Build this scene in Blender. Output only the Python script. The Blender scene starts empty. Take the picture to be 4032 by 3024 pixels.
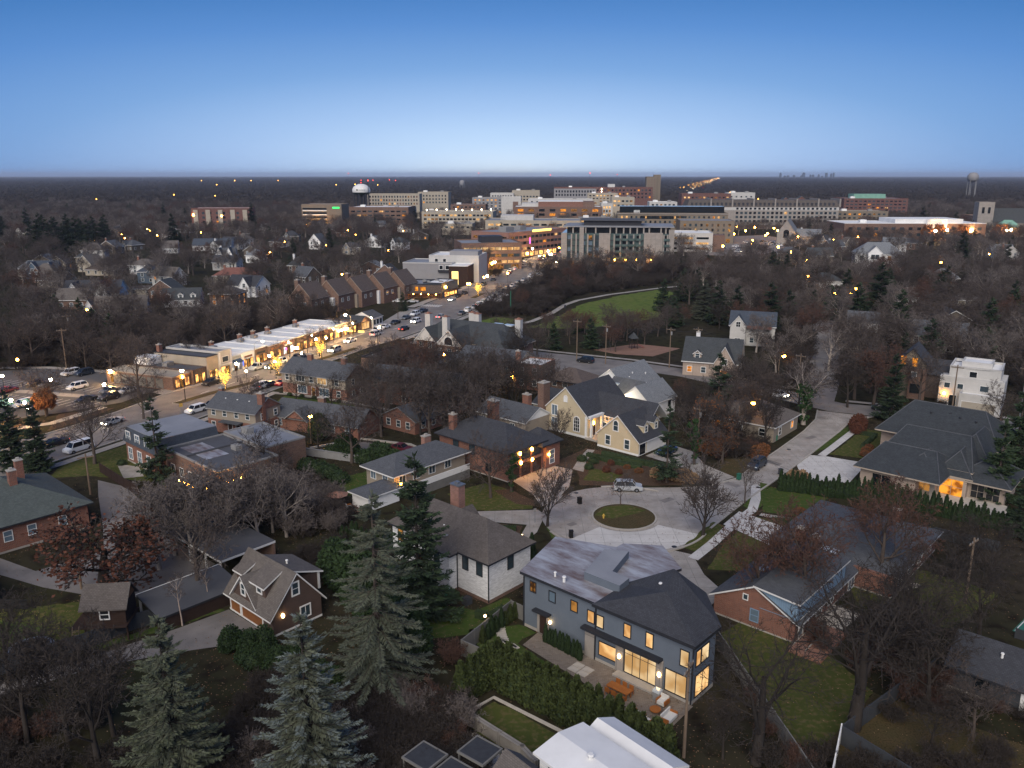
import bpy, math, random
import numpy as np
from mathutils import Vector, Matrix
R = math.radians
sc = bpy.context.scene
COL = sc.collection
# ---------------------------------------------------------------- camera
cam = bpy.data.cameras.new('camera'); camo = bpy.data.objects.new('camera', cam); COL.objects.link(camo)
camo.location = (0, 0, 50); camo.rotation_euler = (R(90 - 14.233), 0, 0)
cam.sensor_width = 36; cam.lens = 28.97; cam.clip_start = .5; cam.clip_end = 80000
sc.camera = camo
# ---------------------------------------------------------------- sky (dusk) and the soft glow of the set sun behind the camera
SUN_AZ, SUN_EL = 195.0, 38.0          # where the light comes from: behind the camera, a little left
w = bpy.data.worlds.new('World'); sc.world = w; w.use_nodes = True
nt = w.node_tree; N = nt.nodes; LK = nt.links
bg = N['Background']
def wn(t, **k):
    n = N.new(t)
    for a, v in k.items(): setattr(n, a, v)
    return n
def wmath(op, a, b=None):
    n = wn('ShaderNodeMath', operation=op)
    for i, v in enumerate((a, b)):
        if v is None: continue
        if isinstance(v, (int, float)): n.inputs[i].default_value = v
        else: LK.new(v, n.inputs[i])
    return n.outputs[0]
sky = wn('ShaderNodeTexSky', sky_type='NISHITA', sun_disc=False)
sky.sun_elevation = R(4); sky.sun_rotation = R(SUN_AZ); sky.dust_density = .4; sky.ozone_density = 4; sky.air_density = 1
tc = wn('ShaderNodeTexCoord'); sep = wn('ShaderNodeSeparateXYZ'); LK.new(tc.outputs['Generated'], sep.inputs[0])
elev = wmath('MULTIPLY', wmath('ARCSINE', sep.outputs[2]), 57.296)
azim = wmath('ABSOLUTE', wmath('MULTIPLY', wmath('ARCTAN2', sep.outputs[0], sep.outputs[1]), 57.296))
azim = wmath('MINIMUM', azim, 38.0)
e2 = wmath('MAXIMUM', elev, 0.0)
rr_ = wmath('SQRT', wmath('ADD', wmath('POWER', e2, 2.0), wmath('POWER', wmath('MULTIPLY', azim, .22), 2.0)))
tt = wmath('DIVIDE', rr_, 90.0)
ramp = wn('ShaderNodeValToRGB'); LK.new(tt, ramp.inputs[0])
stops = [(0, (.74, .84, .92)), (.006, (.68, .83, 1.)), (.022, (.51, .69, .94)), (.045, (.35, .52, .82)), (.075, (.18, .345, .66)), (.105, (.092, .235, .56)),
         (.14, (.03, .14, .40)), (.3, (.028, .10, .30)), (1, (.03, .08, .24))]
el = ramp.color_ramp.elements
el[0].position = 0; el[0].color = (*stops[0][1], 1); el[1].position = 1; el[1].color = (*stops[-1][1], 1)
for p, c in stops[1:-1]:
    e = el.new(p); e.color = (*c, 1)
sk = wn('ShaderNodeMixRGB', blend_type='MULTIPLY'); sk.inputs[0].default_value = 1
LK.new(sky.outputs[0], sk.inputs[1]); sk.inputs[2].default_value = (.12, .12, .12, 1)
mx = wn('ShaderNodeMixRGB'); mx.inputs[0].default_value = .88
LK.new(sk.outputs[0], mx.inputs[1]); LK.new(ramp.outputs[0], mx.inputs[2]); LK.new(mx.outputs[0], bg.inputs[0])
bg.inputs[1].default_value = .62
sl = bpy.data.lights.new('sun', 'SUN'); slo = bpy.data.objects.new('sun', sl); COL.objects.link(slo)
sl.energy = 1.9; sl.angle = R(55); sl.color = (1, .90, .78)
az_ = R(SUN_AZ); el_ = R(SUN_EL)
sdir = Vector((math.sin(az_) * math.cos(el_), math.cos(az_) * math.cos(el_), math.sin(el_)))
slo.rotation_euler = sdir.to_track_quat('Z', 'Y').to_euler(); slo.location = (0, -60, 120)
vs = sc.view_settings
vs.view_transform = 'Standard'; vs.look = 'None'; vs.exposure = 1.0; vs.gamma = 1; vs.use_curve_mapping = False
sc.cycles.max_bounces = 4; sc.cycles.diffuse_bounces = 2; sc.cycles.glossy_bounces = 2; sc.cycles.transmission_bounces = 2
sc.cycles.transparent_max_bounces = 4; sc.cycles.caustics_reflective = False; sc.cycles.caustics_refractive = False
sc.cycles.use_denoising = True; sc.cycles.sample_clamp_indirect = 3
# ================================================================ materials
def lin(h):
    h = h.lstrip('#'); v = [int(h[i:i + 2], 16) / 255 for i in (0, 2, 4)]
    return tuple(x / 12.92 if x <= .04045 else ((x + .055) / 1.055) ** 2.4 for x in v)
MT = {}
def mat(name, c1, c2=None, rough=.85, scale=1.5, detail=4, kind='plain', bump=.0, metal=0, c3=None, spec=.3, sx=1, sy=1, bscale=None, contrast=.5):
    """procedural material; c1/c2 are sRGB hex; UVs are metres."""
    m = bpy.data.materials.new(name); m.use_nodes = True; t = m.node_tree; n = t.nodes; l = t.links
    p = n['Principled BSDF']; p.inputs['Roughness'].default_value = rough; p.inputs['Metallic'].default_value = metal
    p.inputs['Specular IOR Level'].default_value = spec
    a = lin(c1); b = lin(c2) if c2 else tuple(x * .7 for x in a)
    uv = n.new('ShaderNodeUVMap') if kind in ('brick', 'shingle', 'siding', 'slab', 'seam') else n.new('ShaderNodeTexCoord')
    vec = uv.outputs[0] if kind in ('brick', 'shingle', 'siding', 'slab', 'seam') else uv.outputs['Object']
    ns = n.new('ShaderNodeTexNoise'); ns.inputs['Scale'].default_value = scale; ns.inputs['Detail'].default_value = detail; ns.inputs['Roughness'].default_value = .65
    mp = n.new('ShaderNodeMapping'); mp.inputs['Scale'].default_value = (sx, sy, 1); l.new(vec, mp.inputs[0]); l.new(mp.outputs[0], ns.inputs[0])
    cr = n.new('ShaderNodeMapRange'); cr.inputs[1].default_value = .5 - contrast * .5; cr.inputs[2].default_value = .5 + contrast * .5
    l.new(ns.outputs[0], cr.inputs[0])
    mix = n.new('ShaderNodeMixRGB'); mix.inputs[1].default_value = (*a, 1); mix.inputs[2].default_value = (*b, 1); l.new(cr.outputs[0], mix.inputs[0])
    out = mix.outputs[0]; height = ns.outputs[0]
    if kind in ('brick', 'shingle', 'slab'):
        br = n.new('ShaderNodeTexBrick'); l.new(vec, br.inputs[0])
        bw, bh, mo = {'brick': (.42, .14, .012), 'shingle': (.3, .16, .012), 'slab': (2.6, 2.6, .045)}[kind]
        if kind == 'slab': br.offset = 0
        br.inputs['Scale'].default_value = 1; br.inputs['Brick Width'].default_value = bw; br.inputs['Row Height'].default_value = bh; br.inputs['Mortar Size'].default_value = mo
        l.new(out, br.inputs['Color1'])
        dk = n.new('ShaderNodeMixRGB'); dk.blend_type = 'MULTIPLY'; dk.inputs[0].default_value = 1; l.new(out, dk.inputs[1])
        k = {'brick': .72, 'shingle': .75, 'slab': .93}[kind]; dk.inputs[2].default_value = (k, k, k, 1); l.new(dk.outputs[0], br.inputs['Color2'])
        mc = lin(c3) if c3 else {'brick': (.22, .2, .18), 'shingle': tuple(x * .4 for x in a), 'slab': tuple(x * .58 for x in a)}[kind]
        br.inputs['Mortar'].default_value = (*mc, 1); out = br.outputs[0]
    elif kind in ('siding', 'seam'):
        wv = n.new('ShaderNodeTexWave'); wv.wave_type = 'BANDS'; wv.bands_direction = 'Y' if kind == 'siding' else 'X'; wv.wave_profile = 'SAW' if kind == 'siding' else 'TRI'
        wv.inputs['Scale'].default_value = (1.6 if kind == 'siding' else .8) if bscale is None else bscale; l.new(vec, wv.inputs[0]); height = wv.outputs['Fac']
        dk = n.new('ShaderNodeMixRGB'); dk.blend_type = 'MULTIPLY'; l.new(out, dk.inputs[1]); dk.inputs[2].default_value = (.72, .72, .72, 1)
        gt = n.new('ShaderNodeMath'); gt.operation = 'GREATER_THAN'; gt.inputs[1].default_value = .88; l.new(wv.outputs['Fac'], gt.inputs[0]); l.new(gt.outputs[0], dk.inputs[0]); out = dk.outputs[0]
    elif kind == 'ground':
        n2 = n.new('ShaderNodeTexNoise'); n2.inputs['Scale'].default_value = scale * 14; n2.inputs['Detail'].default_value = 5; l.new(vec, n2.inputs[0])
        m3 = n.new('ShaderNodeMixRGB'); m3.inputs[2].default_value = (*lin(c3), 1); l.new(out, m3.inputs[1])
        c4 = n.new('ShaderNodeMapRange'); c4.inputs[1].default_value = .48; c4.inputs[2].default_value = .66; l.new(n2.outputs[0], c4.inputs[0]); l.new(c4.outputs[0], m3.inputs[0]); out = m3.outputs[0]; height = n2.outputs[0]
    l.new(out, p.inputs['Base Color'])
    if bump:
        bn = n.new('ShaderNodeBump'); bn.inputs['Strength'].default_value = bump; bn.inputs['Distance'].default_value = .05; l.new(height, bn.inputs['Height']); l.new(bn.outputs[0], p.inputs['Normal'])
    MT[name] = m; return m
def emit(name, col, s, var=None, col2=None, sample=True):
    m = bpy.data.materials.new(name); m.use_nodes = True; t = m.node_tree; n = t.nodes; l = t.links
    for x in list(n):
        if x.type == 'BSDF_PRINCIPLED': n.remove(x)
    e = n.new('ShaderNodeEmission'); e.inputs[0].default_value = (*lin(col), 1); e.inputs[1].default_value = s * .5
    if var:   # a lit room behind the pane: lighter and darker furnishings, blinds
        tcn = n.new('ShaderNodeUVMap'); ns = n.new('ShaderNodeTexNoise'); ns.inputs['Scale'].default_value = var; ns.inputs['Detail'].default_value = 2
        gi = n.new('ShaderNodeObjectInfo'); ad = n.new('ShaderNodeVectorMath'); ad.operation = 'ADD'; l.new(tcn.outputs[0], ad.inputs[0])
        cb = n.new('ShaderNodeCombineXYZ'); mu = n.new('ShaderNodeMath'); mu.operation = 'MULTIPLY'; mu.inputs[1].default_value = 37; l.new(gi.outputs['Random'], mu.inputs[0]); l.new(mu.outputs[0], cb.inputs[0]); l.new(mu.outputs[0], cb.inputs[2])
        l.new(cb.outputs[0], ad.inputs[1]); l.new(ad.outputs[0], ns.inputs[0])
        mr = n.new('ShaderNodeMapRange'); mr.inputs[1].default_value = .38; mr.inputs[2].default_value = .6; l.new(ns.outputs[0], mr.inputs[0])
        mx = n.new('ShaderNodeMixRGB'); mx.inputs[1].default_value = (*lin(col2), 1); mx.inputs[2].default_value = (*lin(col), 1); l.new(mr.outputs[0], mx.inputs[0]); l.new(mx.outputs[0], e.inputs[0])
    l.new(e.outputs[0], n['Material Output'].inputs[0])
    if not sample: m.cycles.emission_sampling = 'NONE'
    MT[name] = m; return m
# setting
mat('ground', '#39332a', '#2b2d1b', kind='ground', c3='#231f18', scale=.035, rough=1, spec=.05, bump=.5, contrast=.35)
mat('lawn', '#4b5029', '#3d4522', kind='ground', c3='#5c5538', scale=.12, rough=1, spec=.05, bump=.6)
mat('lawn_green', '#415226', '#36451f', kind='ground', c3='#4d5230', scale=.1, rough=1, spec=.05, bump=.6)
mat('park_grass', '#53652f', '#626539', kind='ground', c3='#47572b', scale=.03, rough=1, spec=.05, bump=.4)
mat('mulch', '#4f4136', '#40342b', kind='ground', c3='#5f4d3e', scale=.4, rough=1, spec=.05, bump=.7)
mat('leaves', '#544634', '#42402a', kind='ground', c3='#373321', scale=.45, rough=1, spec=.05, bump=.7)
mat('asphalt', '#807b77', '#615e5c', scale=.2, rough=.9, bump=.1, detail=9, contrast=.4)
mat('asphalt_dark', '#5c5b5b', '#4e4d4e', scale=.15, rough=.9, bump=.1, detail=6)
mat('concrete', '#a7a29b', '#847e76', kind='slab', scale=.4, rough=.9, detail=8, contrast=.45)
mat('concrete_road', '#a8a39d', '#7d7771', kind='slab', scale=.3, rough=.9, detail=9, contrast=.42)
mat('concrete_new', '#cac8c4', '#aba8a4', kind='slab', scale=.35, rough=.9, detail=8)
mat('curb', '#a8a39b', '#928d86', scale=.6)
mat('paint_white', '#d6d6d2', '#b9b9b4', scale=2); mat('paint_yellow', '#c6a24a', '#a98b45', scale=2)
mat('paver', '#8f8579', '#7a7066', kind='brick', c3='#5b534b', scale=.7); mat('flagstone', '#b9b3a8', '#a39c92', scale=2)
mat('sand', '#86695a', '#75594a', scale=.5)
# walls
mat('grey_siding', '#67707b', '#606974', kind='siding', scale=.7, rough=.7, bump=.15, bscale=2.6)
mat('white_brick', '#e6e6e6', '#dadbdd', kind='brick', c3='#d0d1d2', scale=.8)
mat('red_brick', '#8e5a45', '#74483a', kind='brick', scale=.9); mat('brown_brick', '#7b5b4b', '#65493d', kind='brick', scale=.9)
mat('dark_brick', '#5e4a40', '#4c3b33', kind='brick', scale=.9); mat('pink_brick', '#a17465', '#8a6054', kind='brick', scale=.9); mat('tan_brick', '#857868', '#736756', kind='brick', scale=.9)
mat('maroon_brick', '#6f3f38', '#5b322e', kind='brick', scale=.9)
mat('cream_siding', '#c2b498', '#b6a88c', kind='siding', scale=.6, bump=.2); mat('white_siding', '#e6e7e6', '#d9dadb', kind='siding', scale=.6, bump=.2)
mat('grey_shake', '#6d655d', '#5d554e', kind='shingle', scale=.8, bump=.2); mat('brown_shake', '#5a4a43', '#4d3f39', kind='siding', scale=.8, bump=.2)
mat('blue_siding', '#7c95ab', '#6f88a0', kind='seam', scale=.8, bscale=1.2, bump=.2); mat('taupe_siding', '#9a9082', '#8d8376', kind='siding', scale=.6, bump=.2)
mat('grey_stucco', '#a7a5a1', '#989692', scale=.4); mat('white_stucco', '#bdbbb8', '#abaaa6', scale=.35); mat('cream_stucco', '#a8a092', '#968e80', scale=.35)
mat('beige_stone', '#a6978a', '#92847a', kind='slab', scale=.5); mat('limestone', '#9a948e', '#88827c', kind='slab', scale=.5); mat('slate_blue_siding', '#566676', '#4b5967', kind='siding', scale=.6)
mat('dark_metal', '#33343a', '#2a2b30', rough=.5, scale=1); mat('black_metal', '#222327', '#1b1c1f', rough=.45); mat('grey_panel', '#8d8c8e', '#828183', scale=.3, rough=.7)
mat('dark_wood', '#3a2a22', '#2c201b', kind='siding', scale=1); mat('cedar', '#8a5a34', '#754a2a', kind='siding', scale=1, rough=.6); mat('teak', '#a3642f', '#8a5226', scale=1.5, rough=.6)
mat('trim_white', '#dcdcda', '#cfcfcd', scale=1, rough=.6); mat('trim_dark', '#2e3036', '#26282d', scale=1, rough=.6); mat('trim_tan', '#a79b8d', '#988c7f', scale=1); mat('trim_grey', '#8b8b8b', '#7c7c7c', scale=1)
# roofs
for nm, a, b in [('roof_charcoal', '#46484e', '#3b3d42'), ('roof_grey', '#5d6065', '#515459'), ('roof_brown', '#67615d', '#59534f'), ('roof_dark_slate', '#42474b', '#363a3e'), ('roof_taupe', '#6f6964', '#625c58'), ('roof_green', '#59615e', '#4e5553'),
                 ('roof_slate', '#4d5154', '#404447'), ('roof_blue', '#4e5661', '#434a54'), ('roof_rust', '#8a5f55', '#754f47'), ('roof_light', '#83878b', '#75797d')]:
    mat(nm, a, b, kind='shingle', scale=.7, bump=.25, rough=.95)
mat('roof_mauve', '#695e58', '#594f4a', kind='shingle', scale=.7, bump=.25)
mat('membrane_white', '#e8e8e6', '#cacac8', scale=.15, rough=.7, detail=6); mat('membrane_grey', '#8c8e92', '#74767b', scale=.2, rough=.6, detail=6); mat('membrane_dark', '#55565a', '#48494d', scale=.25, rough=.8, detail=6); mat('membrane_tan', '#b3a894', '#9c9280', scale=.2, rough=.8, detail=6)
mat('roof_stained', '#a0a4ab', '#5f4b42', scale=.55, rough=.4, detail=8, sx=.35, contrast=.3); mat('copper_green', '#7fa897', '#6b9485', scale=.4)
# glass etc
mat('glass', '#3c4a52', '#2c373d', rough=.12, scale=.25, spec=.7); mat('glass_dark', '#1f2428', '#16191c', rough=.12, scale=.3, spec=.6); mat('glass_sky', '#6d7f8e', '#4e5d69', rough=.1, scale=.3, spec=.8)
mat('glass_green', '#566866', '#42504f', rough=.15, scale=.3, spec=.7); mat('skylight', '#cfd8dc', '#aab4ba', rough=.1, scale=.6, spec=.8)
emit('lit', '#f3c385', 1.35, var=.55, col2='#b8844c'); emit('lit_dim', '#c98b45', .75, var=1.0, col2='#4a301a'); emit('lit_orange', '#f19a34', 1.5, var=.9, col2='#8a4c18'); emit('lit_pale', '#f0d3a4', 1.15, var=.35, col2='#b98f5a')
emit('shop_lit', '#f2a95a', 4.5, var=.7, col2='#5b3a22'); emit('shop_cool', '#e6e0d2', 3, var=.7, col2='#6b665e'); emit('sign_yellow', '#ffd36a', 3.2); emit('neon_blue', '#5f7dff', 3); emit('neon_pink', '#ff62c8', 3); emit('neon_green', '#3fdc6b', 2.5); emit('red_lamp', '#ff2a2a', 5)
emit('globe', '#ffc67a', 420); emit('globe_amber', '#ffab3d', 110); emit('globe_soft', '#ffd08a', 16); emit('globe_white', '#ffe9c0', 220); emit('bulb', '#ffc04d', 9, sample=False); emit('headlight', '#fff1cf', 90); emit('taillight', '#ff3520', 7); emit('far_light', '#ffb347', 18, sample=False); emit('far_white', '#ffe9c0', 26, sample=False); emit('far_red', '#ff4030', 9, sample=False)
# vegetation
mat('bark', '#564d47', '#433b36', scale=2, rough=1); mat('bark_dark', '#3a3430', '#2c2825', scale=2, rough=1); mat('bark_pale', '#a39a92', '#7d746c', scale=1.5, rough=1); mat('bark_birch', '#b5a69a', '#8c7a6e', scale=1.5, rough=1)
mat('twig', '#524a46', '#413a37', scale=.3, rough=1); mat('twig_dark', '#3b3531', '#2e2926', scale=.3, rough=1); mat('twig_grey', '#6a625e', '#544d4a', scale=.3, rough=1); mat('twig_red', '#584239', '#47342d', scale=.3, rough=1)
mat('leaf_rust', '#5f3a2b', '#432a20', scale=.6, rough=.9); mat('leaf_orange', '#754d30', '#5b3c27', scale=.6, rough=.9); mat('leaf_tan', '#947b5e', '#7d6650', scale=.6, rough=.9)
mat('needle_blue', '#737c77', '#505956', scale=.9, rough=.9); mat('needle_grey', '#5f6454', '#464c3f', scale=.9, rough=.9); mat('needle_green', '#3d4f33', '#2a3826', scale=.9, rough=.9); mat('needle_dark', '#2f3d2b', '#222d20', scale=.9, rough=.9); mat('needle_light', '#5a604b', '#434a38', scale=.9, rough=.9)
mat('arbor', '#454f28', '#313b1d', scale=.8, rough=.9); mat('arbor_deep', '#2f4224', '#22311b', scale=.8, rough=.9); mat('boxwood', '#36452a', '#28341f', scale=1, rough=.9); mat('ivy', '#2f4a26', '#24391e', scale=1, rough=.9); mat('bush_grey', '#7e8a88', '#626d6c', scale=1, rough=.9)
mat('wood_pole', '#7a6a5c', '#655749', scale=1.2, rough=1); mat('fence_grey', '#73726f', '#62615e', scale=.8); mat('fence_dark', '#3e4146', '#33363a', scale=.8); mat('fence_stone', '#8f8a82', '#7a756e', kind='slab', scale=.8); mat('steel', '#8f9296', '#7b7e82', rough=.4, metal=.6, scale=1)
mat('rubber', '#1c1c1d', '#161617', rough=.9, scale=1); mat('green_plastic', '#2e6b58', '#265a4a', rough=.6, scale=1); mat('blue_paint', '#2f5a9a', '#284e86', rough=.5, scale=1); mat('court_green', '#2f6b5c', '#275b4e', scale=.4); mat('net', '#3a3d42', '#2e3035', scale=2); mat('awning_blue', '#3f556d', '#34475c', scale=1); mat('fabric_white', '#d8d6d0', '#c5c3bd', scale=1); mat('terracotta', '#a2705a', '#8c5e4a', kind='brick', scale=.7)
for nm, c in [('white', '#d9dadb'), ('silver', '#a4a8ac'), ('black', '#1d1f23'), ('navy', '#2a3340'), ('red', '#7c2027'), ('grey', '#595e64'), ('blue', '#2c4f8c'), ('maroon', '#571f28'), ('crimson', '#a3222a')]:
    mat('car_' + nm, c, c, rough=.3, spec=.6, scale=.3)
# ================================================================ mesh helpers
class MB:
    def __init__(s): s.v = []; s.f = []; s.m = []
    def poly(s, pts, m=0):
        i = len(s.v); s.v += [tuple(p) for p in pts]; s.f.append(tuple(range(i, i + len(pts)))); s.m.append(m)
    def box(s, x0, y0, z0, x1, y1, z1, m=0, top=None):
        i = len(s.v); s.v += [(x0, y0, z0), (x1, y0, z0), (x1, y1, z0), (x0, y1, z0), (x0, y0, z1), (x1, y0, z1), (x1, y1, z1), (x0, y1, z1)]
        for q in ((0, 3, 2, 1), (0, 1, 5, 4), (1, 2, 6, 5), (2, 3, 7, 6), (3, 0, 4, 7)): s.f.append(tuple(i + k for k in q)); s.m.append(m)
        s.f.append((i + 4, i + 5, i + 6, i + 7)); s.m.append(m if top is None else top)
    def prism(s, pts, z0, z1, m=0, top=None, bottom=True):
        """pts: plan polygon, counter-clockwise"""
        n = len(pts); i = len(s.v); s.v += [(p[0], p[1], z0) for p in pts] + [(p[0], p[1], z1) for p in pts]
        for k in range(n): s.f.append((i + k, i + (k + 1) % n, i + n + (k + 1) % n, i + n + k)); s.m.append(m)
        s.f.append(tuple(i + n + k for k in range(n))); s.m.append(m if top is None else top)
        if bottom: s.f.append(tuple(i + k for k in reversed(range(n)))); s.m.append(m)
    def slab(s, q, t, m=0, side=1):
        """roof plane q (top face, ccw from above), thickened downwards"""
        n = len(q); i = len(s.v); s.v += [tuple(p) for p in q] + [(p[0], p[1], p[2] - t) for p in q]
        s.f.append(tuple(i + k for k in range(n))); s.m.append(m)
        s.f.append(tuple(i + n + k for k in reversed(range(n)))); s.m.append(side)
        for k in range(n): s.f.append((i + (k + 1) % n, i + k, i + n + k, i + n + (k + 1) % n)); s.m.append(side)
    def tube(s, a, b, r0, r1, n=6, m=0, cap=True):
        a = Vector(a); b = Vector(b); d = (b - a).normalized(); u = d.orthogonal().normalized(); w_ = d.cross(u); i = len(s.v)
        for c, r in ((a, r0), (b, r1)):
            for k in range(n):
                t = 2 * math.pi * k / n; s.v.append(tuple(c + u * (r * math.cos(t)) + w_ * (r * math.sin(t))))
        for k in range(n): s.f.append((i + k, i + (k + 1) % n, i + n + (k + 1) % n, i + n + k)); s.m.append(m)
        if cap: s.f.append(tuple(i + n + k for k in range(n))); s.m.append(m)
    def ball(s, c, r, m=0, nu=8, nv=5, sz=1):
        rows = []
        for j in range(1, nv):
            t = math.pi * j / nv; rows.append([len(s.v) + k for k in range(nu)])
            for k in range(nu): p = 2 * math.pi * k / nu; s.v.append((c[0] + r * math.sin(t) * math.cos(p), c[1] + r * math.sin(t) * math.sin(p), c[2] + r * sz * math.cos(t)))
        a = len(s.v); s.v.append((c[0], c[1], c[2] + r * sz)); s.v.append((c[0], c[1], c[2] - r * sz))
        for k in range(nu):
            k2 = (k + 1) % nu; s.f.append((a, rows[0][k], rows[0][k2])); s.m.append(m); s.f.append((a + 1, rows[-1][k2], rows[-1][k])); s.m.append(m)
            for j in range(len(rows) - 1): s.f.append((rows[j][k], rows[j + 1][k], rows[j + 1][k2], rows[j][k2])); s.m.append(m)
    def mesh(s, name, mats, smooth=False):
        me = bpy.data.meshes.new(name); me.from_pydata(s.v, [], s.f)
        for x in (mats if isinstance(mats, (list, tuple)) else [mats]): me.materials.append(MT[x] if isinstance(x, str) else x)
        if any(s.m): me.polygons.foreach_set('material_index', s.m)
        uvl = me.uv_layers.new(name='UVMap'); uv = []
        for f in s.f:
            a, b, c = (s.v[f[0]], s.v[f[1]], s.v[f[2]])
            ux, uy, uz = b[0] - a[0], b[1] - a[1], b[2] - a[2]; vx, vy, vz = c[0] - a[0], c[1] - a[1], c[2] - a[2]
            nx, ny, nz = uy * vz - uz * vy, uz * vx - ux * vz, ux * vy - uy * vx; q = math.sqrt(nx * nx + ny * ny + nz * nz) or 1; nx /= q; ny /= q; nz /= q
            h = math.hypot(nx, ny)
            if h < .08:
                for k in f: uv += [s.v[k][0], s.v[k][1]]
            else:
                ax, ay = -ny / h, nx / h; bx, by, bz = -ay * nz * -1, 0, 0
                # v axis = n x u
                bx, by, bz = (ny * 0 - nz * ay), (nz * ax - nx * 0), (nx * ay - ny * ax)
                for k in f: p = s.v[k]; uv += [p[0] * ax + p[1] * ay, p[0] * bx + p[1] * by + p[2] * bz]
        uvl.data.foreach_set('uv', uv)
        if smooth: me.polygons.foreach_set('use_smooth', [True] * len(s.f))
        me.update(); return me
    def build(s, name, mats, parent=None, loc=(0, 0, 0), rz=0, smooth=False):
        return ob(name, s.mesh(name, mats, smooth), parent, loc, rz)
def ob(name, me, parent=None, loc=(0, 0, 0), rz=0):
    o = bpy.data.objects.new(name, me); COL.objects.link(o)
    if parent is not None: o.parent = parent
    o.location = loc
    if rz: o.rotation_euler = (0, 0, rz)
    return o
def tag(o, label=None, cat=None, group=None, kind=None):
    if label: o['label'] = label
    if cat: o['category'] = cat
    if group: o['group'] = group
    if kind: o['kind'] = kind
    return o
def thing(name, label, cat, x=0, y=0, rz=0, z=0, group=None):
    return tag(ob(name, None, None, (x, y, z), rz), label, cat, group)
OCC = []      # plan polygons already taken (for planting)
def inpoly(x, y, P):
    c = False; j = len(P) - 1
    for i in range(len(P)):
        if (P[i][1] > y) != (P[j][1] > y) and x < (P[j][0] - P[i][0]) * (y - P[i][1]) / (P[j][1] - P[i][1]) + P[i][0]: c = not c
        j = i
    return c
OBB = []
def occ(P):
    OCC.append(P); xs = [p[0] for p in P]; ys = [p[1] for p in P]; OBB.append((min(xs), min(ys), max(xs), max(ys)))
def free(x, y):
    for b, P in zip(OBB, OCC):
        if b[0] <= x <= b[2] and b[1] <= y <= b[3] and inpoly(x, y, P): return False
    return True
def sheet(name, pts, z, m, label=None, kind='structure', nooc=False):
    mb = MB(); a = sum(pts[i][0] * pts[(i + 1) % len(pts)][1] - pts[(i + 1) % len(pts)][0] * pts[i][1] for i in range(len(pts)))
    if a < 0: pts = pts[::-1]
    Q = pts
    if m.startswith('lawn') or m in ('mulch', 'leaves', 'park_grass'):      # ragged edges
        Q = []; r = random.Random(len(OCC)); st = 3.0 if m == 'park_grass' else .8
        for a, b in zip(pts, pts[1:] + pts[:1]):
            n = max(1, int(math.dist(a, b) / st))
            for k in range(n): t = k / n; j = .22 * st if k else .1; Q.append((a[0] + (b[0] - a[0]) * t + r.uniform(-j, j), a[1] + (b[1] - a[1]) * t + r.uniform(-j, j)))
    mb.poly([(p[0], p[1], 0) for p in Q])
    o = mb.build(name, m, None, (0, 0, z)); tag(o, label, kind=kind)
    if not nooc: occ(pts)
    return o
def ribbon(name, line, wdt, z, m, h=0, kind='structure', label=None, oc=True):
    """a strip of width wdt along a polyline; h>0 makes it a raised kerb"""
    L = []; Rr = []; n = len(line)
    for i in range(n):
        a = Vector(line[max(i - 1, 0)]); b = Vector(line[min(i + 1, n - 1)]); d = (b - a).normalized(); q = Vector((-d.y, d.x)) * (wdt / 2)
        p = Vector(line[i]); L.append(p + q); Rr.append(p - q)
    mb = MB()
    for i in range(n - 1):
        q = [Rr[i], Rr[i + 1], L[i + 1], L[i]]
        if h:
            mb.poly([(p.x, p.y, h) for p in q]); mb.poly([(Rr[i].x, Rr[i].y, 0), (Rr[i + 1].x, Rr[i + 1].y, 0), (Rr[i + 1].x, Rr[i + 1].y, h), (Rr[i].x, Rr[i].y, h)])
            mb.poly([(L[i + 1].x, L[i + 1].y, 0), (L[i].x, L[i].y, 0), (L[i].x, L[i].y, h), (L[i + 1].x, L[i + 1].y, h)])
        else: mb.poly([(p.x, p.y, 0) for p in q])
        if oc and wdt > 1: occ([(p.x, p.y) for p in q])
    o = mb.build(name, m, None, (0, 0, z)); tag(o, label, kind=kind); return o
def arc(cx, cy, r, a0, a1, n=24): return [(cx + r * math.cos(R(a0 + (a1 - a0) * i / n)), cy + r * math.sin(R(a0 + (a1 - a0) * i / n))) for i in range(n + 1)]
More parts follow.
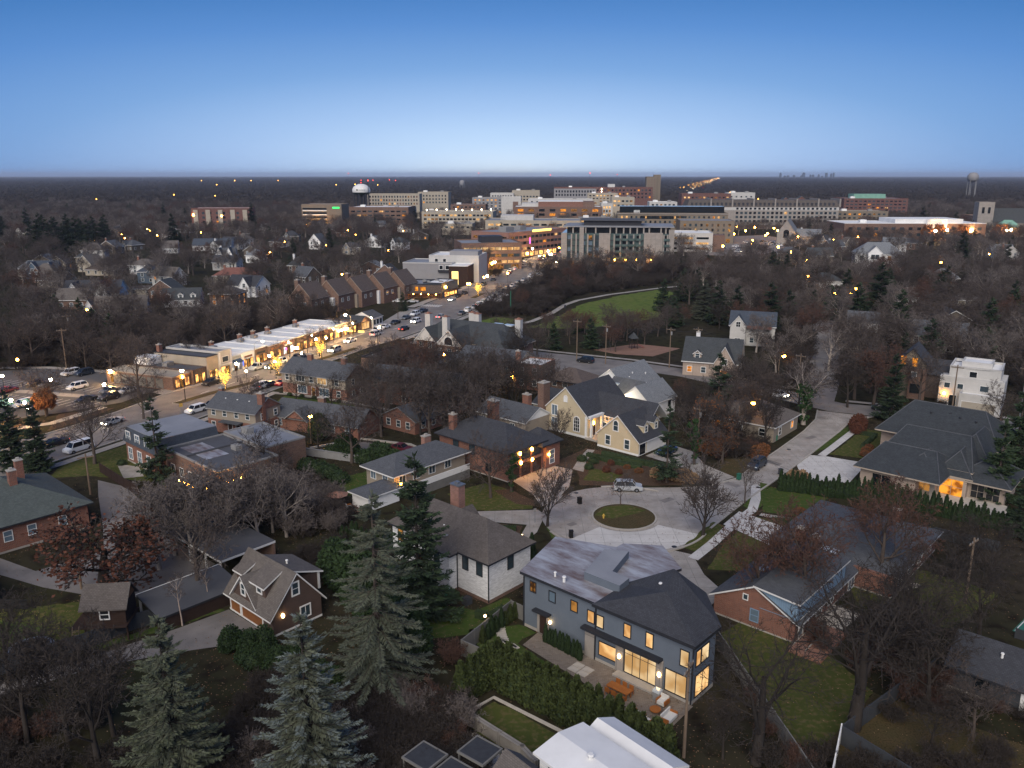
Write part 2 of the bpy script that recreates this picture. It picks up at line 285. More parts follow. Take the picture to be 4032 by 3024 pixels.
# ---------------------------------------------------------------- labels that say where a thing stands
LM = [(12, 80, 'grey house'), (-8, 95, 'white brick house'), (-28, 88, 'shingled garage'), (30, 95, 'brick bungalow'), (66, 133, 'stone mansion'), (48, 72, 'charcoal house'), (-6, 140, 'black-roofed brick house'), (15, 152, 'cream house'), (24, 175, 'white sided house'), (-16, 130, 'pale sided house'), (-55, 133, 'patched flat roof'), (-55, 160, 'taupe flats'), (-38, 158, 'bungalow flats'), (-43, 187, 'two-chimney flats'), (0, 200, 'bare brick end wall'), (-20, 160, 'small brick bungalow'), (12, 195, 'brown pavilion'), (-12, 225, 'slate-roofed block'), (-85, 195, 'tan-roofed shop'), (-62, 235, 'white shop roofs'), (-65, 320, 'steep townhouses'), (-38, 352, 'dark restaurant'), (-35, 405, 'white office box'), (55, 480, 'glass apartments'), (35, 238, 'playground'), (35, 300, 'park lawn'), (50, 212, 'slate-roofed stone house'), (72, 250, 'white tudor house'), (45, 166, 'grey hip bungalow'), (93, 190, 'tall tan house'), (102, 180, 'white stucco house'), (85, 230, 'side street'), (125, 245, 'metal-ridged house'), (198, 458, 'tall white house'), (210, 625, 'grey stone church'), (-170, 340, 'white farmhouse'), (-140, 292, 'dormered shingle house'), (-234, 415, 'slate-blue house'), (-212, 430, 'brown-roofed bungalow'), (-130, 322, 'gambrel cottage'), (-112, 325, 'orange-windowed house'), (-115, 355, 'dark crossed roofs'), (-131, 397, 'pink roof'), (-168, 488, 'twin-gabled house'), (-204, 570, 'toothed-eaved house'), (-265, 770, 'four-storey brick block'), (-185, 830, 'green-signed deck'), (-137, 875, 'water tower'), (-52, 815, 'lit parking deck'), (-110, 190, 'car park'), (-80, 115, 'green-grey hip roof'), (-50, 100, 'paved yard'), (-46, 82, 'playhouse'), (270, 655, 'white-roofed hall')]
USED = set()
def ulabel(pre, x, y):
    L = sorted(LM, key=lambda q: (q[0] - x) ** 2 + (q[1] - y) ** 2)
    for wd in ('', 'second ', 'third ', 'fourth '):
        for lx, ly, nm in L[:6 if wd else 4]:
            dx, dy = x - lx, y - ly; rel = ('left of' if dx < 0 else 'right of') if abs(dx) > abs(dy) * .7 else ('behind' if dy > 0 else 'in front of'); s = wd + pre + ' ' + rel + ' the ' + nm
            if s not in USED: USED.add(s); return s
    return pre
# ================================================================ buildings
WC = {}; BOC = []
def win_mesh(w, h, nx, ny, fw, arch=False):
    k = (round(w, 2), round(h, 2), nx, ny, fw, arch)
    if k in WC: return WC[k]
    g = MB(); f = MB(); d = .09
    if arch:
        pts = [(0, 0), (w, 0)] + [(w / 2 + w / 2 * math.cos(R(t)), h - w / 2 + w / 2 * math.sin(R(t))) for t in range(0, 181, 20)]
        g.poly([(p[0], -.03, p[1]) for p in pts]); n = len(pts); c = (w / 2, h * .5)
        for i in range(n):
            a, b = pts[i], pts[(i + 1) % n]; e = lambda p: (c[0] + (p[0] - c[0]) * (1 + 2 * fw / w), c[1] + (p[1] - c[1]) * (1 + 2 * fw / h)); A, B = e(a), e(b)
            f.poly([(A[0], -d, A[1]), (B[0], -d, B[1]), (b[0], -d, b[1]), (a[0], -d, a[1])]); f.poly([(a[0], -d, a[1]), (b[0], -d, b[1]), (b[0], 0, b[1]), (a[0], 0, a[1])]); f.poly([(B[0], -d, B[1]), (A[0], -d, A[1]), (A[0], 0, A[1]), (B[0], 0, B[1])])
    else:
        g.poly([(0, -.03, 0), (w, -.03, 0), (w, -.03, h), (0, -.03, h)])
        f.box(-fw, -d, -fw, w + fw, 0.02, 0); f.box(-fw, -d, h, w + fw, .02, h + fw); f.box(-fw, -d, 0, 0, .02, h); f.box(w, -d, 0, w + fw, .02, h)
    t = .03
    for i in range(1, nx): f.box(w * i / nx - t, -.07, 0, w * i / nx + t, -.02, h)
    for j in range(1, ny): f.box(0, -.065, h * j / ny - t, w, -.025, h * j / ny + t)
    WC[k] = (g, f, {}); return WC[k]
class Bld:
    def __init__(s, name, label, cat, x, y, ang, group=None, z=0):
        s.a = R(ang); s.x = x; s.y = y; s.root = thing(name, label, cat, x, y, s.a, z, group); s.nw = 0
    def w(s, lx, ly): c, q = math.cos(s.a), math.sin(s.a); return (s.x + lx * c - ly * q, s.y + lx * q + ly * c)
    def add(s, name, mb, mats, parent=None, smooth=False): return mb.build(name, mats, parent or s.root, smooth=smooth)
    def occ(s, x0, y0, x1, y1, mg=1.0): BOC.append([s.w(x0, y0), s.w(x1, y0), s.w(x1, y1), s.w(x0, y1)]); occ([s.w(x0 - mg, y0 - mg), s.w(x1 + mg, y0 - mg), s.w(x1 + mg, y1 + mg), s.w(x0 - mg, y1 + mg)])
    def walls(s, x0, y0, x1, y1, z0, z1, m, base=None, bm=None, name='wall'):
        mb = MB(); zb = z0 + (base or 0); mb.box(x0, y0, zb, x1, y1, z1); s.occ(x0, y0, x1, y1)
        o = s.add(name, mb, m)
        if base: b2 = MB(); b2.box(x0 - .02, y0 - .02, z0, x1 + .02, y1 + .02, zb); s.add('foundation' if base < 1 else 'lower_wall', b2, bm)
        return o
    def hip(s, x0, y0, x1, y1, z, h, ov=.5, m='roof_charcoal', tr='trim_white', t=.22, name='roof', er=None, cap=False):
        x0 -= ov; y0 -= ov; x1 += ov; y1 += ov; W = x1 - x0; D = y1 - y0; mb = MB(); k = er or min(W, D) / 2
        if W >= D: a, b = (x0 + k, (y0 + y1) / 2, z + h), (x1 - k, (y0 + y1) / 2, z + h); F = [[(x0, y0, z), (x1, y0, z), b, a], [(x1, y0, z), (x1, y1, z), b], [(x1, y1, z), (x0, y1, z), a, b], [(x0, y1, z), (x0, y0, z), a]]
        else: a, b = ((x0 + x1) / 2, y0 + k, z + h), ((x0 + x1) / 2, y1 - k, z + h); F = [[(x0, y0, z), (x1, y0, z), a], [(x1, y0, z), (x1, y1, z), b, a], [(x1, y1, z), (x0, y1, z), b], [(x0, y1, z), (x0, y0, z), a, b]]
        for f in F:
            if len(f) == 4 and abs(f[2][0] - f[3][0]) + abs(f[2][1] - f[3][1]) < .01: f = f[:3]
            mb.poly(f, 0)
        c = [(x0, y0), (x1, y0), (x1, y1), (x0, y1)]
        for i in range(4): p, q = c[i], c[(i + 1) % 4]; mb.poly([(*p, z - t), (*q, z - t), (*q, z), (*p, z)], 1)
        mb.poly([(*p, z - t) for p in reversed(c)], 1)
        if cap:
            mb.tube(a, b, .1, .1, 5, 2)
            for p in c: mb.tube((*p, z), a if math.dist(p, a[:2]) < math.dist(p, b[:2]) else b, .09, .09, 5, 2)
        return s.add(name, mb, [m, tr, 'roof_grey'])
    def gable(s, x0, y0, x1, y1, z, h, axis='x', ov=.4, rake=.35, m='roof_charcoal', tr='trim_white', wm=None, t=.2, name='roof'):
        mb = MB(); g = MB()
        if axis == 'x':
            c = (y0 + y1) / 2; sl = h / (c - y0); zo = z - ov * sl; X0, X1 = x0 - rake, x1 + rake
            mb.slab([(X0, y0 - ov, zo), (X1, y0 - ov, zo), (X1, c, z + h), (X0, c, z + h)], t); mb.slab([(X1, y1 + ov, zo), (X0, y1 + ov, zo), (X0, c, z + h), (X1, c, z + h)], t)
            for X, sg in ((x0, -1), (x1, 1)):
                P = [(X, y0, z - .02), (X, y1, z - .02), (X, c, z + h - t)]; g.poly(P if sg > 0 else P[::-1])
        else:
            c = (x0 + x1) / 2; sl = h / (c - x0); zo = z - ov * sl; Y0, Y1 = y0 - rake, y1 + rake
            mb.slab([(x0 - ov, Y1, zo), (x0 - ov, Y0, zo), (c, Y0, z + h), (c, Y1, z + h)], t); mb.slab([(x1 + ov, Y0, zo), (x1 + ov, Y1, zo), (c, Y1, z + h), (c, Y0, z + h)], t)
            for Y, sg in ((y0, -1), (y1, 1)):
                P = [(x1, Y, z - .02), (x0, Y, z - .02), (c, Y, z + h - t)]; g.poly(P[::-1] if sg < 0 else P)
        if wm:
            for q in g.f: h_ = MB(); h_.poly([g.v[i] for i in q]); s.add('gable_wall', h_, wm)
        return s.add(name, mb, [m, tr])
    def flat(s, x0, y0, x1, y1, z, m='membrane_grey', wm='trim_grey', ph=.5, pw=.3, name='roof', cap=None):
        mb = MB(); mb.poly([(x0 + pw, y0 + pw, z + .05), (x1 - pw, y0 + pw, z + .05), (x1 - pw, y1 - pw, z + .05), (x0 + pw, y1 - pw, z + .05)]); r = s.add(name, mb, m)
        p = MB(); k = .03
        p.box(x0 - k, y0 - k, z - .02, x1 + k, y0 + pw, z + ph); p.box(x0 - k, y1 - pw, z - .02, x1 + k, y1 + k, z + ph); p.box(x0 - k, y0 + pw, z - .02, x0 + pw, y1 - pw, z + ph); p.box(x1 - pw, y0 + pw, z - .02, x1 + k, y1 - pw, z + ph); s.add('parapet', p, wm)
        return r
    def box(s, name, x0, y0, z0, x1, y1, z1, m, parent=None): mb = MB(); mb.box(x0, y0, z0, x1, y1, z1); return s.add(name, mb, m, parent)
    def win(s, face, u, z, w, h, pane='glass', frame='trim_white', nx=1, ny=1, fw=.09, arch=False, name='window', fr=True, out=0):
        """face = (ax, ay, bx, by) wall line seen left to right from outside; u metres from a"""
        ax, ay, bx, by = face; L = math.hypot(bx - ax, by - ay); dx, dy = (bx - ax) / L, (by - ay) / L
        g, f, c = win_mesh(w, h, nx, ny, fw, arch)
        if pane not in c: c[pane] = g.mesh(name, pane)
        o = ob(name, c[pane], s.root, (ax + dx * u + dy * out, ay + dy * u - dx * out, z), math.atan2(dy, dx))
        if fr:
            k = ('f', frame)
            if k not in c: c[k] = f.mesh('frame', frame)
            ob('frame', c[k], o)
        s.nw += 1; return o
    def row(s, face, us, z, w, h, **k):
        for u in us: s.win(face, u, z, w, h, **k)
    def grid(s, face, n, zs, w, h, mg=1.5, lit=0, seed=1, panes=('glass',), litp=('lit_dim', 'lit_orange', 'lit'), **k):
        L = math.hypot(face[2] - face[0], face[3] - face[1]); rg = random.Random(seed)
        for z in zs:
            for i in range(n):
                u = mg + (L - 2 * mg) * (i + .5) / n - w / 2
                s.win(face, u, z, w, h, pane=rg.choice(litp) if rg.random() < lit else rg.choice(panes), **k)
    def door(s, face, u, w=1, h=2.1, m='dark_wood', frame='trim_white', z=0, name='door'):
        o = s.win(face, u, z + .03, w, h, pane=m, frame=frame, name=name)
        ax, ay, bx, by = face; return o
    def chimney(s, x, y, z0, z1, w=.9, d=.7, m='red_brick', cap='curb', name='chimney'):
        mb = MB(); mb.box(x - w / 2, y - d / 2, z0, x + w / 2, y + d / 2, z1 - .15); o = s.add(name, mb, m); c = MB(); c.box(x - w / 2 - .08, y - d / 2 - .08, z1 - .15, x + w / 2 + .08, y + d / 2 + .08, z1); c.box(x - w * .2, y - d * .2, z1, x + w * .2, y + d * .2, z1 + .3); s.add('cap', c, cap, o); return o
    def vent(s, x, y, z, h=.5, r=.12, m='trim_white'):
        mb = MB(); mb.tube((x, y, z), (x, y, z + h), r, r, 8); mb.tube((x, y, z + h), (x, y, z + h + .1), r * 1.5, r * 1.1, 8); return s.add('vent_pipe', mb, m)
    def unit(s, x, y, z, w=2, d=1.4, h=1.1, m='trim_grey', name='rooftop_unit'):
        mb = MB(); mb.box(x, y, z, x + w, y + d, z + h); mb.tube((x + w * .5, y + d * .5, z + h), (x + w * .5, y + d * .5, z + h + .15), min(w, d) * .35, min(w, d) * .35, 10); mb.box(x - .05, y - .05, z + h * .45, x + w + .05, y + d + .05, z + h * .55); return s.add(name, mb, m)
    def lampw(s, x, y, z, r=.16, m='globe_soft', name='wall_lamp'):
        mb = MB(); mb.ball((x, y, z), r, 0, 8, 6, 1.4); return s.add(name, mb, m)
def SF(x0, y0, x1, y1): return (x0, y0, x1, y0)
def EF(x0, y0, x1, y1): return (x1, y0, x1, y1)
def NF(x0, y0, x1, y1): return (x1, y1, x0, y1)
def WF(x0, y0, x1, y1): return (x0, y1, x0, y0)
# ================================================================ ground, roads, paths
def T(lx, ly): c, q = math.cos(R(68)), math.sin(R(68)); return (-79.7 + lx * c - ly * q, 194.6 + lx * q + ly * c)
g = MB(); g.poly([(-24000, -1500, 0), (24000, -1500, 0), (24000, 32000, 0), (-24000, 32000, 0)]); tag(g.build('ground', 'ground'), kind='structure')
# main street
near = [(-93, 118), (-82.5, 139.6), (-76.5, 152.3), (-66.5, 167), (-57.5, 190), T(30, -22), T(36, -17), T(57, -16.4), (-36.4, 253.9), (-19.7, 293), (-11.9, 317), (15.6, 432.8), (40.8, 507.8), (75, 600)]
far = [(-112, 130), (-93.5, 155.1), (-90.5, 161), (-86, 172), T(-8, -1), T(15.7, -4.2), T(40, -4.6), T(69, -4), T(94, -3), (-37, 315), (-25, 359.8), (-10.5, 405.5), (11, 504.6), (43, 600)]
sheet('street', near + far[::-1], .03, 'asphalt', 'asphalt main street with parked cars and warm lamp light')
ribbon('kerb', near, .3, .0, 'curb', .17); ribbon('kerb', far, .3, .0, 'curb', .17)
ribbon('shop_pavement', [T(-8, 1.2), T(15.7, -2.0), T(40, -2.4), T(69, -1.8), T(94, -.8), (-39.2, 315)], 4.2, .13, 'concrete')
ribbon('pavement', [(-39.5, 318), (-27, 360), (-12.6, 406), (9, 505), (41, 601)], 3.4, .13, 'concrete')
ribbon('pavement', [(-95, 114), (-80.5, 138.6), (-74.5, 151.3), (-64.6, 166.2), (-55.9, 189)], 2.0, .13, 'concrete')
ribbon('pavement', [(-34, 253.5), (-17.5, 293), (-9.8, 317), (17.6, 432.5)], 2.4, .13, 'concrete')
def island(name, pts, m, z=.16):
    mb = MB(); mb.prism(pts if sum(pts[i][0] * pts[(i + 1) % len(pts)][1] - pts[(i + 1) % len(pts)][0] * pts[i][1] for i in range(len(pts))) > 0 else pts[::-1], 0, z, 1, 0); tag(mb.build(name, [m, 'curb']), kind='structure'); occ(pts)
def strip(line, wd):
    L = []; Q = []
    for i in range(len(line)):
        a = Vector(line[max(i - 1, 0)]); b = Vector(line[min(i + 1, len(line) - 1)]); d = (b - a).normalized(); q = Vector((-d.y, d.x)) * wd / 2; p = Vector(line[i]); L.append(tuple(p + q)); Q.append(tuple(p - q))
    return L + Q[::-1]
island('street_median', strip([(-75.6, 178.8), (-70.6, 188.3), (-67.2, 193.4), (-62.2, 201)], 2.2), 'leaves')
island('street_median', strip([(-60.2, 205), (-56.5, 214)], 2.2), 'leaves')
island('street_median', strip([(-53.9, 224), (-51, 229.5), (-46.3, 240)], 2.2), 'leaves')
island('street_median', strip([(-16.5, 342), (-12.5, 357)], 2.4), 'leaves')
dash = MB()
for lx in range(-40, 100, 9):
    for ly in (-8.5,) + ((-18.5,) if lx < 30 else ()):
        a = T(lx, ly); b = T(lx + 3, ly); c = T(lx + 3, ly + .2); d = T(lx, ly + .2); dash.poly([(*d, 0), (*a, 0), (*b, 0), (*c, 0)][::1])
for k in range(9):
    x, y = -37 + k * .95, 322 + k * -.32; dash.poly([(x, y, 0), (x + .5, y - .17, 0), (x + 2.0, y + 4.4, 0), (x + 1.5, y + 4.6, 0)])
tag(dash.build('road_marking', 'paint_white', None, (0, 0, .037)), kind='structure')
# car park beside the shops
lot = [(-175, 185), (-140, 209), (-126, 214), (-103, 208), (-101.5, 199), (-85.5, 191.5), (-88.5, 180), (-96.5, 172.6), (-107, 165.5), (-128, 150), (-175, 140)]
sheet('car_park', lot, .026, 'asphalt_dark', 'car park left of the shops with lamp posts and marked bays')
ribbon('car_park_path', [(-140, 196.5), (-119.5, 190.4), (-106, 186.8), (-93, 183.5)], 2.6, .1, 'concrete')
ribbon('car_park_path', [(-150, 214), (-124, 214.6), (-104, 209.4)], 2.4, .1, 'concrete')
bay = MB()
for k in range(22):
    for (sx, sy) in ((-136, 199.0), (-137.5, 187.5)):
        x = sx + k * 2.0; y = sy - k * .56; d = Vector((.42, .9)); p = Vector((x, y)); q = p + d * 5; n_ = Vector((.08, -.03)); bay.poly([(p.x - n_.x, p.y - n_.y, 0), (p.x + n_.x, p.y + n_.y, 0), (q.x + n_.x, q.y + n_.y, 0), (q.x - n_.x, q.y - n_.y, 0)])
tag(bay.build('bay_marking', 'paint_white', None, (0, 0, .033)), kind='structure')
sheet('planting_bed', [(-97.8, 170.6), (-93.5, 158.5), (-89.5, 167), (-88, 175.5)], .05, 'mulch'); sheet('planting_bed', [(-112, 160), (-104, 154), (-96, 158), (-98, 166), (-105, 163.5)], .05, 'mulch')
ribbon('pavement', [(-122, 143), (-104, 157.5), (-95.5, 163.5), (-90.5, 176)], 2.2, .13, 'concrete')
# cul-de-sac: ring road, island, new concrete sector
CX, CY = 16.9, 115.5
sheet('ring_road', arc(CX, CY, 12.4, 0, 360, 48)[:-1], .03, 'concrete_road', 'concrete turning circle at the end of the lane')
new = arc(CX, CY, 11.9, 222, 328, 22) + arc(CX, CY, 5.2, 328, 222, 22); sheet('new_concrete', new, .036, 'concrete_new', nooc=True)
isl = MB(); isl.prism(arc(CX, CY, 4.9, 0, 360, 40)[:-1], 0, .17, 0, 0); o = tag(isl.build('kerb_ring', 'curb'), kind='structure')
isl = MB(); isl.prism(arc(CX, CY, 4.62, 0, 360, 40)[:-1], 0, .21, 0, 0); tag(isl.build('island_lawn', 'leaves'), 'round island of leaf-strewn grass in the turning circle', kind='structure')
isl = MB(); isl.poly([(x, y, 0) for x, y in [(CX - 4.4, CY + .3), (CX - 2, CY - 1), (CX + 1.5, CY + .6), (CX + 3.6, CY + 2), (CX + 1, CY + 4.2), (CX - 2.6, CY + 3.5)]]); tag(isl.build('island_grass', 'lawn', None, (0, 0, .216)), kind='structure')
# the lane up to the right and the cross street
lane_l = [(20, 127.5), (27, 127.6), (33, 128.5), (38.3, 131.7), (41.6, 136.1), (51, 148.1), (58.6, 158.1), (64, 166.5), (66.9, 173.5)]
lane_r = [(26.5, 107.5), (28.9, 111.2), (33.1, 116.8), (37, 121.9), (40.9, 126.6), (44, 130.3), (53.8, 142.6), (65.8, 158.1), (71, 165.4), (77, 168.5)]
sheet('lane', lane_l + lane_r[::-1], .032, 'concrete_road', 'concrete lane leading up to the cross street')
ribbon('kerb', arc(CX, CY, 12.5, 56, 100, 10) , .3, 0, 'curb', .17); ribbon('kerb', arc(CX, CY, 12.5, 205, 330, 30), .3, 0, 'curb', .17); ribbon('kerb', lane_l[2:], .3, 0, 'curb', .17); ribbon('kerb', lane_r[1:], .3, 0, 'curb', .17)
for q in (arc(CX, CY, 12.1, 205, 330, 30), arc(CX, CY, 12.1, 56, 100, 10), arc(CX, CY, 5.2, 0, 360, 40)): ribbon('gutter', q, .5, .042, 'concrete', oc=False)
for x, y, a, c in ((24, 121, 2.4, 1.2), (9, 122, 1.6, 2.2), (30.5, 122, 3, 1.4), (47, 138, 1.6, 3), (58, 153, 2.6, 1.2), (37, 127.5, 1.2, 2.6), (8.6, 112, 1.4, 1.0)): sheet('repair_patch', [(x, y), (x + a * .8, y + a * .6), (x + a * .8 - c * .6, y + a * .6 + c * .8), (x - c * .6, y + c * .8)], .039, 'asphalt', nooc=True)
for x, y in ((10.4, 125.2), (22.5, 105.2), (40.6, 127.6), (52, 147)): mb = MB(); mb.tube((0, 0, 0), (0, 0, .02), .38, .38, 14); tag(mb.build('manhole_cover', 'dark_metal', None, (x, y, .04)), 'round iron cover set in the pale lane paving', 'manhole cover', 'iron covers in the lane')
cross = [(-30, 252), (9.6, 229.5), (30, 219), (46, 208), (63, 187.5), (72, 176), (84, 171), (110, 158), (150, 138)]
ribbon('cross_street', cross, 8.6, .028, 'asphalt', label='asphalt cross street running behind the houses')
ribbon('pavement', [(x + 3.2, y + 5.4) for x, y in cross[:5]], 1.6, .12, 'concrete'); ribbon('pavement', [(76, 181), (90, 175), (114, 163), (152, 144)], 1.6, .12, 'concrete')
ribbon('side_street', [(69, 181), (80, 205), (95, 245), (108, 280), (140, 350)], 8, .029, 'asphalt', label='side street climbing away through the trees')
sheet('parking_court', [(10, 206), (24, 206), (38, 211), (12, 226), (6, 219)], .024, 'asphalt')
# drives, lawns and paths round the cul-de-sac
sheet('driveway', [(-.2, 131.2), (6.8, 138.6), (10.6, 136), (9.5, 128), (7, 122), (4.6, 119.5), (3.4, 124.5)], .034, 'concrete_road')
sheet('lawn', [(-10.5, 124.8), (-4, 130), (-.5, 126.4), (3.4, 121.6), (3.2, 118.6), (-4, 117.8), (-8, 119)], .02, 'lawn')
sheet('planting_bed', [(-3, 126.4), (-.3, 126.8), (3.5, 121.8), (3.6, 119.6), (.6, 120.6)], .03, 'mulch')
sheet('path', [(-9, 117.3), (4, 118.2), (5, 116.2), (3.6, 110), (2.2, 107.4), (1.0, 107.9), (2.2, 112.6), (-9, 114.8)], .05, 'concrete')
sheet('planting_bed', [(-7, 114.2), (1.6, 112.2), (.4, 107.2), (-2.5, 104.6), (-6, 107)], .03, 'mulch'); sheet('lawn', [(4.6, 113.6), (5.6, 108), (8.6, 105.8), (5.4, 110.8)], .03, 'lawn_green')
sheet('planting_bed', [(7.2, 139.4), (14, 147.8), (17.5, 146), (23, 141.6), (29.5, 137.4), (34, 131.5), (28, 128.6), (20, 128.4), (11.4, 128.6), (11.4, 135.4)], .02, 'mulch')
sheet('path', [(10.6, 136.4), (12.2, 142), (14.2, 147.2), (15.5, 146.6), (13.4, 140.6), (12.4, 135)], .034, 'concrete'); sheet('lawn', [(12, 131), (17, 130), (19, 133.5), (14, 137)], .028, 'lawn')
sheet('driveway', [(24.5, 143.4), (30.5, 149.8), (33.6, 146), (34.4, 138.5), (38, 132.4), (33.2, 128.9), (30.6, 136.6)], .031, 'concrete')
sheet('lawn', [(35.5, 132.5), (38.6, 130.9), (46, 141), (38, 142)], .026, 'leaves')
sheet('verge', [(23.6, 105.2), (29.9, 113.6), (31.2, 112.2), (28.3, 107.3), (25.2, 103.6)], .05, 'lawn')
ribbon('pavement', [(24.3, 101.5), (28.0, 106.2), (32.4, 112.4), (37, 118.2), (38.8, 122.6), (40.4, 128.4)], 1.5, .06, 'concrete_new')
sheet('lawn', [(25.6, 98.5), (29.2, 105.5), (32.6, 110.4), (36.2, 106.4), (30, 98)], .02, 'lawn'); sheet('driveway', [(31.2, 112.8), (34.8, 117.6), (41, 110.6), (36.6, 104.6)], .04, 'concrete_new')
sheet('driveway', [(20.3, 105.2), (24.5, 102.8), (24.8, 97), (26.3, 92), (22.8, 88), (19, 92)], .034, 'concrete')
sheet('verge', [(36.0, 119.8), (41.6, 129.8), (42.9, 129.0), (38.6, 119.2), (36.8, 117.8)], .05, 'lawn_green')
sheet('lawn', [(40.2, 124.6), (42.8, 128), (50.6, 123), (44, 115.5), (38.4, 117.4)], .02, 'lawn_green'); sheet('path', [(38.0, 116.9), (43.8, 114.3), (42.7, 113.1), (37.4, 116)], .05, 'concrete'); sheet('lawn', [(37.2, 115.4), (42.3, 112.6), (40.6, 111.4), (36.5, 114.9)], .024, 'lawn')
sheet('driveway', [(50.6, 138.4), (54.8, 143.8), (57.4, 143.2), (63.6, 139.4), (56.4, 129.6), (49.2, 131.2)], .034, 'concrete_new')
sheet('verge', [(55.6, 145), (66.2, 158.5), (69.4, 162.6), (70.4, 161.6), (59.6, 148)], .04, 'lawn_green'); ribbon('pavement', [(56.8, 143.4), (61, 148.6), (70.8, 161)], 1.4, .06, 'concrete_new'); sheet('lawn', [(58.6, 144.2), (62.2, 148.4), (71.6, 160.2), (76, 156.2), (64, 142)], .02, 'lawn')
sheet('terrace', [(63, 121.6), (74.4, 112.2), (78, 116), (70, 124)], .05, 'flagstone')
# grey house garden
GH = lambda lx, ly: (1.4 + lx * math.cos(R(-42.2)) - ly * math.sin(R(-42.2)), 84.7 + lx * math.sin(R(-42.2)) + ly * math.cos(R(-42.2)))
sheet('lawn', [GH(-.5, -.3), GH(2, -.3), GH(2, -3.3), GH(13, -5.2), GH(13, -6.6), GH(-1, -6.6), GH(-4, -5)], .02, 'lawn_green')
sheet('terrace', [GH(2.2, -.2), GH(22, -.2), GH(22.2, -6.4), GH(13, -6.3), GH(13, -4.4), GH(2.6, -3.2)], .05, 'paver', 'paved terrace behind the grey house')
for i in range(13):
    t = i / 12; lx = -1.7 + 3.9 * t; ly = -2.2 - 1.9 * math.sin(t * math.pi * .62); mb = MB(); mb.box(-.55, -.2, 0, .55, .2, .08); o = mb.build('stepping_stone', 'flagstone', None, (*GH(lx, ly), .02), R(-42 + 75 - 85 * t)); tag(o, 'pale slab, one of the curved row crossing the lawn beside the grey house', 'stone', 'stepping stones beside the grey house')
for i in range(2):
    for j in range(2): mb = MB(); mb.box(-.55, -.4, 0, .55, .4, .09); o = mb.build('stepping_stone', 'flagstone', None, (*GH(9.6 + i * 1.2, -2.2 - j * .9), .03), R(-42.2)); tag(o, 'pale slab in the square of four on the grey house terrace', 'stone', 'pale slabs on the terrace')
sheet('lawn', [(-10.5, 90), (-4.5, 88), (-.6, 91), (1.0, 89), (-1.5, 83), (-9, 82)], .02, 'lawn_green'); sheet('path', [(-12, 96), (-3, 89.6), (-2, 90.6), (-9, 97.6)], .03, 'mulch')
sheet('lawn', [(-5, 67.6), (-1.7, 70.6), (4.6, 65.4), (1, 62.2)], .02, 'lawn'); ribbon('garden_edging', [(-5.4, 67.8), (-1.8, 71.2), (4.9, 65.8)], .35, 0, 'flagstone', .12)
# left side: garage drive, lawns, court
sheet('driveway', [(-33.6, 88.2), (-27.9, 83.2), (-31, 80.6), (-36, 79.2), (-43.5, 76.4), (-52, 70.5), (-54, 72), (-44.5, 78.8), (-38, 84)], .034, 'asphalt', 'curving drive of the shingled garage')
sheet('lawn', [(-41.5, 83.8), (-35.2, 88.6), (-34, 88), (-39, 84), (-45.2, 79.6), (-46, 80.2)], .02, 'lawn_green')
sheet('lawn', [(-75, 90), (-58, 88.6), (-50.5, 90.5), (-44.5, 84.6), (-48, 79.5), (-58, 76), (-75, 78)], .02, 'lawn'); sheet('lawn', [(-75, 87), (-58, 85.5), (-52.5, 84), (-54, 79.5), (-62, 78), (-75, 80)], .026, 'lawn_green')
sheet('yard', [(-75, 101), (-58.6, 93.6), (-52, 91.6), (-46.2, 91), (-39.3, 100), (-49, 108), (-57, 120), (-64, 128), (-70, 131), (-66.5, 124), (-60, 112), (-56, 104), (-62, 98), (-75, 105)], .024, 'asphalt', 'paved yard behind the brick flats')
sheet('lawn', [(-80, 138.4), (-73.6, 150), (-70, 144), (-60, 130), (-66, 131.5), (-72, 133), (-79, 132)], .02, 'lawn'); sheet('path', [(-70.5, 139), (-66, 131.8), (-63, 132.8), (-66, 137.6)], .03, 'concrete')
sheet('lawn', [(-53, 186), (-36, 178.6), (-30, 172), (-44, 171.6), (-54, 180)], .02, 'lawn_green'); ribbon('path', [(-56, 188), (-52, 187.2), (-36, 179.6), (-27, 174)], 1.1, .04, 'concrete')
sheet('lawn', [(-28, 133), (-22, 138), (-19, 139.6), (-26, 124), (-30, 122)], .02, 'lawn_green')
sheet('parking_court', [(-30, 152), (-20, 148.6), (-16, 143.6), (-22, 140.6), (-38, 146)], .024, 'asphalt'); ribbon('kerb', [(-38, 147.5), (-29.5, 153.2), (-19.4, 149.6), (-14.8, 144)], .5, 0, 'curb', .3)
# right side gardens
sheet('lawn', [(23, 82.5), (27, 86), (34, 79), (36, 72), (27.5, 63), (24.5, 66)], .018, 'lawn'); sheet('leaf_litter', [(27, 63), (36, 72), (44, 66), (54, 58), (40, 52)], .022, 'leaves')
sheet('lawn', [(44, 101), (54, 98), (60, 92), (50, 84), (41, 88)], .018, 'lawn'); sheet('patio', [(35, 86), (38.5, 89.5), (41, 87), (37, 83.2)], .04, 'flagstone'); sheet('patio', [(43.5, 97.5), (48.5, 99), (51.5, 94), (46, 91.5)], .04, 'flagstone')
tc_ = sheet('court', [(56.6, 83.5), (62.5, 88.8), (69, 82), (62, 75.5)], .03, 'court_green', 'green sports court with white lines at the right edge'); ml = MB()
for a, b in (((56.9, 83.5), (62.5, 88.5)), ((57, 83.4), (62, 76))):
    a = Vector(a); b = Vector(b); d = (b - a).normalized(); q = Vector((-d.y, d.x)) * .06; ml.poly([(*(a - q), 0), (*(b - q), 0), (*(b + q), 0), (*(a + q), 0)])
ml.build('court_line', 'paint_white', tc_, (0, 0, .01))
